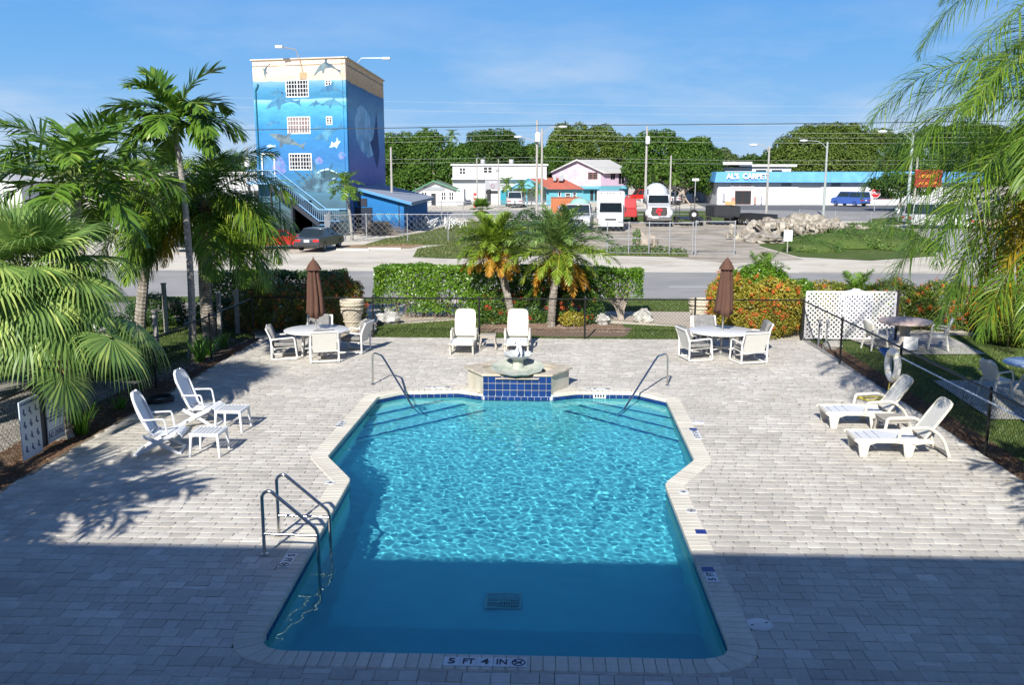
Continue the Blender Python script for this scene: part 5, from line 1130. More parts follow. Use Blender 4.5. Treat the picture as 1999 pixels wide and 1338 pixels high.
leafy('foliage', HR, 1000, .10, L_hedge, t, 5, cut=lambda P, rs: ~((np.sin(P[:, 0]*1.7+1)*np.sin(P[:, 2]*4.1+P[:, 0]*2) > .6) & (rs.random(len(P)) < .55)) & ~((P[:, 2] < .7) & (P[:, 0] < -4.9) & (rs.random(len(P)) < .85)) & ~((P[:, 0] > -1.8) & (P[:, 2] < .4)) & ~((P[:, 2] < 1.15) & (np.sin(P[:, 0]*2.3)*np.sin(P[:, 2]*3.1+P[:, 0]) > .45) & (rs.random(len(P)) < .5))); twigs(t, [(-5.9, 1.1, H0Y+.05, H1Y-.2, .1, 1.55)], 150, M_barkd, 6, .016)
t = thing('clipped_hedge', 'short clipped hedge on bare pale stems at the right end of the hedge row', 'hedge', (0, 0, 0)); HR = [(1.25, 3.15, 31.7, 32.8, .72, 1.68)]
leafy('foliage', HR, 900, .10, L_hedge, t, 7, cut=lambda P, rs: ~((P[:, 2] < 1.25) & (P[:, 0] > 2.2) & (rs.random(len(P)) < .62))); twigs(t, [(1.5, 3.05, 31.8, 32.6, .7, 1.5)], 46, M_bark, 8, .03, base=(2.42, 31.9, 0))
t = thing('dark_hedge', 'dark clipped hedge left of the left umbrella beyond the orange ixora', 'hedge', (0, 0, 0)); leafy('foliage', [(-12.2, -7.3, 32.6, 33.8, .25, 1.42)], 700, .105, L_hdark, t, 9); twigs(t, [(-12, -7.4, 32.7, 33.6, .1, 1.3)], 90, M_bark, 10, .015)
def ixora(label, regions, seed, lm=L_ixo, dens=900, nb=90, fm=L_flow, size=.085, name='ixora_bush', **kw):
    t = thing(name, label, 'bush', (0, 0, 0)); leafy('foliage', regions, dens, size, lm, t, seed); twigs(t, regions, 40, M_barkd, seed+1, .01)
    if nb: blossoms(t, regions, nb, fm, seed+2, **kw)
    return t
ixora('ixora bush with orange flowers left of the left umbrella', [((-9.0, 29.6, .62), (1.25, 1.0, .92)), ((-7.3, 30.1, .62), (1.1, 1.0, 1.02)), ((-6.7, 30.5, .66), (.7, .7, .95)), ((-9.9, 30.6, .5), (.8, .8, .8))], 20, nb=330, lm=leafmat('ixora_sunlit', (.08, .12, .012), (.24, .24, .02), (.50, .32, .03), rough=.4, p3=.75))
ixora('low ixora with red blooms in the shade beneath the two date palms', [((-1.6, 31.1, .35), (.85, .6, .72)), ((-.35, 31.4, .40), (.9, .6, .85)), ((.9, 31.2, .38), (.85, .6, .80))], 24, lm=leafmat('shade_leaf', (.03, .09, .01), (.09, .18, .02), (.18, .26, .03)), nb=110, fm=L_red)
ixora('large yellow green bush full of orange flowers behind the right umbrella', [((5.9, 29.4, .70), (1.0, .95, 1.0)), ((7.05, 29.5, .68), (.95, .9, 1.02)), ((6.3, 28.75, .45), (1.15, .6, .7)), ((5.35, 29.5, .8), (.5, .7, .95))], 28, lm=L_yel, nb=330)
ixora('yellowish clipped hedge behind the left part of the lattice screen', [((8.9, 31.2, .55), (1.5, .7, .85)), ((7.9, 31.0, .6), (.8, .8, .85))], 32, lm=L_yel, nb=10)
ixora('green ixora hedge dotted with orange flowers behind the stone table', [((11.0, 30.6, .6), (1.5, .8, .92)), ((12.7, 30.6, .58), (1.4, .8, .9)), ((13.9, 29.9, .5), (.9, .8, .8))], 36, nb=300)
ixora('dark green hedge in palm shade at the right of the yard', [((15.2, 30.0, .6), (1.5, .9, .95)), ((13.6, 27.8, .6), (1.0, 1.2, .85)), ((17, 30.4, .6), (1.5, .9, .95))], 40, lm=L_ixo, nb=20)
ixora('bright green palm like shrub with orange tufts above the yellow bush', [((6.9, 31.2, .9), (1.0, .8, 1.05)), ((6.1, 31.0, .8), (.7, .7, .95)), ((7.9, 30.6, .7), (.7, .6, .85))], 44, lm=L_hedge, nb=40, size=.12, name='tall_shrub')
ixora('small clump of yellow green leaves at the foot of the tall date palm', [((.75, 30.55, .15), (.45, .3, .3))], 48, lm=L_yel, nb=0)
ixora('dark low shrub between the left yard posts and the queen palm', [((-10.6, 29.6, .4), (.9, .6, .55)), ((-12.8, 30.2, .4), (1.0, .7, .6))], 52, lm=L_hdark, nb=0, name='shrub')
# strap leaved clumps along the fences
def strap_mesh(m, n, h, w, seed, sp=.5):
    rs = random.Random(seed); V = []; F = []
    for i in range(n):
        a = rs.uniform(0, 2*PI); r = rs.uniform(0, .12); p = Vector((r*math.cos(a), r*math.sin(a), 0)); o = rs.uniform(.1, sp); d = Vector((math.cos(a)*o, math.sin(a)*o, 1)).normalized(); L_ = h*rs.uniform(.6, 1.15); s = Vector((-math.sin(a), math.cos(a), 0)); b = len(V)
        for k in range(5): e = k/4; ww = w*.5*(1-e**2)+.001; V += [p-s*ww, p+s*ww]; p = p+d*(L_/4); d = (d+Vector((math.cos(a)*.12, math.sin(a)*.12, -.18*e))).normalized()
        for k in range(4): F.append((b+2*k, b+2*k+1, b+2*k+3, b+2*k+2))
    return meshnp('leaves', V, F, m)
L_strap = leafmat('strap_leaf', (.06, .20, .015), (.16, .38, .03), (.32, .46, .06), rough=.35, trans=.35); smv = [strap_mesh(L_strap, 60, .75, .035, 1), strap_mesh(L_strap, 46, .6, .03, 2, .8), strap_mesh(L_strap, 30, .45, .03, 3, .9)]
for i, (lab, p, v, s) in enumerate((('bright strap leaved clump right of the fan palm trunk', (-9.02, 17.35), 0, 1.0), ('small strap leaved clump left of the fan palm trunk', (-9.75, 17.0), 1, .8), ('strap leaved clump at the foot of the thin manila palm', (-9.25, 24.3), 0, 1.0), ('strap leaved clump just behind the one at the manila palm', (-9.35, 25.2), 1, 1.1),
    ('pale strap leaved clump at the foot of the queen palm', (-9.3, 26.3), 1, .9), ('low thin strap clump on the mulch midway along the left fence', (-9.15, 19.3), 2, .9))):
    t = thing('strap_plant', lab, 'plant', p, i*1.3, 'strap leaved plants along the left fence'); o = link('leaves', smv[v], t, (0, 0, -.04)); o.scale = (s, s, s)
# small upright palm right of the yellow hedge
sv = [frond_mesh('frond', L_hedge, 1.0, el, dr, 30, .32, .03, .4, sd, plum=.4, rm=M_rach, lsegs=2) for el, dr, sd in ((80, 50, 51), (58, 80, 52), (30, 85, 53))]
palm('young_palm', 'young green palm rising behind the middle of the lattice screen', (9.95, 31.0), (9.95, 31.0, .9), (0, 0), .12, .1, sv, 22, seed=41)
palm('young_palm', 'small arching palm growing in the top of the tall shrub', (7.0, 31.4), (7.0, 31.4, 1.5), (0, 0), .1, .08, sv, 16, seed=43)
# stones, chips and fallen leaves as loose cover
def chips(name, regions, dens, s, m, z, seed, flat=.5):
    rs = np.random.default_rng(seed); Vs = []; Fs = []; b = 0
    T = np.array([(1, 0, 0), (-.5, .87, 0), (-.5, -.87, 0), (0, 0, 1)]); TF = np.array([(0, 1, 3), (1, 2, 3), (2, 0, 3)])
    for (x0, x1, y0, y1) in regions:
        n = int((x1-x0)*(y1-y0)*dens); P = np.c_[rs.uniform(x0, x1, n), rs.uniform(y0, y1, n), np.full(n, z)]; a = rs.uniform(0, 2*PI, n); sc = s*rs.uniform(.5, 1.5, (n, 3)); sc[:, 2] *= flat
        c, q = np.cos(a), np.sin(a); v = T[None]*sc[:, None]; V = np.stack([v[..., 0]*c[:, None]-v[..., 1]*q[:, None], v[..., 0]*q[:, None]+v[..., 1]*c[:, None], v[..., 2]], -1)+P[:, None]
        Vs.append(V.reshape(-1, 3)); Fs.append((TF[None]+4*np.arange(n)[:, None, None]+b).reshape(-1, 3)); b += 4*n
    o = link(name, meshnp(name, np.concatenate(Vs), np.concatenate(Fs), m)); o['kind'] = 'stuff'; return o
chips('gravel', [(-12.5, -9.9, 14, 22), (-9.9, -9.0, 22, 27.8)], 420, .028, leafmat('gravel_stone', (.20, .18, .16), (.42, .40, .36), (.6, .58, .54), rough=.9, trans=0), -.045, 61)
chips('mulch_chips', [(-9.3, -8.72, 9, 27), (7.78, 8.3, 9, 27.5)], 900, .022, leafmat('mulch_chip', (.07, .035, .02), (.20, .11, .06), (.36, .24, .15), rough=.9, trans=0), -.04, 62, .6)
chips('bark_chips', [(-2.0, 2.4, 29.3, 31.0)], 900, .024, leafmat('bark_chip', (.15, .09, .06), (.34, .24, .17), (.5, .42, .34), rough=.9, trans=0), -.04, 63, .6)
chips('fallen_leaves', [(6.2, 7.7, 13, 20), (-8.6, -6.5, 20, 27), (-5.2, -3.5, 28.2, 30.6), (4, 7.7, 20, 27)], 3, .03, leafmat('fallen_leaf', (.12, .06, .03), (.3, .2, .08), (.4, .3, .1), rough=.9, trans=0), .003, 64, .25)

# ================================================================== FAR SIDE: MURAL TOWER
def muralmat(name, stops, dist=.35, sc=.45, var=.12):
    m = bpy.data.materials.new(name); m.use_nodes = True; nt = m.node_tree; N = nt.nodes; L = nt.links; p = N['Principled BSDF']; p.inputs['Roughness'].default_value = .8; p.inputs['Specular IOR Level'].default_value = .15
    g = N.new('ShaderNodeNewGeometry'); s = N.new('ShaderNodeSeparateXYZ'); L.new(g.outputs['Position'], s.inputs[0])
    mp = N.new('ShaderNodeMapping'); mp.inputs['Scale'].default_value = (1, 1, 3.0); L.new(g.outputs['Position'], mp.inputs[0]); n = N.new('ShaderNodeTexNoise'); n.inputs['Scale'].default_value = sc; n.inputs['Detail'].default_value = 5; L.new(mp.outputs[0], n.inputs[0])
    a = N.new('ShaderNodeMath'); a.operation = 'MULTIPLY_ADD'; a.inputs[1].default_value = dist; L.new(n.outputs[0], a.inputs[0]); L.new(s.outputs[2], a.inputs[2])
    r = N.new('ShaderNodeMapRange'); r.inputs[2].default_value = 13.3; L.new(a.outputs[0], r.inputs[0]); cr = N.new('ShaderNodeValToRGB'); e = cr.color_ramp.elements
    e[0].position = stops[0][0]/13.3; e[0].color = (*S(stops[0][1]), 1); e[1].position = min(1, stops[-1][0]/13.3); e[1].color = (*S(stops[-1][1]), 1)
    for z, c in stops[1:-1]: k = e.new(z/13.3); k.color = (*S(c), 1)
    L.new(r.outputs[0], cr.inputs[0]); n2 = N.new('ShaderNodeTexNoise'); n2.inputs['Scale'].default_value = 1.1; n2.inputs['Detail'].default_value = 8; n2.inputs['Roughness'].default_value = .7; L.new(mp.outputs[0], n2.inputs[0])
    r2 = N.new('ShaderNodeMapRange'); r2.inputs[1].default_value = .25; r2.inputs[2].default_value = .75; r2.inputs[3].default_value = 1-var; r2.inputs[4].default_value = 1+var; L.new(n2.outputs[0], r2.inputs[0])
    dk = N.new('ShaderNodeMixRGB'); dk.blend_type = 'MULTIPLY'; dk.inputs[0].default_value = 1; dk.inputs[2].default_value = (1.0, .80, .72, 1); L.new(cr.outputs[0], dk.inputs[1]); x = N.new('ShaderNodeMixRGB'); x.blend_type = 'MULTIPLY'; x.inputs[0].default_value = 1; L.new(dk.outputs[0], x.inputs[1]); L.new(r2.outputs[0], x.inputs[2]); L.new(x.outputs[0], p.inputs['Base Color']); return m
M_mf = muralmat('mural_front', [(0, '#3a4a52'), (1.5, '#46606c'), (3.2, '#4c7f9c'), (4.6, '#3f86bd'), (6.0, '#3b7fc4'), (8.6, '#3e94d6'), (10.05, '#56b6dc'), (10.38, '#8fd0e2'), (10.5, '#3c88bb'), (11.3, '#4f9ccb'), (11.78, '#7db6cf'), (11.86, '#e6dcc0'), (13.2, '#f2ecd8')], .3, .45, .2)
M_ms = muralmat('mural_side', [(0, '#4a6c8e'), (2.5, '#5a80ba'), (5.0, '#8290d4'), (7.5, '#6aa4e4'), (9.6, '#7cc0ee'), (10.2, '#78b6e0'), (11.5, '#5c98cc'), (11.78, '#5288b4'), (11.86, '#d8c49a'), (13.2, '#e0d0aa')], .5, .3, .2)
A0, A1, A2 = (-23.08, 74.96), (-15.48, 73.21), (-15.97, 92.55); A3 = (A2[0]-7.6, A2[1]+1.75); ZT_ = 13.24
tw = thing('mural_tower', 'tall square building painted with a dolphin and sea mural', 'building', (0, 0, 0)); ax_ = Vector((A1[0]-A0[0], A1[1]-A0[1])).normalized(); inn_ = (-ax_.y, ax_.x)
WH = [(2.77, 4.71, 10.42, 11.72), (6.09, 6.59, 11.05, 11.70), (2.78, 4.73, 7.68, 8.97), (6.07, 6.58, 8.33, 8.96), (2.80, 4.74, 4.92, 6.20), (.55, 1.5, 3.98, 6.10), (3.0, 4.6, .0, 2.6)]
k = MB(); u, w, P = holes_wall(k, A0, A1, -.06, ZT_, WH, .25, inn_); k.build('front_wall', M_mf, tw)
M_winw = mat('white_window_frame', (.78, .78, .78), .5, .04); M_pane = mat('dark_window_pane', (.02, .025, .03), .3, .3, 1.5, spec=.25); M_curt = mat('pinkish_pane', (.24, .18, .17), .2, .35, 1.2, spec=.6)
for i, h in enumerate(WH[:5]):
    window(tw, P, u, w, h, 8 if h[1]-h[0] > 1 else 2, 4 if h[1]-h[0] > 1 else 3, M_winw, M_pane if i != 2 else M_curt, .05, .08, mun=.038)
k = MB(); a = Vector(A1); b = Vector(A2); c = Vector(A3); d = Vector(A0)
for p, q in ((a, b), (b, c), (c, d)): n_ = Vector((-(q-p).y, (q-p).x)).normalized()*.25; k.add([(p.x, p.y, -.06), (q.x, q.y, -.06), (q.x, q.y, ZT_), (p.x, p.y, ZT_), (p.x+n_.x, p.y+n_.y, -.06), (q.x+n_.x, q.y+n_.y, -.06), (q.x+n_.x, q.y+n_.y, ZT_), (p.x+n_.x, p.y+n_.y, ZT_)], [(0, 1, 2, 3), (7, 6, 5, 4), (3, 2, 6, 7)])
k.build('side_wall', M_ms, tw)
k = MB(); k.prism([A0, A1, A2, A3], ZT_-.5, ZT_-.4); k.build('roof', M_conc, tw)
k = MB(); q4 = [Vector(p) for p in (A0, A1, A2, A3)]
for i in range(4):
    p, q = q4[i], q4[(i+1) % 4]; k.box(((p.x+q.x)/2, (p.y+q.y)/2, ZT_+.03), ((q-p).length+.1, .32, .08), rz=math.atan2((q-p).y, (q-p).x))
k.build('coping', mat('parapet_cap', (.62, .57, .48), .8), tw)
k = MB(); k.box(P(1.02, 5.02, .12), (.95, .06, 2.1), rz=math.atan2(u.y, u.x)); k.build('door', mat('blue_door', (.07, .22, .42), .5, .1), tw)
k = MB(); [k.box(P(x, z, -.03), s, rz=math.atan2(u.y, u.x)) for x, z, s in ((.49, 5.05, (.1, .08, 2.25)), (1.56, 5.05, (.1, .08, 2.25)), (1.02, 6.17, (1.17, .08, .1)))]; k.build('door_frame', M_winw, tw)
k = MB(); k.tube([P(.22, 11.0, -.1), P(.42, 11.3, -.1), P(.45, 11.5, -.12)], .05, 6); k.tube([P(.22, 11.0, -.1), P(.25, 0, -.1)], .05, 6); k.build('drainpipe', mat('teal_pipe', (.03, .14, .20), .5), tw)
# painted sea creatures: flat print on the wall
DOL = [(0, 0), (.07, .03), (.12, .065), (.24, .115), (.38, .14), (.45, .145), (.50, .235), (.56, .25), (.555, .13), (.70, .09), (.84, .03), (.93, .06), (1.0, .12), (.965, .01), (1.0, -.09), (.92, -.035), (.84, -.012), (.68, -.01), (.52, -.045), (.44, -.06), (.42, -.16), (.345, -.175), (.33, -.055), (.2, -.035), (.08, -.02)]
FISH = [(0, 0), (.15, .12), (.4, .18), (.65, .10), (.82, .03), (1, .15), (.95, 0), (1, -.15), (.82, -.03), (.65, -.1), (.4, -.15), (.15, -.1)]
def creature(shape, a, z, Ls, ang, bend, flip, m, t=.0, Pf=P, par=tw, label=None, sy=1.0):
    pts = []
    for x, y in shape:
        y = y*sy+bend*(1-(2*x-1)**2)*.5; 
        if flip: x = 1-x
        x -= .5; c, s = math.cos(ang), math.sin(ang); pts.append((a+Ls*(x*c-y*s), z+Ls*(x*s+y*c)))
    uu = (Pf(1, 0, 0)-Pf(0, 0, 0)); ww = (Pf(0, 0, 1)-Pf(0, 0, 0))
    k = MB(); n = len(pts); k.add([tuple(Pf(x, y, -.006-t)) for x, y in pts]+[tuple(Pf(x, y, .01)) for x, y in pts], [tuple(range(n))]+[(i, n+i, n+(i+1) % n, (i+1) % n) for i in range(n)])
    o = k.build('painted_dolphin' if shape is DOL else 'painted_fish', m, par); return o
M_d1 = mat('mural_grey', S('#4b6070'), .8, .35, 1.6, col2=S('#6f8288'), c2s=1.2); M_d2 = mat('mural_blue_grey', S('#3c7298'), .8, .25, 1.6, col2=S('#4f8aa6'), c2s=1.3); M_d3 = mat('mural_light', S('#b9d6dc'), .8, .2, 3)
creature(DOL, 1.35, 12.4, 1.25, 1.2, .35, False, M_d1); creature(DOL, 6.3, 11.95, 2.4, .1, .55, False, M_d1); creature(DOL, 2.5, 9.75, 3.1, .12, .22, False, M_d2); creature(DOL, 6.6, 10.6, 2.3, -.1, .3, False, M_d2); creature(DOL, 2.1, 10.55, 1.5, .1, .3, False, M_d2); creature(DOL, 1.5, 8.4, 1.3, .2, .1, False, M_d2); creature(DOL, 5.3, 9.75, 1.3, .05, .2, False, M_d2); creature(DOL, 6.7, 9.65, 2.1, -.1, .25, False, M_d2)
creature(DOL, 2.7, 7.2, 3.2, -.32, -.1, False, M_d1); creature(DOL, 6.2, 7.75, 2.8, .42, -.12, False, M_d2, .002); creature(DOL, 5.4, 8.05, 1.1, .3, .1, False, M_d2, .004)
creature(FISH, 1.3, 6.75, .8, 0, 0, False, M_d3); creature(FISH, 6.3, 4.5, 2.7, -.05, .05, False, M_d3, .004, sy=1.0); creature(FISH, 6.3, 4.5, 2.4, -.05, .05, False, mat('mural_fish_dark', S('#34515c'), .8, .3, 3), .008, sy=.85)
creature([(0, 0), (.2, .1), (.35, .3), (.45, .12), (.7, .16), (.85, .4), (.84, .1), (1, .04), (.85, -.05), (.7, -.12), (.5, -.3), (.45, -.12), (.2, -.08)], 6.75, 6.85, 1.1, .4, 0, False, M_d3)
k = MB(); rs = random.Random(3)
for i in range(13):
    a = 2.6+(i-6)*.12; base = (5.9-.3*abs(i-6)*.2, 3.5)
    th = R(90)+(i-6)*R(13); Lk = rs.uniform(1.9, 2.9); x, z = 5.4, 3.2; tip = (x+math.cos(th)*Lk, z+math.sin(th)*Lk); mid = (x+math.cos(th)*Lk*.5, z+math.sin(th)*Lk*.5); nx_, nz_ = -math.sin(th)*.16, math.cos(th)*.16
    tip = (min(7.7, tip[0]), tip[1])
    q = [(x, z), (min(7.75, mid[0]+nx_), mid[1]+nz_), tip, (min(7.75, mid[0]-nx_), mid[1]-nz_)]; k.add([tuple(P(p, r_, -.012-.0004*i)) for p, r_ in q], [(0, 1, 2, 3)])
k.build('painted_kelp', mat('mural_kelp', S('#3b5666'), .85, .35, 2, col2=S('#5c8496'), c2s=1.5), tw)
for (x, z, r_) in ((1.9, 5.3, .75), (5.3, 5.6, .35), (7.3, 6.0, .3)):
    k = MB(); n = 9; k.add([tuple(P(x+r_*math.cos(2*PI*i/n)*rs.uniform(.5, 1.2), z+r_*1.1*math.sin(2*PI*i/n)*rs.uniform(.6, 1.1), -.014)) for i in range(n)], [tuple(range(n))]); k.build('painted_coral', mat('mural_coral', S('#7b7fbd'), .85, .4, 3, col2=S('#4f86c4'), c2s=2), tw)
us = (Vector((*A2, 0))-Vector((*A1, 0))).normalized(); ws = Vector((-us.y, us.x, 0)); Ps = lambda x, z, t: Vector((*A1, 0))+us*x+ws*t+Vector((0, 0, z))
creature([(0, 0), (.1, .2), (.3, .33), (.55, .32), (.8, .22), (1, .05), (.9, -.2), (.6, -.32), (.3, -.3), (.1, -.2)], 8.6, 8.0, 11, -.12, 0, False, mat('mural_whale', S('#a0cce4'), .8, .3, .5, col2=S('#6ca4cc'), c2s=.6), .0, Ps, sy=.55)
creature([(0, 0), (.3, .1), (.6, .5), (.75, .9), (.85, .4), (1, -.3), (.7, -.7), (.4, -.4)], 13.2, 7.3, 5.2, 0, 0, False, mat('mural_fin', S('#2f4a78'), .8, .3, .7), .006, Ps, sy=.62)
for nm, p0_, p1_, p2_ in (('front', P(4.35, 12.0, -.03), P(4.0, 13.9, -.5), P(3.2, 14.0, -1.1)),):
    k = MB(); k.tube([p0_, P(4.15, 13.0, -.12), p1_, p2_], .035, 6); k.box(P(4.3, 12.0, -.04), (.55, .05, .5), rz=math.atan2(u.y, u.x)); k.build('lamp_arm', mat('tan_bracket', (.42, .30, .18), .7), tw, smooth=True); k = MB(); k.box(P(3.05, 14.02, -1.25), (.55, .34, .2)); k.build('lamp_head', M_white, tw, bevel=.04)
k = MB(); k.tube([Ps(5, 13.3, 0), Ps(5, 13.75, -.4), Ps(5, 13.75, -2.1)], .035, 6); k.build('lamp_arm', M_galv, tw, smooth=True); k = MB(); k.box(Ps(5, 13.72, -2.4), (.62, .34, .2)); k.build('lamp_head', M_white, tw, bevel=.04)
# outside stair
M_stair = mat('blue_timber', (.06, .13, .24), .8, .2, 3); M_stb = mat('light_blue_rail', (.18, .38, .62), .7, .1); M_std = mat('dark_stringer', (.03, .035, .05), .85, .1)
k = MB(); rzz = math.atan2(u.y, u.x); k.box(P(.85, 3.9, -.75), (2.0, 1.4, .14), rz=rzz); k.build('landing', M_stb, tw)
nst = 19
for s_ in (-.12, -1.38):
    k = MB(); q = [P(1.8, 3.95, s_), P(5.9, .95, s_), P(5.9, .6, s_), P(1.8, 3.5, s_)]; q2 = [p-Vector((*inn_, 0))*.06 for p in q]; k.add(q+q2, [(0, 1, 2, 3), (7, 6, 5, 4), (0, 4, 5, 1), (3, 2, 6, 7)]); k.build('stringer', M_std, tw)
k = MB(); [k.box(P(1.9+4.0*i/nst, 3.9-3.0*i/nst, -.75), (.28, 1.25, .04), rz=rzz) for i in range(nst)]; k.box(P(6.3, .8, -.75), (1.0, 1.3, .1), rz=rzz); o = k.build('steps', M_stair, tw); o['kind'] = 'stuff'
for s_ in (-.15, -1.4):
    k = MB(); k.tube([P(-.1, 4.9, s_), P(1.8, 4.9, s_), P(5.9, 1.95, s_), P(7.6, 1.95, s_)], .05, 5); k.tube([P(-.1, 4.1, s_), P(1.8, 4.1, s_), P(5.9, 1.1, s_), P(7.6, 1.1, s_)], .035, 5); k.build('handrail', M_stb, tw)
k = MB()
for i in range(46):
    f = i/45; x = -.05+7.6*f; z = 4.05 if x < 1.8 else max(1.1, 4.05-(x-1.8)*.732); k.box(P(x, z+.4, -1.4), (.055, .04, .85), rz=rzz)
o = k.build('balusters', mat('baluster_paint', (.10, .17, .25), .8, .25, 2), tw); o['kind'] = 'stuff'
for x, z in ((1.85, 3.9), (0.0, 3.9), (3.6, 2.5), (5.8, .9)): k = MB(); k.box(P(x, z/2, -1.3), (.14, .14, z), rz=rzz); k.build('stair_post', M_std, tw)
# lean-to annex on the right side
an = thing('lean_to_shed', 'blue lean to shed with sloping grey roof against the mural tower', 'shed', (0, 0, 0)); M_shed = muralmat('shed_mural', [(0, '#16304f'), (.5, '#1d4f86'), (1.4, '#2a78bf'), (3, '#2a7cc8'), (5, '#2a7cc8')], .3, .8, .15)
yA, yB = 75.4, 90; k = MB(); k.add([(-15.5, yA, -.06), (-11.6, yA, -.06), (-11.6, yA, 2.35), (-15.5, yA, 3.5), (-15.9, yB, -.06), (-11.6, yB, -.06), (-11.6, yB, 2.35), (-15.9, yB, 3.5)], [(0, 1, 2, 3), (1, 5, 6, 2), (5, 4, 7, 6), (4, 0, 3, 7)]); k.build('wall', M_shed, an)
k = MB(); k.add([(-15.4, yA-.5, 3.62), (-10.9, yA-.5, 2.42), (-10.9, yB, 2.42), (-15.9, yB, 3.62), (-15.4, yA-.5, 3.4), (-10.9, yA-.5, 2.16), (-10.9, yB, 2.16), (-15.9, yB, 3.4)], [(0, 1, 2, 3), (7, 6, 5, 4), (0, 4, 5, 1), (1, 5, 6, 2)]); k.build('roof', mat('shed_roof', (.30, .33, .38), .7, .12, 2), an)
k = MB(); k.box((-13.15, yA-.53, 2.9), (4.6, .04, .2), ry=.262); k.build('fascia', mat('bright_blue_trim', (.08, .27, .55), .5), an)
for x, z, s in ((-14.9, 2.4, (.75, .06, .6)), (-12.0, 1.2, (.06, .05, 2.3))): k = MB(); k.box((x, yA-.03, z), s); k.build('shutter' if s[0] > .5 else 'downpipe', M_std, an)
k = MB(); k.box((-14.8, yA-.04, 1.0), (1.35, .06, 2.0)); k.build('door', mat('shed_door', (.01, .02, .04), .7), an)
for i in range(3):
    k = MB()
    for j in range(5): th = R(60+j*15); x0 = -13.5+i*.75; k.add([(x0, yA-.006-.001*i, .9), (x0+math.cos(th)*.55-.05, yA-.006-.001*i, .9+math.sin(th)*.6), (x0+math.cos(th)*.62, yA-.006-.001*i, .95+math.sin(th)*.7)], [(0, 1, 2)])
    k.build('painted_plant', mat('shed_plant', (.12, .42, .60), .8), an)
# ================================================================== SHOPS AND HOUSES ON THE FAR SIDE OF THE BOULEVARD
M_wwall = mat('white_wall', (.60, .60, .60), .85, .06, 1.0, col2=(.50, .50, .49), c2s=.6, c2r=(.55, .75)); M_dk = mat('dark_opening', (.02, .022, .025), .5, .2, 1)
def gable(k, x0, x1, y0, y1, ze, zr, ov=.4, th=.12, xr=None, yov=.5):
    xr = (x0+x1)/2 if xr is None else xr; sl = (zr-ze)/(xr-x0); sr = (zr-ze)/(x1-xr); a, b = y0-yov, y1+yov
    for (xa, za, xb, zb) in ((x0-ov, ze-ov*sl, xr, zr), (x1+ov, ze-ov*sr, xr, zr)):
        k.add([(xa, a, za), (xb, a, zb), (xb, b, zb), (xa, b, za), (xa, a, za+th), (xb, a, zb+th), (xb, b, zb+th), (xa, b, za+th)], [(0, 1, 2, 3), (7, 6, 5, 4), (0, 4, 5, 1), (3, 2, 6, 7), (0, 3, 7, 4)])
def house(name, label, x0, x1, y0, y1, ze, zr, wm, rm, holes, cat='house', side=None, xr=None, wfr=M_winw):
    t = thing(name, label, cat, (0, 0, 0)); k = MB(); u, w, P = holes_wall(k, (x0, y0), (x1, y0), -.06, ze, holes, .2, (0, 1)); xr_ = (x0+x1)/2 if xr is None else xr
    if zr > ze: k.add([(x0, y0, ze), (x1, y0, ze), (xr_, y0, zr), (x0, y0+.2, ze), (x1, y0+.2, ze), (xr_, y0+.2, zr)], [(0, 1, 2), (5, 4, 3)])
    for x in (x0, x1): k.box((x+(.1 if x == x0 else -.1), (y0+y1)/2+.1, ze/2-.03), (.2, y1-y0-.2, ze+.06))
    k.box(((x0+x1)/2, y1, ze/2), (x1-x0, .2, ze)); k.build('wall', wm, t); k = MB()
    if zr > ze: gable(k, x0, x1, y0, y1, ze+.01, zr+.01, xr=xr)
    else: k.box(((x0+x1)/2, (y0+y1)/2, ze+.12), (x1-x0+.5, y1-y0+.5, .22))
    k.build('roof', rm, t)
    for h in holes:
        if h[2] > .2: window(t, P, u, w, h, 2, 2, wfr, M_dk, .08, .07, mun=.06)
        else: k = MB(); k.quad(P(h[0], h[2], .15), P(h[1], h[2], .15), P(h[1], h[3], .15), P(h[0], h[3], .15)); k.build('door', M_dk, t)
    return t, P
# white cottage
ct, Pc = house('white_cottage', 'small white cottage with green edged gable and arched dark door', -18.95, -13.2, 135, 141, 2.05, 3.25, M_wwall, mat('cottage_roof', (.16, .20, .17), .8, .15), [(.7, 1.5, .6, 1.8), (3.5, 4.2, .65, 1.8), (4.6, 5.3, .65, 1.8), (2.1, 2.75, -.06, 1.6)], cat='cottage', xr=-16.4)
k = MB(); gable(k, -18.95, -13.2, 134.35, 134.5, 2.1, 3.3, .5, .1, xr=-16.4, yov=.05); k.build('trim', mat('green_trim', (.10, .36, .20), .6), ct)
k = MB(); k.box((-16.4, 134.93, 2.25), (2.9, .08, .5)); k.build('sign_board', mat('sign_grey', (.30, .32, .34), .7), ct); k = MB(); k.box((-12.7, 136, 1.1), (1.0, 3, 2.2)); k.build('side_annex', M_wwall, ct)
# white two storey block
wt, Pw = house('white_block', 'white two storey flat roofed block behind the trees and cottage', -14.3, -.6, 140, 152, 5.5, 5.5, M_wwall, mat('flat_roof_white', (.70, .68, .68), .8), [(4.5, 5.8, 4.4, 5.3), (7.7, 8.0, 4.35, 5.3), (9.8, 10.1, 4.35, 5.3), (11.9, 12.2, 4.35, 5.3), (4.8, 5.6, -.06, 3.1), (1.0, 1.9, 4.2, 5.2)], cat='building')
k = MB(); k.box((-7.45, 139.6, 3.6), (13.9, .9, .2)); k.build('ledge', M_wwall, wt)
for x in (-10.0, -5.8): k = MB(); k.box((x, 142, 6.05), (.65, .65, .7)); k.box((x, 141.6, 6.05), (.5, .12, .5)); k.build('roof_unit', M_galv, wt, bevel=.05)
k = MB(); k.box((-7.75, 139.95, 4.95), (.5, .35, .4)); k.build('air_conditioner', M_galv, wt)
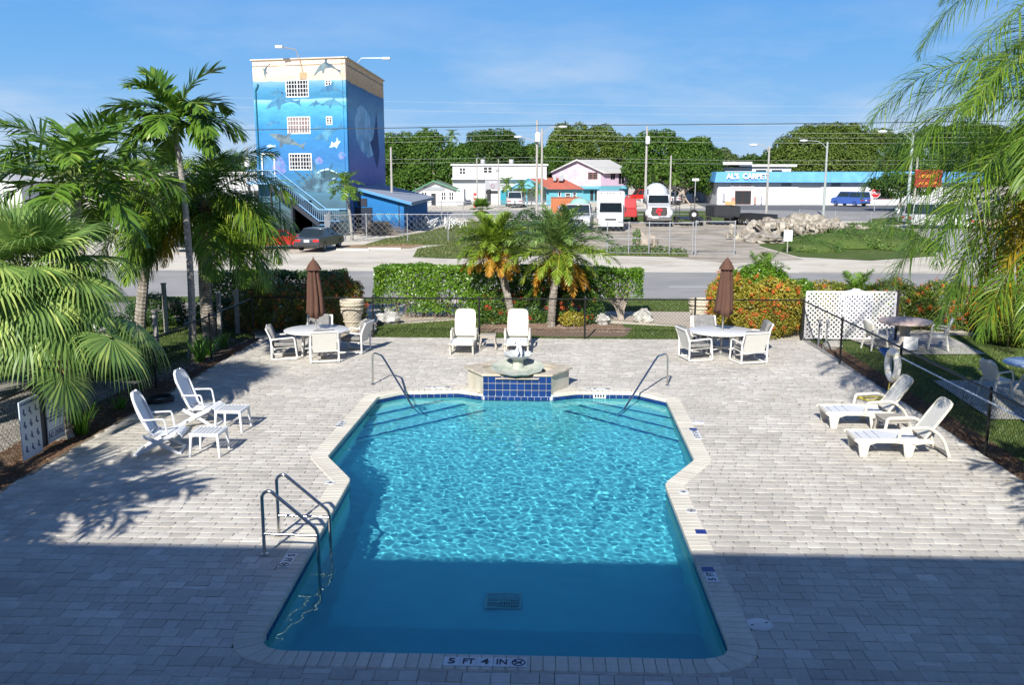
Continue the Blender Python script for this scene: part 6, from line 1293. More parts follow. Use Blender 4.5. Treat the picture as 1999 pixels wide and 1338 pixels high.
# blue restaurant with red roof
M_aqua = mat('aqua_wall', (.11, .35, .43), .8, .08, 1.2); M_redr = mat('red_roof', (.46, .12, .075), .75, .15, 1.5, col2=(.38, .14, .1), c2s=2); M_atrim = mat('aqua_trim', (.13, .40, .52), .6)
rt = thing('red_roof_restaurant', 'aqua painted restaurant with red hipped roof and open carport', 'restaurant', (0, 0, 0)); k = MB(); u, w, P = holes_wall(k, (-.6, 138), (4.6, 138), -.06, 2.2, [(1.7, 2.1, .4, 1.8), (2.7, 3.5, .8, 1.6), (3.8, 4.3, .8, 1.7)], .2, (0, 1)); k.box((4.5, 142, 1.1), (.2, 7.6, 2.3)); k.box((-.5, 142, 1.1), (.2, 7.6, 2.3)); k.build('wall', M_aqua, rt)
for h in [(1.7, 2.1, .4, 1.8), (2.7, 3.5, .8, 1.6), (3.8, 4.3, .8, 1.7)]: window(rt, P, u, w, h, 1, 2, M_winw, M_dk, .06, .06, mun=.05)
k = MB(); k.add([(-3.2, 137.2, 3.62), (4.9, 137.2, 2.15), (4.9, 146, 2.15), (-.8, 137.2, 2.15), (1.6, 141.5, 3.75), (-3.0, 141.5, 3.75), (-3.0, 146, 2.1)], [(3, 1, 4, 0), (0, 4, 5), (1, 2, 4), (5, 4, 2, 6)]); k.build('roof', M_redr, rt)
k = MB(); k.add([(-5.6, 136.9, 2.3), (-3.2, 136.9, 3.6), (-.7, 136.9, 2.25), (-.7, 137.1, 2.25), (-3.2, 137.1, 3.6), (-5.6, 137.1, 2.3)], [(0, 2, 1), (3, 5, 4)]); k.build('gable', M_atrim, rt)
k = MB(); gable(k, -5.6, -.8, 137, 142, 2.35, 3.62, .3, .12, xr=-3.2, yov=.3); k.build('porch_roof', M_atrim, rt)
for x in (-5.4, -3.4, -1.6): k = MB(); k.box((x, 137.1, 1.15), (.16, .16, 2.3)); k.build('post', M_aqua, rt)
k = MB(); k.box((-3.2, 141, 1.1), (4.7, .1, 2.2)); k.build('dark_interior', M_dk, rt); k = MB(); k.box((1.5, 139.5, 3.75), (.7, .7, .9)); k.box((.6, 139.6, 3.7), (.5, .5, .8)); k.build('roof_unit', M_galv, rt, bevel=.06)
k = MB(); k.box((-6.4, 138.5, 1.0), (1.6, 2, 2.0)); k.build('side_shed', mat('teal_shed', (.03, .25, .32), .8), rt)
# pink house
M_pink = mat('pink_siding', (.60, .42, .52), .85, .08, 1.5, col2=(.66, .56, .60), c2s=.9); M_lav = mat('lavender_siding', (.50, .38, .50), .85, .08, 1.5); M_gr = mat('pale_metal_roof', (.52, .51, .48), .6, .08, 1)
pt = thing('pink_house', 'two storey pink house with pale gable roof above an aqua ground floor', 'house', (0, 0, 0)); k = MB(); PH = [(5.6, 7.1, 3.4, 4.5)]; u, w, P = holes_wall(k, (.2, 150), (7.8, 150), 2.4, 4.6, PH, .2, (0, 1)); k.add([(.2, 150, 4.6), (7.8, 150, 4.6), (4.0, 150, 6.4)], [(0, 1, 2)]); k.build('upper_wall', M_pink, pt); window(pt, P, u, w, PH[0], 2, 4, mat('brown_frame', (.2, .1, .08), .6), M_dk, .05, .08, mun=.07)
k = MB(); PH2 = [(1.8, 2.7, 3.3, 4.4), (3.3, 4.4, 2.6, 4.4)]; u, w, P2 = holes_wall(k, (7.8, 150), (12.3, 152.5), 2.4, 4.6, PH2, .2, (-.4, 1)); k.build('upper_side_wall', M_lav, pt); [window(pt, P2, u, w, h, 2, 1, M_lav, M_dk, .1, .06) for h in PH2]
k = MB(); PG = [(6.0, 6.5, .1, 1.75), (6.7, 7.2, .1, 1.75)]; u, w, P3 = holes_wall(k, (.2, 149.97), (7.8, 149.97), -.06, 2.38, PG, .2, (0, 1)); u, w, P4 = holes_wall(k, (7.82, 149.97), (12.3, 152.47), -.06, 2.38, [(3.4, 4.3, .1, 1.9)], .2, (-.4, 1)); k.build('lower_wall', M_aqua, pt); [window(pt, P3, u, w, h, 1, 2, M_winw, M_dk, .05, .05) for h in ()]
for h in PG: k = MB(); k.quad(P3(h[0], h[2], .1), P3(h[1], h[2], .1), P3(h[1], h[3], .1), P3(h[0], h[3], .1)); k.build('door', M_dk, pt)
k = MB(); k.quad(P4(3.4, .1, .1), P4(4.3, .1, .1), P4(4.3, 1.9, .1), P4(3.4, 1.9, .1)); k.build('door', M_dk, pt)
for x, y, wd in ((6.2, 149.4, 2.6), (11.7, 151.4, 1.2)): k = MB(); k.add([(x-wd/2, y+.6, 2.4), (x+wd/2, y+.6, 2.4), (x+wd/2, y-.5, 1.95), (x-wd/2, y-.5, 1.95)], [(0, 1, 2, 3)]); k.build('awning', M_atrim, pt)
k = MB(); k.add([(-.5, 149.3, 4.35), (4.0, 149.3, 6.52), (8.3, 149.3, 4.5), (12.9, 151.8, 4.55), (9.6, 158, 6.5), (4.0, 158, 6.52), (-.5, 158, 4.35), (12.9, 158, 4.55), (-.5, 149.3, 4.2), (4.0, 149.3, 6.3), (8.3, 149.3, 4.32), (12.9, 151.8, 4.4)], [(0, 1, 5, 6), (1, 2, 3, 4, 5), (3, 7, 4), (8, 9, 1, 0), (9, 10, 2, 1), (10, 11, 3, 2)]); k.build('roof', M_gr, pt)
# carpet shop
M_bluef = mat('blue_fascia', (.085, .30, .60), .55, .06, .6, col2=(.12, .36, .66), c2s=.4); cs = thing('carpet_shop', 'long low white shop with bright blue fascia and carpet lettering', 'shop', (0, 0, 0)); y0 = 138
k = MB(); CH = [(2.4, 4.7, .0, 1.95), (11.3, 14.5, -.02, 2.6), (8.9, 10.3, 2.62, 3.1), (15.9, 17.2, 2.62, 3.1), (21.9, 24.6, .75, 2.0)]
u, w, P = holes_wall(k, (23.9, y0), (60, y0), -.06, 3.2, CH, .25, (0, 1)); k.box((23.95, 146, 1.6), (.25, 15.4, 3.3)); k.box((60, 146, 1.6), (.25, 15.4, 3.3)); k.build('wall', M_wwall, cs)
k = MB(); k.add([(23.2, y0-1.0, 3.15), (60.6, y0-1.0, 3.15), (60.6, y0-.35, 4.6), (23.5, y0-.35, 4.6), (23.2, y0, 3.05), (60.6, y0, 3.05), (60.6, 152, 4.6), (23.5, 152, 4.6), (23.5, 152, 3.15)], [(0, 1, 2, 3), (4, 5, 1, 0), (3, 2, 6, 7), (0, 3, 7, 8), (0, 4, 1)]); k.build('fascia', M_bluef, cs)
o = link('lettering', text_mesh("AL'S  CARPET", 1.12, mat('letter_white', (.85, .85, .85), .4, 0), ext=.06, bold=.03), cs, (27.7, y0-.95, 3.95), (PI/2-.38, 0, 0)); o.scale = (.86, 1, 1)
for h in CH[:1]: window(cs, P, u, w, h, 2, 1, mat('dark_red_frame', (.12, .03, .03), .5), M_dk, .1, .08)
k = MB(); [k.box(P(12.9, .15+i*.3, .12), (3.2, .04, .28)) for i in range(9)]; o = k.build('roller_shutter', mat('shutter_white', (.66, .66, .64), .6, .05), cs); o['kind'] = 'stuff'
for h in CH[2:4]: k = MB(); k.quad(P(h[0], h[2], .1), P(h[1], h[2], .1), P(h[1], h[3], .1), P(h[0], h[3], .1)); k.build('louvre', mat('grey_louvre', (.25, .25, .25), .7), cs)
h = CH[4]; window(cs, P, u, w, h, 2, 1, mat('dark_red_frame2', (.14, .03, .04), .5), M_pane, .1, .08)
k = MB(); k.box((27.3, y0-.06, 2.62), (3.4, .1, .62)); o = k.build('shop_sign', mat('sign_cream', (.66, .63, .62), .5), cs); link('lettering', text_mesh('TILE  CARPET', .42, mat('red_ink', (.35, .06, .06), .5), ext=.01), o, (27.3, y0-.12, 2.62), (PI/2, 0, 0))
k = MB(); k.box((47.2, y0-.1, 2.7), (4.4, .12, .62)); o = k.build('shop_sign', mat('sign_deep_blue', (.02, .05, .26), .5), cs); link('lettering', text_mesh('C O  SUPPLY', .5, M_winw, ext=.01), o, (47.2, y0-.18, 2.7), (PI/2, 0, 0)); k = MB(); k.box((46.2, y0-.1, 2.2), (2.2, .1, .3)); k.build('shop_sign', M_winw, cs)
for i in range(6): k = MB(); k.box((33.3+i*.55, y0-.9, .75), (.06, .06, 1.5)); k.box((33.3+i*.55, y0-.9, 1.5), (.12, .12, .05)); k.build('bollard', M_winw, cs)
k = MB(); k.box((24.7, y0-.15, 1.0), (.3, .2, 1.1)); k.build('meter_box', M_galv, cs)
for p, r_, c in (((26.0, y0-.5, .5), .3, (.5, .25, .2)), ((29.1, y0-.4, .6), .12, (.4, .2, .15)), ((30.0, y0-.4, .6), .1, (.3, .3, .4))): k = MB(); k.box(p, (r_*1.6, .2, 1.0)); k.build('display_roll', mat('display', c, .7), cs)
bw = thing('flat_white_building', 'flat roofed white building rising behind the blue fascia shop', 'building', (0, 0, 0)); k = MB(); k.box((30.5, 160, 2.6), (15.5, 10, 5.3)); k.build('wall', M_wwall, bw); k = MB(); k.box((27, 159.5, 5.9), (9.5, 12, .45)); k.box((34.5, 160, 5.55), (9.0, 11, .35)); k.build('roof', mat('roof_edge_white', (.74, .73, .70), .6), bw); k = MB(); [k.box((x, 154.95, 4.6), (1.6, .1, .5)) for x in (27, 33.5, 36)]; k.build('window_band', M_pane, bw)
# far left buildings seen between the palms
lb = thing('pink_low_building', 'low pink building glimpsed far left between the palm fronds', 'building', (0, 0, 0)); k = MB(); k.box((-62, 148, 2.0), (9, 8, 4.2)); k.build('wall', M_pink, lb); k = MB(); k.box((-62, 148, 4.3), (10, 9, .4)); k.build('roof', M_gr, lb)
lb = thing('white_low_building', 'low white building glimpsed between the queen palm and the mural tower', 'building', (0, 0, 0)); k = MB(); u, w, P = holes_wall(k, (-45, 118), (-30, 118), -.06, 4.4, [(2, 4, 1, 2.4), (7, 9, 1, 2.4), (11, 13, 1, 2.4)], .2, (0, 1)); k.box((-37.5, 124, 2.1), (15, .2, 4.3)); k.build('wall', M_wwall, lb); [window(lb, P, u, w, h, 2, 1, M_winw, M_dk) for h in [(2, 4, 1, 2.4), (7, 9, 1, 2.4), (11, 13, 1, 2.4)]]; k = MB(); k.box((-37.5, 121, 4.5), (16, 7, .3)); k.build('roof', M_gr, lb)
lb = thing('white_warehouse', 'white warehouse roof glimpsed at the far left edge', 'building', (0, 0, 0)); k = MB(); k.box((-86, 140, 1.5), (20, 10, 3.1)); k.build('wall', M_wwall, lb); k = MB(); gable(k, -96, -76, 135, 145, 3.1, 4.6); k.build('roof', M_gr, lb)
t = thing('blank_billboard', 'pale blank board on two legs seen through the queen palm fronds', 'board', (-25.13, 61.02), .5); k = MB(); k.box((0, 0, 1.5), (2.0, .1, 1.8)); k.build('board', mat('grey_blue_board', (.42, .46, .56), .6), t); [ (lambda k: (k.box((x, .06, .6), (.1, .08, 1.3)), k.build('leg', M_white, t)))(MB()) for x in (-.85, .85)]
# ================================================================== VEHICLES
M_tyre = mat('tyre', (.018, .018, .018), .85, .1, 8); M_rim = mat('steel_rim', (.45, .45, .46), .3, .05, metal=.8); M_glass = mat('vehicle_glass', (.02, .03, .035), .06, .1, 1, spec=.7); M_chr = mat('chrome', (.6, .6, .6), .15, 0, metal=1); M_tail = mat('tail_light', (.45, .02, .02), .25, 0, spec=.6); M_head = mat('head_lamp', (.6, .62, .62), .15, 0, spec=.7); M_trim = mat('dark_trim', (.03, .03, .032), .6, .1)
def paint(n, c, r=.28): return mat(n, c, r, .05, 1.5, spec=.5, coat=.5)
def wheels(t, xs, W_, r, w_=.22, rimm=M_rim, dual=()):
    k = MB(); k.lathe([(r*.62, -w_/2), (r*.92, -w_/2), (r, -w_*.3), (r, w_*.3), (r*.92, w_/2), (r*.62, w_/2)], 20, ax='y', cap=False); tm_ = k.mesh('tyre', M_tyre, True)
    k = MB(); k.lathe([(r*.64, -w_*.42), (r*.56, -w_*.30), (r*.2, -w_*.25), (r*.15, -w_*.4), (0, -w_*.4)], 16, ax='y', cap=False); k.lathe([(r*.64, w_*.42), (r*.56, w_*.30), (r*.2, w_*.25), (r*.15, w_*.4), (0, w_*.4)], 16, ax='y', cap=False); rm_ = k.mesh('rim', rimm, True)
    for x in xs:
        for s in (-1, 1):
            e = bpy.data.objects.new('wheel', tm_); COL.objects.link(e); e.parent = t; e.location = (x, s*(W_/2-w_*.5), r); o = link('rim', rm_, e)
def vehicle(name, label, cat, loc, rz, L_, W_, H, prof, cab, m, roofm=None, wx=(), wr=.32, group=None, front=None, rear=None, glass=M_glass, bev=.06, plate=True, cabin_z=None):
    """prof: side outline of the lower body; cab: (x rear bottom, x front bottom, x rear top, x front top, belt z)"""
    t = thing(name, label, cat, loc, rz, group); k = MB(); k.extr(prof, (0, -W_/2, 0), (1, 0, 0), (0, 0, 1), (0, 1, 0), W_); k.build('body', m, t, bevel=bev, seg=2, ang=40)
    xr0, xf0, xr1, xf1, zb = cab; zt = H-.05; w0, w1 = W_/2-.05, W_/2-.17
    q = [(xr0, -w0, zb), (xf0, -w0, zb), (xf0, w0, zb), (xr0, w0, zb), (xr1, -w1, zt), (xf1, -w1, zt), (xf1, w1, zt), (xr1, w1, zt)]; k = MB(); k.add(q, [(3, 2, 1, 0), (4, 5, 6, 7), (0, 1, 5, 4), (1, 2, 6, 5), (2, 3, 7, 6), (3, 0, 4, 7)]); k.build('window', glass, t)
    k = MB(); k.box(((xr1+xf1)/2, 0, H-.03), (xf1-xr1+.06, 2*w1+.06, .07)); k.build('roof', roofm or m, t, bevel=.03)
    k = MB(); 
    for a, b in ((0, 4), (1, 5), (2, 6), (3, 7)): k.tube([q[a], q[b]], .035, 4)
    xm0, xm1 = (xr0+xf0)/2, (xr1+xf1)/2
    for s in (-1, 1): k.tube([(xm0, s*w0*1.0, zb), (xm1, s*w1*1.01, zt)], .035, 4); 
    o = k.build('pillars', roofm or m, t); o['kind'] = 'stuff'
    if wx: wheels(t, wx, W_, wr)
    xf = max(p[0] for p in prof); xr = min(p[0] for p in prof)
    for s in (-1, 1):
        if front: k = MB(); k.box((front[0], s*(W_/2-.26), front[1]), (.06, .34, .15)); k.build('headlight', M_head, t, bevel=.015)
        if rear: k = MB(); k.box((rear[0], s*(W_/2-.24), rear[1]), (.06, .40, .17)); k.build('tail_light', M_tail, t, bevel=.015)
        k = MB(); k.box((xf1*.55+xf0*.45, s*(W_/2+.08), zb+.12), (.1, .16, .11)); k.build('mirror', m, t, bevel=.02)
    if rear and plate: k = MB(); k.box((rear[0]-.02, 0, rear[1]-.02), (.03, .34, .15)); k.build('number_plate', M_white, t)
    k = MB(); k.box((xf-.02, 0, .42), (.12, W_-.04, .16)); k.build('front_bumper', M_trim if not roofm else M_chr, t, bevel=.03); k = MB(); k.box((xr+.02, 0, .42), (.12, W_-.04, .18)); k.build('rear_bumper', M_trim if not roofm else M_chr, t, bevel=.03)
    return t
SED = [(-2.25, .30), (-2.3, .62), (-2.22, .86), (-1.45, .92), (.95, .92), (2.0, .80), (2.25, .66), (2.25, .30), (1.75, .24), (-1.7, .24)]
G_ = 'cars parked in the gravel lot'
v = vehicle('parked_car', 'dark grey sedan seen from behind, parked below the tower stair', 'car', (-14.6, 59.8), PI/2-.12, 4.5, 1.66, 1.36, SED, (-1.55, 1.05, -.95, .35, .90), paint('dark_grey_paint', (.035, .045, .06)), wx=(-1.35, 1.4), group=G_, front=(2.22, .66), rear=(-2.27, .68))
v = vehicle('parked_car', 'old black sedan with tan roof and chrome bumper beside the queen palm trunk', 'car', (-21.0, 59.2), PI+.42, 5.3, 1.85, 1.38, [(x*1.18, z) for x, z in SED], (-1.5, .9, -1.1, .3, .92), paint('black_paint', (.02, .022, .024)), mat('tan_vinyl', (.52, .42, .26), .6), wx=(-1.65, 1.7), wr=.34, group=G_, front=(2.64, .62), rear=(-2.64, .66))
k = MB(); k.box((2.67, 0, .64), (.05, .95, .24)); k.build('grille', M_chr, v)
v = vehicle('race_car', 'bright red low car with a round white number badge under the palm fronds', 'car', (-17.75, 60.6), PI+.30, 4.2, 1.7, 1.15, [(x*.95, z*.86) for x, z in SED], (-1.1, .5, -.7, .05, .78), paint('bright_red_paint', (.50, .018, .01)), wx=(-1.25, 1.35), wr=.31, group=G_, front=(2.12, .55), rear=(-2.14, .55))
k = MB(); k.lathe([(.21, 0), (.21, .01), (0, .01)], 20, c=(0, 0, 0)); o = k.build('number_badge', M_white, v, loc=(1.72, .30, .735), rot=(0, .25, 0)); link('lettering', text_mesh('90', .26, M_ink, ext=.003, bold=.006), o, (0, 0, .012), (0, 0, -PI/2))
k = MB(); k.lathe([(.21, 0), (.21, .01), (0, .01)], 20); o = k.build('number_badge', M_white, v, loc=(2.155, .35, .50), rot=(0, PI/2, 0)); o.scale = (.8, 1, 1); link('lettering', text_mesh('90', .26, M_ink, ext=.003, bold=.006), o, (0, 0, .012), (0, 0, PI/2))
vehicle('parked_car', 'silver white sedan seen side on at the far left between the palms', 'car', (-33.9, 75.2), PI, 4.6, 1.7, 1.4, SED, (-1.45, 1.15, -.85, .45, .90), paint('silver_paint', (.55, .57, .58)), wx=(-1.35, 1.4), group=G_, front=(2.22, .66), rear=(-2.27, .68))
vehicle('parked_car', 'pale car half hidden behind the queen palm boot of old leaf bases', 'car', (-24.5, 72.5), PI-.2, 4.6, 1.7, 1.4, SED, (-1.45, 1.15, -.85, .45, .90), paint('pale_paint', (.5, .56, .60)), wx=(-1.35, 1.4), group=G_, front=(2.22, .66), rear=(-2.27, .68))
VAN = [(-2.6, .35), (-2.65, 1.15), (-2.55, 1.22), (1.5, 1.22), (2.35, 1.08), (2.55, .9), (2.6, .35), (2.1, .28), (-2.1, .28)]
WP = paint('white_vehicle_paint', (.60, .61, .62), .35)
vehicle('delivery_van', 'white van seen from behind in front of the aqua restaurant porch', 'van', (-4.55, 128.5), PI/2-.05, 5.2, 1.95, 2.05, VAN, (-2.6, 1.7, -2.5, 1.2, 1.2), WP, wx=(-1.6, 1.7), wr=.35, front=(2.58, .8), rear=(-2.66, .85))
vehicle('blue_van', 'blue van parked in front of the carpet shop near the stop sign', 'van', (41.2, 133.5), PI/2+.55, 5.0, 1.95, 1.95, VAN, (-2.55, 1.6, -2.45, 1.1, 1.2), paint('deep_blue_paint', (.05, .12, .42)), wx=(-1.6, 1.7), wr=.36, front=(2.58, .8), rear=(-2.66, .85))
vehicle('white_suv', 'long white four wheel drive glimpsed through the hanging fronds at the right', 'suv', (33.6, 83.8), .05, 5.6, 1.9, 2.1, [(x*1.1, z*.98) for x, z in VAN], (-2.75, 1.5, -2.65, .9, 1.2), WP, wx=(-1.8, 1.85), wr=.42, front=(2.85, .9), rear=(-2.92, .9))
vehicle('tan_car', 'tan car at the right edge behind the hanging fronds', 'car', (37.6, 81.0), .2, 4.6, 1.75, 1.5, SED, (-1.9, 1.15, -1.5, .45, .92), paint('tan_paint', (.40, .34, .25)), wx=(-1.35, 1.4), front=(2.22, .66), rear=(-2.27, .70))
vehicle('red_suv', 'bright red pickup parked beside the pink house under the trees', 'pickup', (13.9, 148), PI+.3, 4.6, 1.9, 1.9, [(-2.3, .5), (-2.3, 1.15), (-.6, 1.15), (1.2, 1.15), (2.2, 1.0), (2.3, .5)], (-.7, 1.1, -.5, .6, 1.13), paint('red_truck_paint', (.48, .02, .015)), wx=(-1.4, 1.4), wr=.42, front=(2.3, .85), rear=(-2.3, .85))
vehicle('white_pickup', 'small white pickup behind the cement mixer cab at the tree line', 'pickup', (17.3, 140), PI/2+.2, 4.6, 1.85, 1.75, [(-2.3, .45), (-2.3, 1.1), (-.6, 1.1), (1.2, 1.1), (2.2, .95), (2.3, .45)], (-.7, 1.1, -.5, .6, 1.08), WP, wx=(-1.4, 1.4), wr=.38, front=(2.3, .85), rear=(-2.3, .85))
# white work van facing us behind the fence
TRK = [(-2.7, .55), (-2.7, 1.25), (.6, 1.3), (1.3, 1.28), (2.4, 1.12), (2.65, .95), (2.7, .5), (2.2, .4), (-2.2, .4)]
v = vehicle('work_truck', 'white pickup with wide hood facing us, left of the white box truck', 'truck', (2.35, 79.6), -PI/2-.10, 5.4, 2.2, 2.15, TRK, (-.9, 1.3, -.7, .75, 1.26), WP, wx=(-1.7, 1.7), wr=.42, front=(2.68, .92), rear=(-2.7, .9))
k = MB(); k.box((2.72, 0, .9), (.04, 1.15, .26)); k.build('grille', M_trim, v)
for s in (-1, 1): k = MB(); k.box((-1.7, s*.95, 1.75), (1.9, .06, .06)); [k.box((x, s*.95, 1.5), (.05, .05, .5)) for x in (-2.6, -.8)]; k.build('rack', M_galv, v)
# box truck
bt = thing('box_truck', 'white box truck facing us behind the chain link fence', 'truck', (5.0, 79.8), -PI/2-.05)
k = MB(); k.box((-2.6, 0, 2.0), (4.8, 2.3, 2.3)); k.build('cargo_box', mat('box_white', (.58, .59, .60), .5, .05, 1), bt, bevel=.05); k = MB(); [k.box((-.175, y, 3.05), (.05, .1, .06)) for y in (-.8, -.25, .0, .25, .8)]; o = k.build('marker_lights', M_trim, bt); o['kind'] = 'stuff'
k = MB(); k.extr([(0, .55), (0, 2.35), (1.0, 2.4), (1.35, 1.5), (1.5, 1.35), (1.55, .5)], (0, -1.02, 0), (1, 0, 0), (0, 0, 1), (0, 1, 0), 2.04); k.build('cab', WP, bt, bevel=.07); k = MB(); k.add([(1.05, -.88, 2.26), (1.05, .88, 2.26), (1.375, .92, 1.52), (1.375, -.92, 1.52)], [(0, 1, 2, 3), (3, 2, 1, 0)]); k.build('windscreen', M_glass, bt, loc=(.03, 0, .02))
for s in (-1, 1): k = MB(); k.box((.62, s*1.02, 1.85), (.62, .03, .55)); k.build('window', M_glass, bt); k = MB(); k.box((1.57, s*.78, .85), (.05, .3, .17)); k.build('headlight', M_head, bt); k = MB(); k.box((1.2, s*1.22, 1.75), (.1, .1, .4)); k.box((1.2, s*1.1, 1.75), (.04, .2, .04)); k.build('mirror', M_trim, bt)
k = MB(); k.box((1.58, 0, .5), (.14, 2.1, .26)); k.build('bumper', WP, bt, bevel=.03); k = MB(); k.box((1.57, 0, .95), (.03, .9, .12)); k.build('grille', M_trim, bt); wheels(bt, (.75, -3.4), 2.1, .42)
# cement mixer
mx_ = thing('mixer_truck', 'white cement mixer truck with red flower wreath on its dark grille', 'truck', (9.75, 87.5), -PI/2-.06)
k = MB(); k.extr([(-.2, .9), (-.2, 2.65), (.2, 2.8), (1.0, 2.75), (1.35, 1.95), (2.6, 1.75), (2.85, 1.5), (2.9, .8), (2.4, .65)], (0, -1.0, 0), (1, 0, 0), (0, 0, 1), (0, 1, 0), 2.0); k.build('cab', WP, mx_, bevel=.10, seg=3); k = MB(); k.add([(1.02, -.86, 2.66), (1.02, .86, 2.66), (1.37, .92, 2.0), (1.37, -.92, 2.0)], [(0, 1, 2, 3), (3, 2, 1, 0)]); k.build('windscreen', M_glass, mx_, loc=(.04, 0, .02))
k = MB(); k.extr([(-.62, .95), (.62, .95), (.72, 1.15), (.66, 1.68), (-.66, 1.68), (-.72, 1.15)], (2.9, 0, 0), (0, 1, 0), (0, 0, 1), (1, 0, 0), .05); k.build('grille', mat('dark_grille', (.06, .055, .055), .4, .3, 30), mx_)
k = MB(); rs = random.Random(5); [k.blob((2.98, rs.uniform(-.22, .22), 1.3+rs.uniform(-.25, .25)), (.05, .12, .12), rs, 6, 4) for i in range(9)]; k.build('wreath', mat('red_wreath', (.55, .02, .03), .6), mx_)
for s in (-1, 1): k = MB(); k.blob((2.62, s*1.0, 1.15), (.42, .24, .34), rs, 12, 8, 0); k.build('fender', WP, mx_, smooth=True); k = MB(); k.box((2.92, s*.95, 1.15), (.12, .26, .2)); k.build('headlight', M_head, mx_, bevel=.03); k = MB(); k.box((.6, s*1.01, 2.3), (.7, .03, .55)); k.build('window', M_glass, mx_); k = MB(); k.box((1.1, s*1.25, 2.2), (.1, .12, .5)); k.build('mirror', M_chr, mx_); k = MB(); k.tube([(-.35, s*.9, 1.0), (-.35, s*.9, 3.2)], .07, 8); k.build('exhaust', M_chr, mx_, smooth=True)
k = MB(); k.box((2.98, 0, .68), (.18, 2.2, .3)); k.build('bumper', M_chr, mx_, bevel=.05); k = MB(); k.box((-2.6, 0, .95), (5.4, .9, .25)); k.build('chassis', M_trim, mx_); wheels(mx_, (2.1, -2.6, -3.9), 2.2, .5, .3)
k = MB(); k.lathe([(.35, 0), (.75, .5), (1.15, 1.5), (1.2, 2.4), (.95, 3.5), (.55, 4.3), (.5, 4.5)], 24, ax='x'); k.build('drum', mat('drum_white', (.62, .63, .62), .5, .1, 1), mx_, smooth=True, loc=(-5.2, 0, 2.9), rot=(0, .20, 0))
# trailers
def trailer(label, loc, rz, m, L_, W_, hz, wallh, ramps=False, spare=False):
    t = thing('utility_trailer', label, 'trailer', loc, rz, 'utility trailers in the dirt lot'); k = MB(); k.box((0, 0, hz), (L_, W_, .12)); k.build('deck', m, t)
    if wallh:
        for c, s in (((0, W_/2, hz+wallh/2+.06), (L_, .06, wallh)), ((0, -W_/2, hz+wallh/2+.06), (L_, .06, wallh)), ((L_/2, 0, hz+wallh/2+.06), (.06, W_, wallh)), ((-L_/2, 0, hz+wallh/2+.06), (.06, W_, wallh))): k = MB(); k.box(c, s); k.build('side_wall', m, t)
        k = MB(); [k.box((-L_/2+.3+i*(L_-.6)/4, s*(W_/2+.05), hz+wallh/2), (.08, .05, wallh)) for i in range(5) for s in (-1, 1)]; o = k.build('ribs', m, t); o['kind'] = 'stuff'
    k = MB(); k.tube([(L_/2, W_/3, hz), (L_/2+1.2, 0, hz-.05), (L_/2, -W_/3, hz)], .06, 5); k.box((L_/2+1.2, 0, hz-.25), (.08, .08, .6)); k.build('tow_bar', m, t)
    wheels(t, (-.5, .45), W_+.45, .34)
    if ramps:
        for y in (-W_/2+.35, W_/2-.35):
            k = MB(); [k.box((-L_/2, y+s*.18, hz+1.0), (.07, .05, 1.9)) for s in (-1, 1)]; [k.box((-L_/2, y, hz+.2+j*.22), (.06, .34, .05)) for j in range(8)]; k.build('ramp', m, t)
    if spare: k = MB(); k.lathe([(.2, -.12), (.42, -.12), (.44, 0), (.42, .12), (.2, .12)], 20, ax='x', cap=False); o = k.build('spare_tyre', M_tyre, t, smooth=True, loc=(L_/2+.1, .15, hz+.45)); k = MB(); k.lathe([(.24, -.08), (.1, -.05), (0, -.1)], 16, ax='x', cap=False); k.lathe([(.24, .08), (.1, .05), (0, .1)], 16, ax='x', cap=False); k.build('rim', M_white, o)
    return t
M_bt = mat('black_trailer_paint', (.025, .027, .032), .5, .15)
trailer('black flatbed trailer with raised ramps and spare wheel right of the mixer truck', (12.7, 88.5), -PI/2, M_bt, 4.4, 2.1, .55, 0, True, True)
trailer('high sided black dump trailer in the middle of the dirt lot', (15.9, 89.0), -PI/2+.05, M_bt, 3.8, 2.3, .75, .85)
trailer('low black trailer half hidden behind the rubble pile', (18.6, 88.3), -PI/2+.6, M_bt, 3.8, 2.1, .5, .4)
t = thing('plywood_sheet', 'upright tan plywood sheet standing on the low trailer', 'board', (16.95, 91.2)); k = MB(); k.box((0, 0, 1.0), (.95, .06, 2.0)); k.build('sheet', mat('plywood', (.55, .36, .17), .8, .15), t)
# container, flag pile, scrap
M_or = mat('orange_container_paint', (.46, .16, .07), .7, .15, 1.5); t = thing('orange_container', 'orange ribbed container behind the date palm crown', 'container', (1.55, 93.0)); k = MB(); k.box((0, 0, 1.15), (3.0, 6, 2.2)); k.build('box', M_or, t)
k = MB(); [k.box((-1.4+i*.2, -3.03, 1.15), (.09, .06, 2.0)) for i in range(15)]; o = k.build('ribs', M_or, t); o['kind'] = 'stuff'; k = MB(); k.box((-.35, -3.08, 1.35), (.95, .03, .45)); k.build('label_panel', mat('faded_label', (.30, .25, .45), .6), t)
t = thing('green_tank', 'round pale green tank lid behind the white pickup', 'tank', (2.6, 85.2)); k = MB(); k.lathe([(.9, 0), (.9, 2.0), (.6, 2.35), (0, 2.5)], 20); k.build('shell', mat('sea_green', (.28, .50, .42), .6), t, smooth=True)
t = thing('tow_truck', 'red tow truck bed behind the white box truck', 'truck', (7.1, 92.5), -PI/2); k = MB(); k.box((-1.0, 0, 1.5), (4.5, 2.2, .16)); k.build('flatbed', paint('tow_red', (.5, .04, .03)), t); k = MB(); k.extr([(1.4, .6), (1.4, 2.2), (2.3, 2.2), (2.7, 1.4), (3.4, 1.3), (3.4, .6)], (0, -.95, 0), (1, 0, 0), (0, 0, 1), (0, 1, 0), 1.9); k.build('cab', paint('tow_red2', (.42, .04, .04)), t, bevel=.06); wheels(t, (-2, 2.4), 2.1, .42)
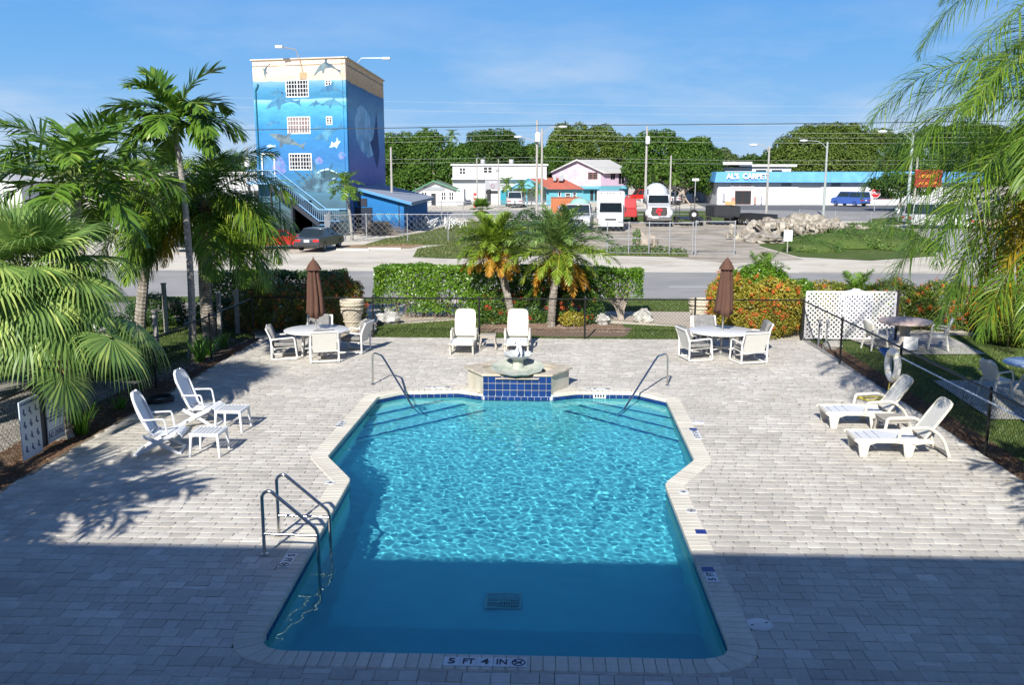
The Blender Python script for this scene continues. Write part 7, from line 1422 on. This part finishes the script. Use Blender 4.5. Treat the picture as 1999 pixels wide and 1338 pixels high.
t = thing('red_boat', 'small red and white boat on a trailer in front of the pink house', 'boat', (9.70, 132.37), .1); k = MB(); k.loft([[(x, -w_*s, z) for s, z in ((1, .95), (.6, .45), (-.6, .45), (-1, .95))] for x, w_ in ((-2.6, .7), (0, .95), (1.8, .7), (3.0, .05))]); k.build('hull', M_white, t); k = MB(); k.box((0, 0, .98), (5.2, 1.5, .1)); k.build('deck', mat('boat_red', (.52, .08, .06), .5), t); wheels(t, (0,), 1.6, .3)
t = thing('scrap_stack', 'heap of white folding frames behind the wire fence right of the shed', 'scrap', (-9.52, 79.79)); rs = random.Random(8)
for i in range(34): k = MB(); x = rs.uniform(-2.1, 2.1); k.tube([(x, rs.uniform(-.5, .5), rs.uniform(0, .5)), (x+rs.uniform(-.6, .6), rs.uniform(-.5, .5), rs.uniform(.4, 1.15)), (x+rs.uniform(-.8, .8), rs.uniform(-.5, .5), rs.uniform(0, .8))], .04, 4); k.build('frame', M_white if i % 3 else M_galv, t)
t = thing('brush_pile', 'grey heap of cut twigs beside the lean to shed', 'brush pile', (-13.06, 73.31)); k = MB(); [k.tube([(rs.gauss(0, .8), rs.gauss(0, .4), 0), (rs.gauss(0, .5), rs.gauss(0, .3), rs.uniform(.3, .9)), (rs.gauss(0, .9), rs.gauss(0, .4), rs.uniform(0, .5))], .02, 3, cap=False) for i in range(150)]; k.box((-.3, .5, .5), (1.7, .1, 1.0)); o = k.build('twigs', mat('grey_twigs', (.20, .17, .14), .95, .2), t)
# ================================================================== POLES, LAMPS, WIRES, SIGNS, GREY FENCES
M_pole = mat('weathered_pole', (.38, .36, .33), .9, .15, 3); M_lh = mat('lamp_head_grey', (.72, .73, .74), .4, .03)
def pole(label, p, h, r=.13, arm=None, tank=False, name='utility_pole', m=M_pole, cross=False, group='utility poles'):
    t = thing(name, label, 'pole' if name == 'utility_pole' else 'street lamp', p, 0, group); k = MB(); k.tube([(0, 0, -.1), (0, 0, h)], [r, r*.7], 10); k.build('shaft', m, t, smooth=True)
    if arm:
        dx, hz = arm; k = MB(); k.tube(arc3([(0, 0, hz-.9), (dx*.35, 0, hz-.1), (dx, 0, hz)], [1.0]), .04, 6); k.build('arm', m, t, smooth=True); k = MB(); k.blob((dx+math.copysign(.35, dx), 0, hz-.02), (.46, .2, .13), random.Random(1), 12, 8, 0); k.build('lamp_head', M_lh, t, smooth=True)
    if tank: k = MB(); k.lathe([(.28, 0), (.30, .1), (.30, .85), (.2, 1.0)], 14, c=(.1, -.35, h-2.3)); k.build('transformer', M_lh, t, smooth=True)
    if cross: k = MB(); k.box((0, -.12, h-.5), (1.7, .1, .12)); k.build('crossarm', m, t); [(lambda q: (q.lathe([(.05, 0), (.06, .12), (0, .16)], 8, c=(x, -.12, h-.44)), q.build('insulator', M_galv, t)))(MB()) for x in (-.75, .75)]
    return t
pole('tallest utility pole, left of the twin poles by the orange container', (-1.5, 105), 10.2, .16, None, True, m=M_pole)
pole('twin pole with street lamp arms reaching both ways above the date palms', (-.95, 104.6), 9.3, .15, (1.9, 9.5), name='street_lamp', group='street lamps')
k = MB(); k.tube([(0, 0, 7.6), (-1.4, 0, 8.2), (-2.2, 0, 8.42)], .04, 6); o = k.build('arm', M_pole, bpy.data.objects['street_lamp'], smooth=True); k = MB(); k.blob((-2.6, 0, 8.42), (.46, .2, .13), random.Random(1), 12, 8, 0); k.build('lamp_head', M_lh, bpy.data.objects['street_lamp'], smooth=True)
pole('utility pole with a white transformer right of the pink house', (12.8, 130), 10.6, .18, None, True, m=M_pole)
pole('bare slanting wooden pole behind the cement mixer', (16.1, 130), 6.8, .14)
pole('street lamp with long arm in front of the carpet shop roller door', (29.9, 106), 7.9, .15, (-2.2, 8.05), name='street_lamp', m=mat('green_grey_pole', (.34, .38, .36), .7), group='street lamps')
pole('street lamp by the carpet lettering on the blue fascia', (22.8, 102), 7.4, .14, (-1.3, 7.5), name='street_lamp', group='street lamps')
pole('thin pale street lamp just left of the hanging right palm', (33.06, 90), 8.3, .17, (-2.4, 8.4), name='street_lamp', m=mat('pale_green_pole', (.40, .45, .44), .6), group='street lamps')
pole('pale stump of a pole right of the mural tower', (-13.3, 80), 6.8, .12)
pole('thin pole with transformer left of the mural tower', (-35, 110), 7.6, .1, None, True)
pole('thin dark pole in front of the white two storey block', (-9.2, 120), 6.3, .10); pole('second thin pole between the white block and the eye sign', (-6.4, 118), 6.2, .09)
M_wire = mat('dark_cable', (.02, .022, .025), .6, 0); M_wirel = mat('pale_cable', (.40, .41, .40), .6, 0)
def wire(label, pts, r, m, sag=.15, group='overhead wires'):
    out = []
    for a, b in zip(pts, pts[1:]): a, b = Vector(a), Vector(b); out += [a.lerp(b, i/12)-Vector((0, 0, sag*4*(i/12)*(1-i/12))) for i in range(12)]
    k = MB(); k.tube(out+[Vector(pts[-1])], r, 4); o = k.build('overhead_wire', m); tag(o, label, 'wire', group); return o
wire('thick dark cable crossing the whole sky in front of the tower', [(-40, 44, 6.75), (0, 44, 6.95), (40, 44, 7.5)], .022, M_wire, .12)
for i, (z, lab) in enumerate(((10.0, 'highest pale wire along the boulevard poles'), (9.2, 'second highest pale wire along the boulevard poles'), (8.7, 'third pale wire down, over the white block roof'), (8.15, 'fourth pale wire down, just above the roofs'), (6.3, 'pale wire crossing at the roof line of the white block'), (5.9, 'wire just below the roof line wire'), (5.3, 'lowest wire crossing the shop fronts'))):
    wire(lab, [(-150, 106, z), (-60, 106, z+.1), (-1.3, 105.2, z), (60, 106, z-.1), (150, 106, z)], 0.012 if z > 7 else .010, M_wirel if i != 6 else M_wire, .35)
wire('uppermost faint wire over the right half of the sky', [(-60, 170, 17.5), (90, 170, 15.5)], .016, M_wirel, .6); wire('faint wire just below the uppermost one', [(-60, 168, 15.8), (90, 168, 14)], .015, M_wirel, .6)
# signs
t = thing('oval_sign', 'grey oval eye shaped sign board on posts in front of the white block', 'sign', (-7.6, 126)); k = MB(); k.box((0, 0, 2.95), (2.0, .12, 1.2)); k.build('board', mat('grey_sign', (.34, .34, .37), .6), t, bevel=.04); k = MB(); k.box((0, -.02, 2.0), (1.7, .1, .4)); k.build('lower_board', M_dk, t); link('lettering', text_mesh('ISLAND', .3, M_winw, ext=.01), t, (0, -.075, 3.3), (PI/2, 0, 0))
k = MB(); k.lathe([(.26, 0), (.26, .02), (.2, .02), (.2, 0), (.26, 0)], 20, cap=False); k.build('emblem', mat('emblem_maroon', (.25, .08, .10), .6), t, loc=(0, -.08, 2.8), rot=(PI/2, 0, 0)); [(lambda q: (q.box((x, 0, 1.2), (.09, .09, 2.5)), q.build('post', M_galv, t)))(MB()) for x in (-.8, .8)]
t = thing('red_banner', 'narrow red and white vertical banner sign by the white block', 'banner', (-9.7, 124)); k = MB(); k.box((0, 0, 1.0), (.55, .06, 1.9)); k.build('banner', mat('banner_red', (.5, .05, .05), .7), t); [(lambda q: (q.box((0, -.04, z), (.36, .02, .26)), q.build('lettering', M_winw, t)))(MB()) for z in (.45, .95, 1.45)]
t = thing('stop_sign', 'red octagonal stop sign in front of the shop window', 'sign', (39.18, 117.34)); k = MB(); k.extr([(.62*math.cos(R(22.5+45*i)), .62*math.sin(R(22.5+45*i))) for i in range(8)], (0, 0, 2.15), (1, 0, 0), (0, 0, 1), (0, 1, 0), .03); k.build('plate', M_winw, t); k = MB(); k.extr([(.56*math.cos(R(22.5+45*i)), .56*math.sin(R(22.5+45*i))) for i in range(8)], (0, -.012, 2.15), (1, 0, 0), (0, 0, 1), (0, 1, 0), .01); k.build('face', mat('stop_red', (.50, .02, .03), .4), t); link('lettering', text_mesh('STOP', .42, M_winw, ext=.005, bold=.01), t, (0, -.022, 2.15), (PI/2, 0, 0)); k = MB(); k.tube([(0, .04, 0), (0, .04, 2.2)], .05, 6); k.build('post', M_galv, t)
t = thing('red_sign', 'red billboard with yellow lettering behind the right palm fronds', 'sign', (38.59, 100)); k = MB(); k.box((0, 0, 4.05), (2.7, .2, 1.75)); k.build('board', mat('billboard_red', (.36, .03, .02), .6), t); link('lettering', text_mesh('Leonard', .62, mat('yellow_ink', (.70, .38, .03), .6), ext=.01, bold=.01), t, (0, -.12, 4.35), (PI/2, 0, 0)); link('lettering', text_mesh('Auto Parts', .44, bpy.data.materials['yellow_ink'], ext=.01, bold=.01), t, (0, -.12, 3.6), (PI/2, 0, 0)); k = MB(); k.tube([(-1.2, .1, 0), (-1.2, .1, 6.2)], .12, 8); k.build('post', M_pole, t)
t = thing('lot_notice', 'small white notice with pale blue print in front of the rubble pile', 'sign', (14.52, 58.73)); k = MB(); k.box((0, 0, 1.0), (.52, .04, .68)); k.build('board', mat('notice_white', (.68, .74, .74), .5), t); link('lettering', text_mesh('FOR\nLEASE', .17, mat('teal_ink', (.08, .32, .40), .5), ext=.002), t, (0, -.025, 1.0), (PI/2, 0, 0)); k = MB(); k.box((0, .04, .4), (.06, .04, .9)); k.build('stake', M_wood, t)
t = thing('cross_street_sign', 'small white street name board on a pole by the large tree trunk', 'sign', (19.45, 130)); k = MB(); k.box((0, -.06, 3.6), (.9, .05, .3)); k.build('board', M_winw, t); k = MB(); k.tube([(0, 0, 0), (0, 0, 3.7)], .06, 6); k.build('post', M_galv, t)
t = thing('white_mail_box', 'small white box on legs by the corner median', 'box', (33.80, 94.25)); k = MB(); k.box((0, 0, 1.0), (.55, .4, .45)); k.build('box', M_winw, t, bevel=.03); k = MB(); k.box((0, 0, .4), (.08, .08, .8)); k.build('post', M_galv, t)
t = thing('planter_post', 'dark wooden post stump beside the road near the lean to shed', 'post', (-14.37, 102.51)); k = MB(); k.lathe([(.24, 0), (.22, 1.1), (0, 1.15)], 10); k.build('stump', M_barkd, t)
# galvanised chain link fences of the lot
fence('long galvanised chain link fence in front of the far lawn', [(-15.45, 64.91), (-13.57, 66.88), (-7.40, 67.13), (3.93, 69.08)], 1.85, [(-12.99, 66.91), (-10.09, 67.02), (-7.22, 67.14), (-4.17, 67.75), (-1.18, 68.37), (1.69, 68.49)]+[(-15.45, 64.91)], M_galv, .30, .010, .035)
fence('galvanised fence enclosing the yard beside the tower stair', [(-15.48, 65.37), (-17.74, 76.80), (-17.28, 85.37)], 1.85, [(-15.48, 65.37), (-17.74, 76.80), (-17.28, 85.37)], M_galv, .30, .010, .035)
fence('galvanised fence on the far side of the lawn along the boulevard', [(-13.18, 96.19), (-8.77, 96.37), (0.31, 100.89), (5.71, 101.10)], 1.7, [(-13.18, 96.19), (-11.00, 96.28), (-8.77, 96.37), (-4.99, 98.55), (-2.37, 99.71)], M_galv, .34, .010, .04)
fence('three panel galvanised fence in front of the white trucks', [(3.42, 57.2), (8.45, 56.8)], 1.85, [(3.42, 57.2), (4.7, 57.1), (5.9, 57.0), (7.1, 56.9), (8.45, 56.8)], M_galv, .22, .006, .035, mid=True)
t = fence('tall swinging galvanised gate leaf right of the white trucks', [(8.62, 56.78), (10.9, 56.7)], 1.95, [(8.62, 56.78), (10.9, 56.7)], M_galv, .22, .006, .04, name='lot_gate', cat='gate', mid=True)
fence('wire fence remnant across the back of the mound', [(24.19, 93.86), (28.90, 87.23)], 1.1, [(24.19, 93.86), (26.63, 90.42), (28.90, 87.23)], M_galv, .5, .008, .03)
for i, (a, b) in enumerate(((660, 718), (722, 781))):
    x0, y0 = (-12.45, 59.53) if i == 0 else (-10.58, 60.39); k = MB(); k.box((0, 0, .02), (2.1, .2, .16)); o = k.build('parking_kerb', mat('kerb_cream', (.58, .54, .44), .9, .1), None, bevel=.03, loc=(x0, y0, -.05)); tag(o, ('left' if i == 0 else 'right')+' cream concrete parking kerb in front of the wire fence', 'parking kerb', 'parking kerbs')
# rubble, mound of weeds
M_rub = mat('rubble', (.44, .40, .33), .95, .4, 4, 1, 9, col2=(.22, .19, .15), c2s=1.6, c2r=(.42, .58)); t = thing('rubble_pile', 'long pale heap of rubble and soil beside the weedy mound', 'rubble pile', (0, 0, 0)); rs = random.Random(12)
k = MB()
for (x, y), r_, h in (((17.16, 72.26), 3.2, 1.7), ((20.15, 76.44), 3.6, 1.9), ((21.78, 76.50), 2.8, 1.5), ((15.09, 68.03), 1.9, .8)): k.blob((x, y, 0), (r_*.72, 2.2, h*.72), rs, 44, 22, .20, 4)
k.build('heap', M_rub, t, smooth=True)
k = MB(); c0 = Vector((18.12, 72.30)); [k.blob((c0.x+rs.gauss(-.3, 2.1), c0.y+rs.uniform(-3.2, -.5), rs.uniform(-.05, 1.1)), (rs.uniform(.12, .42),)*3, rs, 6, 4, .3) for i in range(170)]; o = k.build('broken_stones', M_rub, t); o['kind'] = 'stuff'
L_weed = leafmat('weed_leaf', (.06, .14, .02), (.14, .25, .04), (.30, .34, .10), rough=.5, vs=.4)
md = thing('weedy_mound', 'low mound covered with bright green weeds right of the rubble', 'weeds', (0, 0, 0))
MP = [(19.08, 64.50), (21.73, 66.40), (22.96, 63.79), (16.64, 61.09), (24.00, 77.21)]; WM = [((*MP[0], 0), (3.2, 3.5, .85)), ((*MP[1], 0), (3.4, 5, 1.0)), ((*MP[2], 0), (2.6, 4.5, .85)), ((*MP[3], 0), (1.8, 2.6, .55)), ((*MP[4], 0), (4.6, 5, .8))]
k = MB(); [k.blob(c, (r[0]*.93, r[1]*.93, r[2]*.85), rs, 16, 8, .06) for c, r in WM]; k.build('soil', M_grass0, md, smooth=True); o = leafy('weeds', WM, 75, .22, L_weed, md, 71, up=1.0, asp=.3); o['kind'] = 'stuff'
for lab, p, r_ in (('weeds along the foot of the lot gate fence', (5.49, 58.00), (2.6, .4, .35)), ('tall weed clump against the fence by the boulders', (5.44, 59.86), (.32, .3, 1.25)), ('dark green shrub behind the smaller date palm', (-1.60, 67.36), (1.9, 1.2, 2.1))):
    o = leafy('weed_clump', [((*p, .1), r_)], 160, .16, L_weed if 'dark' not in lab else L_hdark, None, 73, up=.6); tag(o, lab, 'weeds', 'weed clumps')
for lab, p in (('brown boulder behind the lot fence', (6.32, 60.67)), ('grey boulder beside the tall weed clump', (5.86, 60.26))): k = MB(); k.blob((0, 0, .4), (.55, .5, .6), rs, 12, 8, .25); o = k.build('rock', mat('tan_rock', (.40, .33, .26), .9, .2), None, loc=(*p, 0)); tag(o, lab, 'rock', 'rocks in the lot')
# ================================================================== FAR TREES
L_t1 = leafmat('broad_leaf', (.030, .080, .010), (.085, .165, .022), (.17, .25, .05), rough=.65, spec=.2, vs=.25, trans=.2); L_t3 = leafmat('yellowish_broad_leaf', (.045, .085, .012), (.12, .18, .03), (.22, .27, .07), rough=.65, spec=.2, vs=.3, trans=.2); L_t2 = leafmat('dark_broad_leaf', (.022, .060, .010), (.055, .110, .018), (.11, .16, .035), rough=.65, spec=.2, vs=.25, trans=.15)
def big_tree(label, base, lobes, m, seed, dens=25, size=.36, tr=.35, limbs=5, group='large trees behind the shops'):
    t = thing('broadleaf_tree', label, 'tree', (*base, 0), 0, group); rs = random.Random(seed); loc = [((c[0]-base[0], c[1]-base[1], c[2]), r) for c, r in lobes]; extra = []
    for c, r in loc:                      # break each mass into smaller lobes
        for i in range(13):
            a = rs.uniform(0, 2*PI); e = rs.uniform(-.1, 1.35); d = Vector((math.cos(a)*math.cos(e), math.sin(a)*math.cos(e), math.sin(e))); q = rs.uniform(.16, .42)
            extra.append(((c[0]+d.x*r[0]*.88, c[1]+d.y*r[1]*.88, c[2]+d.z*r[2]*.88), (r[0]*q, r[1]*q, r[2]*q)))
    leafy('crown', loc+extra, dens, size, m, t, seed, up=.5, asp=.7); k = MB(); k.tube(spline((0, 0, -.1), (.2, 0, 2), (0, 0, loc[0][0][2])), tr, 8, r2=tr*.5)
    for i in range(limbs): c = rs.choice(loc); k.tube(spline((0, 0, 1.6), (c[0][0]*.5, c[0][1]*.5, c[0][2]*.6), (c[0][0]+rs.uniform(-1, 1), c[0][1], c[0][2]+rs.uniform(0, 1))), tr*.4, 6, r2=.06)
    k.build('trunk', M_bark, t, smooth=True); return t
big_tree('dense bright green tree mass between the mural tower and the white cottage', (-17.5, 143), [((-23.5, 146, 5.8), (4.6, 4, 4.4)), ((-18.5, 146, 5.6), (5, 4, 4.6)), ((-14.5, 144, 4.6), (3.2, 3, 3.6)), ((-20.5, 143, 3.0), (4, 2.5, 2.8))], L_t1, 101)
big_tree('dark dome shaped tree behind the white two storey block', (-9, 158), [((-9.2, 158, 7.2), (5.2, 5, 4.3)), ((-12, 157, 6), (3, 3, 3.2)), ((-6.2, 158, 6.0), (3, 3, 3.2))], L_t2, 102)
big_tree('lower tree filling the gap behind the twin poles', (-2.4, 160), [((-2.6, 160, 5.0), (3.4, 3, 3.6)), ((.4, 161, 5.4), (3, 3, 3.5))], L_t1, 103)
big_tree('broad green tree behind the pink house roof', (6, 165), [((3.4, 165, 7.8), (4.2, 4, 4.4)), ((8.2, 166, 7.4), (4.6, 4, 4.4)), ((12.2, 166, 6.4), (3.6, 4, 4.0)), ((6, 164, 4.5), (6, 3, 3.6))], L_t3, 104)
big_tree('wide tree with massive pale trunk between the pink house and the carpet shop', (19.4, 143), [((19.2, 142.2, 4.7), (3.3, 1.8, 2.3)), ((17.0, 148, 6.4), (4.6, 4, 3.9)), ((21.6, 147, 5.8), (4.4, 4, 3.6)), ((14.5, 149, 4.8), (3.4, 3, 3.2)), ((23.2, 144, 3.9), (2.6, 3, 2.6)), ((18.5, 150, 3.4), (5, 2.5, 3.0))], L_t1, 105, tr=.55)
k = MB(); rs = random.Random(4); [k.tube([(0, 0, 1.9), (math.cos(a)*.5, math.sin(a)*.5, .9), (math.cos(a)*rs.uniform(.9, 1.7), math.sin(a)*1.0, -.1)], .22, 5, r2=.1) for a in [i*.7 for i in range(9)]]; k.tube([(0, 0, 0), (.1, 0, 2.2)], .5, 8); [k.tube([(.1, 0, 1.6), (dx, 0, 3.6)], .2, 6) for dx in (-1.0, .1, 1.1)]; k.build('trunk', M_bark, bpy.data.objects['broadleaf_tree.004'], smooth=True)
big_tree('rounded grey green tree left of the gap above the carpet lettering', (27, 172), [((26, 172, 6.2), (4.4, 4, 3.8)), ((30.2, 173, 5.0), (3.4, 4, 3.2))], leafmat('greygreen_leaf', (.05, .09, .02), (.11, .16, .04), (.18, .24, .07), rough=.5), 106)
big_tree('dark low tree just left of the carpet shop street lamp', (34.5, 168), [((34.5, 168, 4.4), (3.6, 3, 2.6)), ((38.5, 168, 5.0), (3, 3, 3.0))], L_t2, 107)
big_tree('very large spreading tree behind the long blue fascia', (47, 166), [((44, 166, 7.4), (5.4, 5, 4.6)), ((49.5, 167, 8.0), (5.6, 5, 4.2)), ((55, 166, 7.0), (5.4, 5, 4.2)), ((47, 163, 4.6), (8, 3, 3.6)), ((40.5, 165, 5.6), (3.6, 3, 3.6))], L_t3, 108)
big_tree('large tree continuing right behind the hanging palm fronds', (66, 160), [((62, 162, 7.0), (5.6, 5, 4.4)), ((69, 160, 7.6), (6, 5, 4.6)), ((77, 160, 7), (6, 5, 4.4))], L_t1, 109)
big_tree('dark clipped street tree beside the stop sign behind the lamp post', (42.34, 118), [((41.62, 118, 3.0), (2.9, 2.2, 1.5)), ((44.35, 118, 3.2), (2.4, 2.2, 1.4))], L_t2, 110, dens=34, size=.3, tr=.15, limbs=2)
big_tree('tree behind the white low building left of the mural tower', (-33, 130), [((-31, 132, 3.6), (3.2, 3, 2.6)), ((-35, 133, 3.2), (3, 3, 2.4)), ((-28, 134, 4.4), (2.2, 3, 2.6))], L_t2, 111)
for i, (x, y, r_, h, lab) in enumerate(((-70, 165, 9, 3.8, 'low round tree far left behind the pink low building'), (-52, 170, 8, 3.6, 'low tree line behind the billboard'), (-95, 160, 9, 5.2, 'taller tree at the far left edge'), (88, 150, 9, 7, 'tree beyond the right palm'), (62, 118, 5, 3.5, 'roadside tree behind the white four wheel drive'), (-112, 150, 10, 5, 'outermost left tree on the horizon'))):
    big_tree(lab, (x, y), [((x-r_*.3, y, h*.6), (r_*.6, 3, h*.62)), ((x+r_*.35, y, h*.55), (r_*.55, 3, h*.6))], L_t1 if i % 2 else L_t2, 120+i, dens=12, group='trees on the horizon')
o = leafy('distant_woods', [((x, 300+20*math.sin(x), 1.5), (16, 6, 6+1.5*math.sin(x*.7))) for x in range(-340, 360, 18)], 3.2, .9, L_t2, None, 150, asp=.8); o['kind'] = 'stuff'
# palms of the far side
pv = [frond_mesh('frond', L_xmas, 1.5, el, dr, 22, .5, .07, .6, 70+i, plum=.4, rm=M_rach, lsegs=2) for i, (el, dr) in enumerate(((75, 80), (45, 95), (15, 90), (-15, 60)))]
palm('manila_palm', 'young bright palm with white trunk in front of the mural tower', (-14.24, 67.85), ((-14.65, 68.00, 3.49)), (.2, 0), .11, .07, pv, 20, M_trunkw, seed=51, shaft=(.4, M_shaft))
for i, (lab, x, y, z) in enumerate((('palm left of the two in the restaurant carport', -6.0, 131, 2.9), ('palm right of the two at the restaurant carport', -3.9, 131, 2.5), ('small palm at the corner of the aqua restaurant', -1.9, 131.5, 2.3), ('leafy palm in front of the dark trees right of the transformer pole', 14.6, 138, 4.2), ('palm beside the bare slanting pole', 17.6, 137, 3.6), ('palm top sticking out above the dense tree mass on the left', -20.5, 158, 10.8), ('palm top above the dense tree mass, the right one', -16.2, 158, 10.4))): palm('manila_palm', lab, (x, y), (x, y, z), (.1, 0), .12, .08, pv, 18, M_trunkw, seed=60+i)
cpv = [frond_mesh('frond', L_hdark, 2.6, el, dr, 26, .8, .07, .5, 80+i, plum=.3, rm=M_rach, lsegs=2) for i, (el, dr) in enumerate(((70, 80), (35, 80), (5, 60), (-20, 40)))]
palm('coconut_palm', 'small dark coconut palm silhouette far left beyond the feather palm', (-47, 110), (-46.6, 110, 6.2), (.2, 0), .16, .12, cpv, 18, seed=77)
ffv = [fan_mesh('frond', L_xmas, .5, el, .75, 22, 110, 20, .6, .15, 90+i, M_rach) for i, el in enumerate((75, 45, 15, -20))]
palm('fan_palm', 'small stiff fan palm on the far lawn near the boulevard', (-6.62, 91.71), (*(-6.62, 91.71), 1.25), (0, 0), .2, .16, ffv, 34, seed=81)
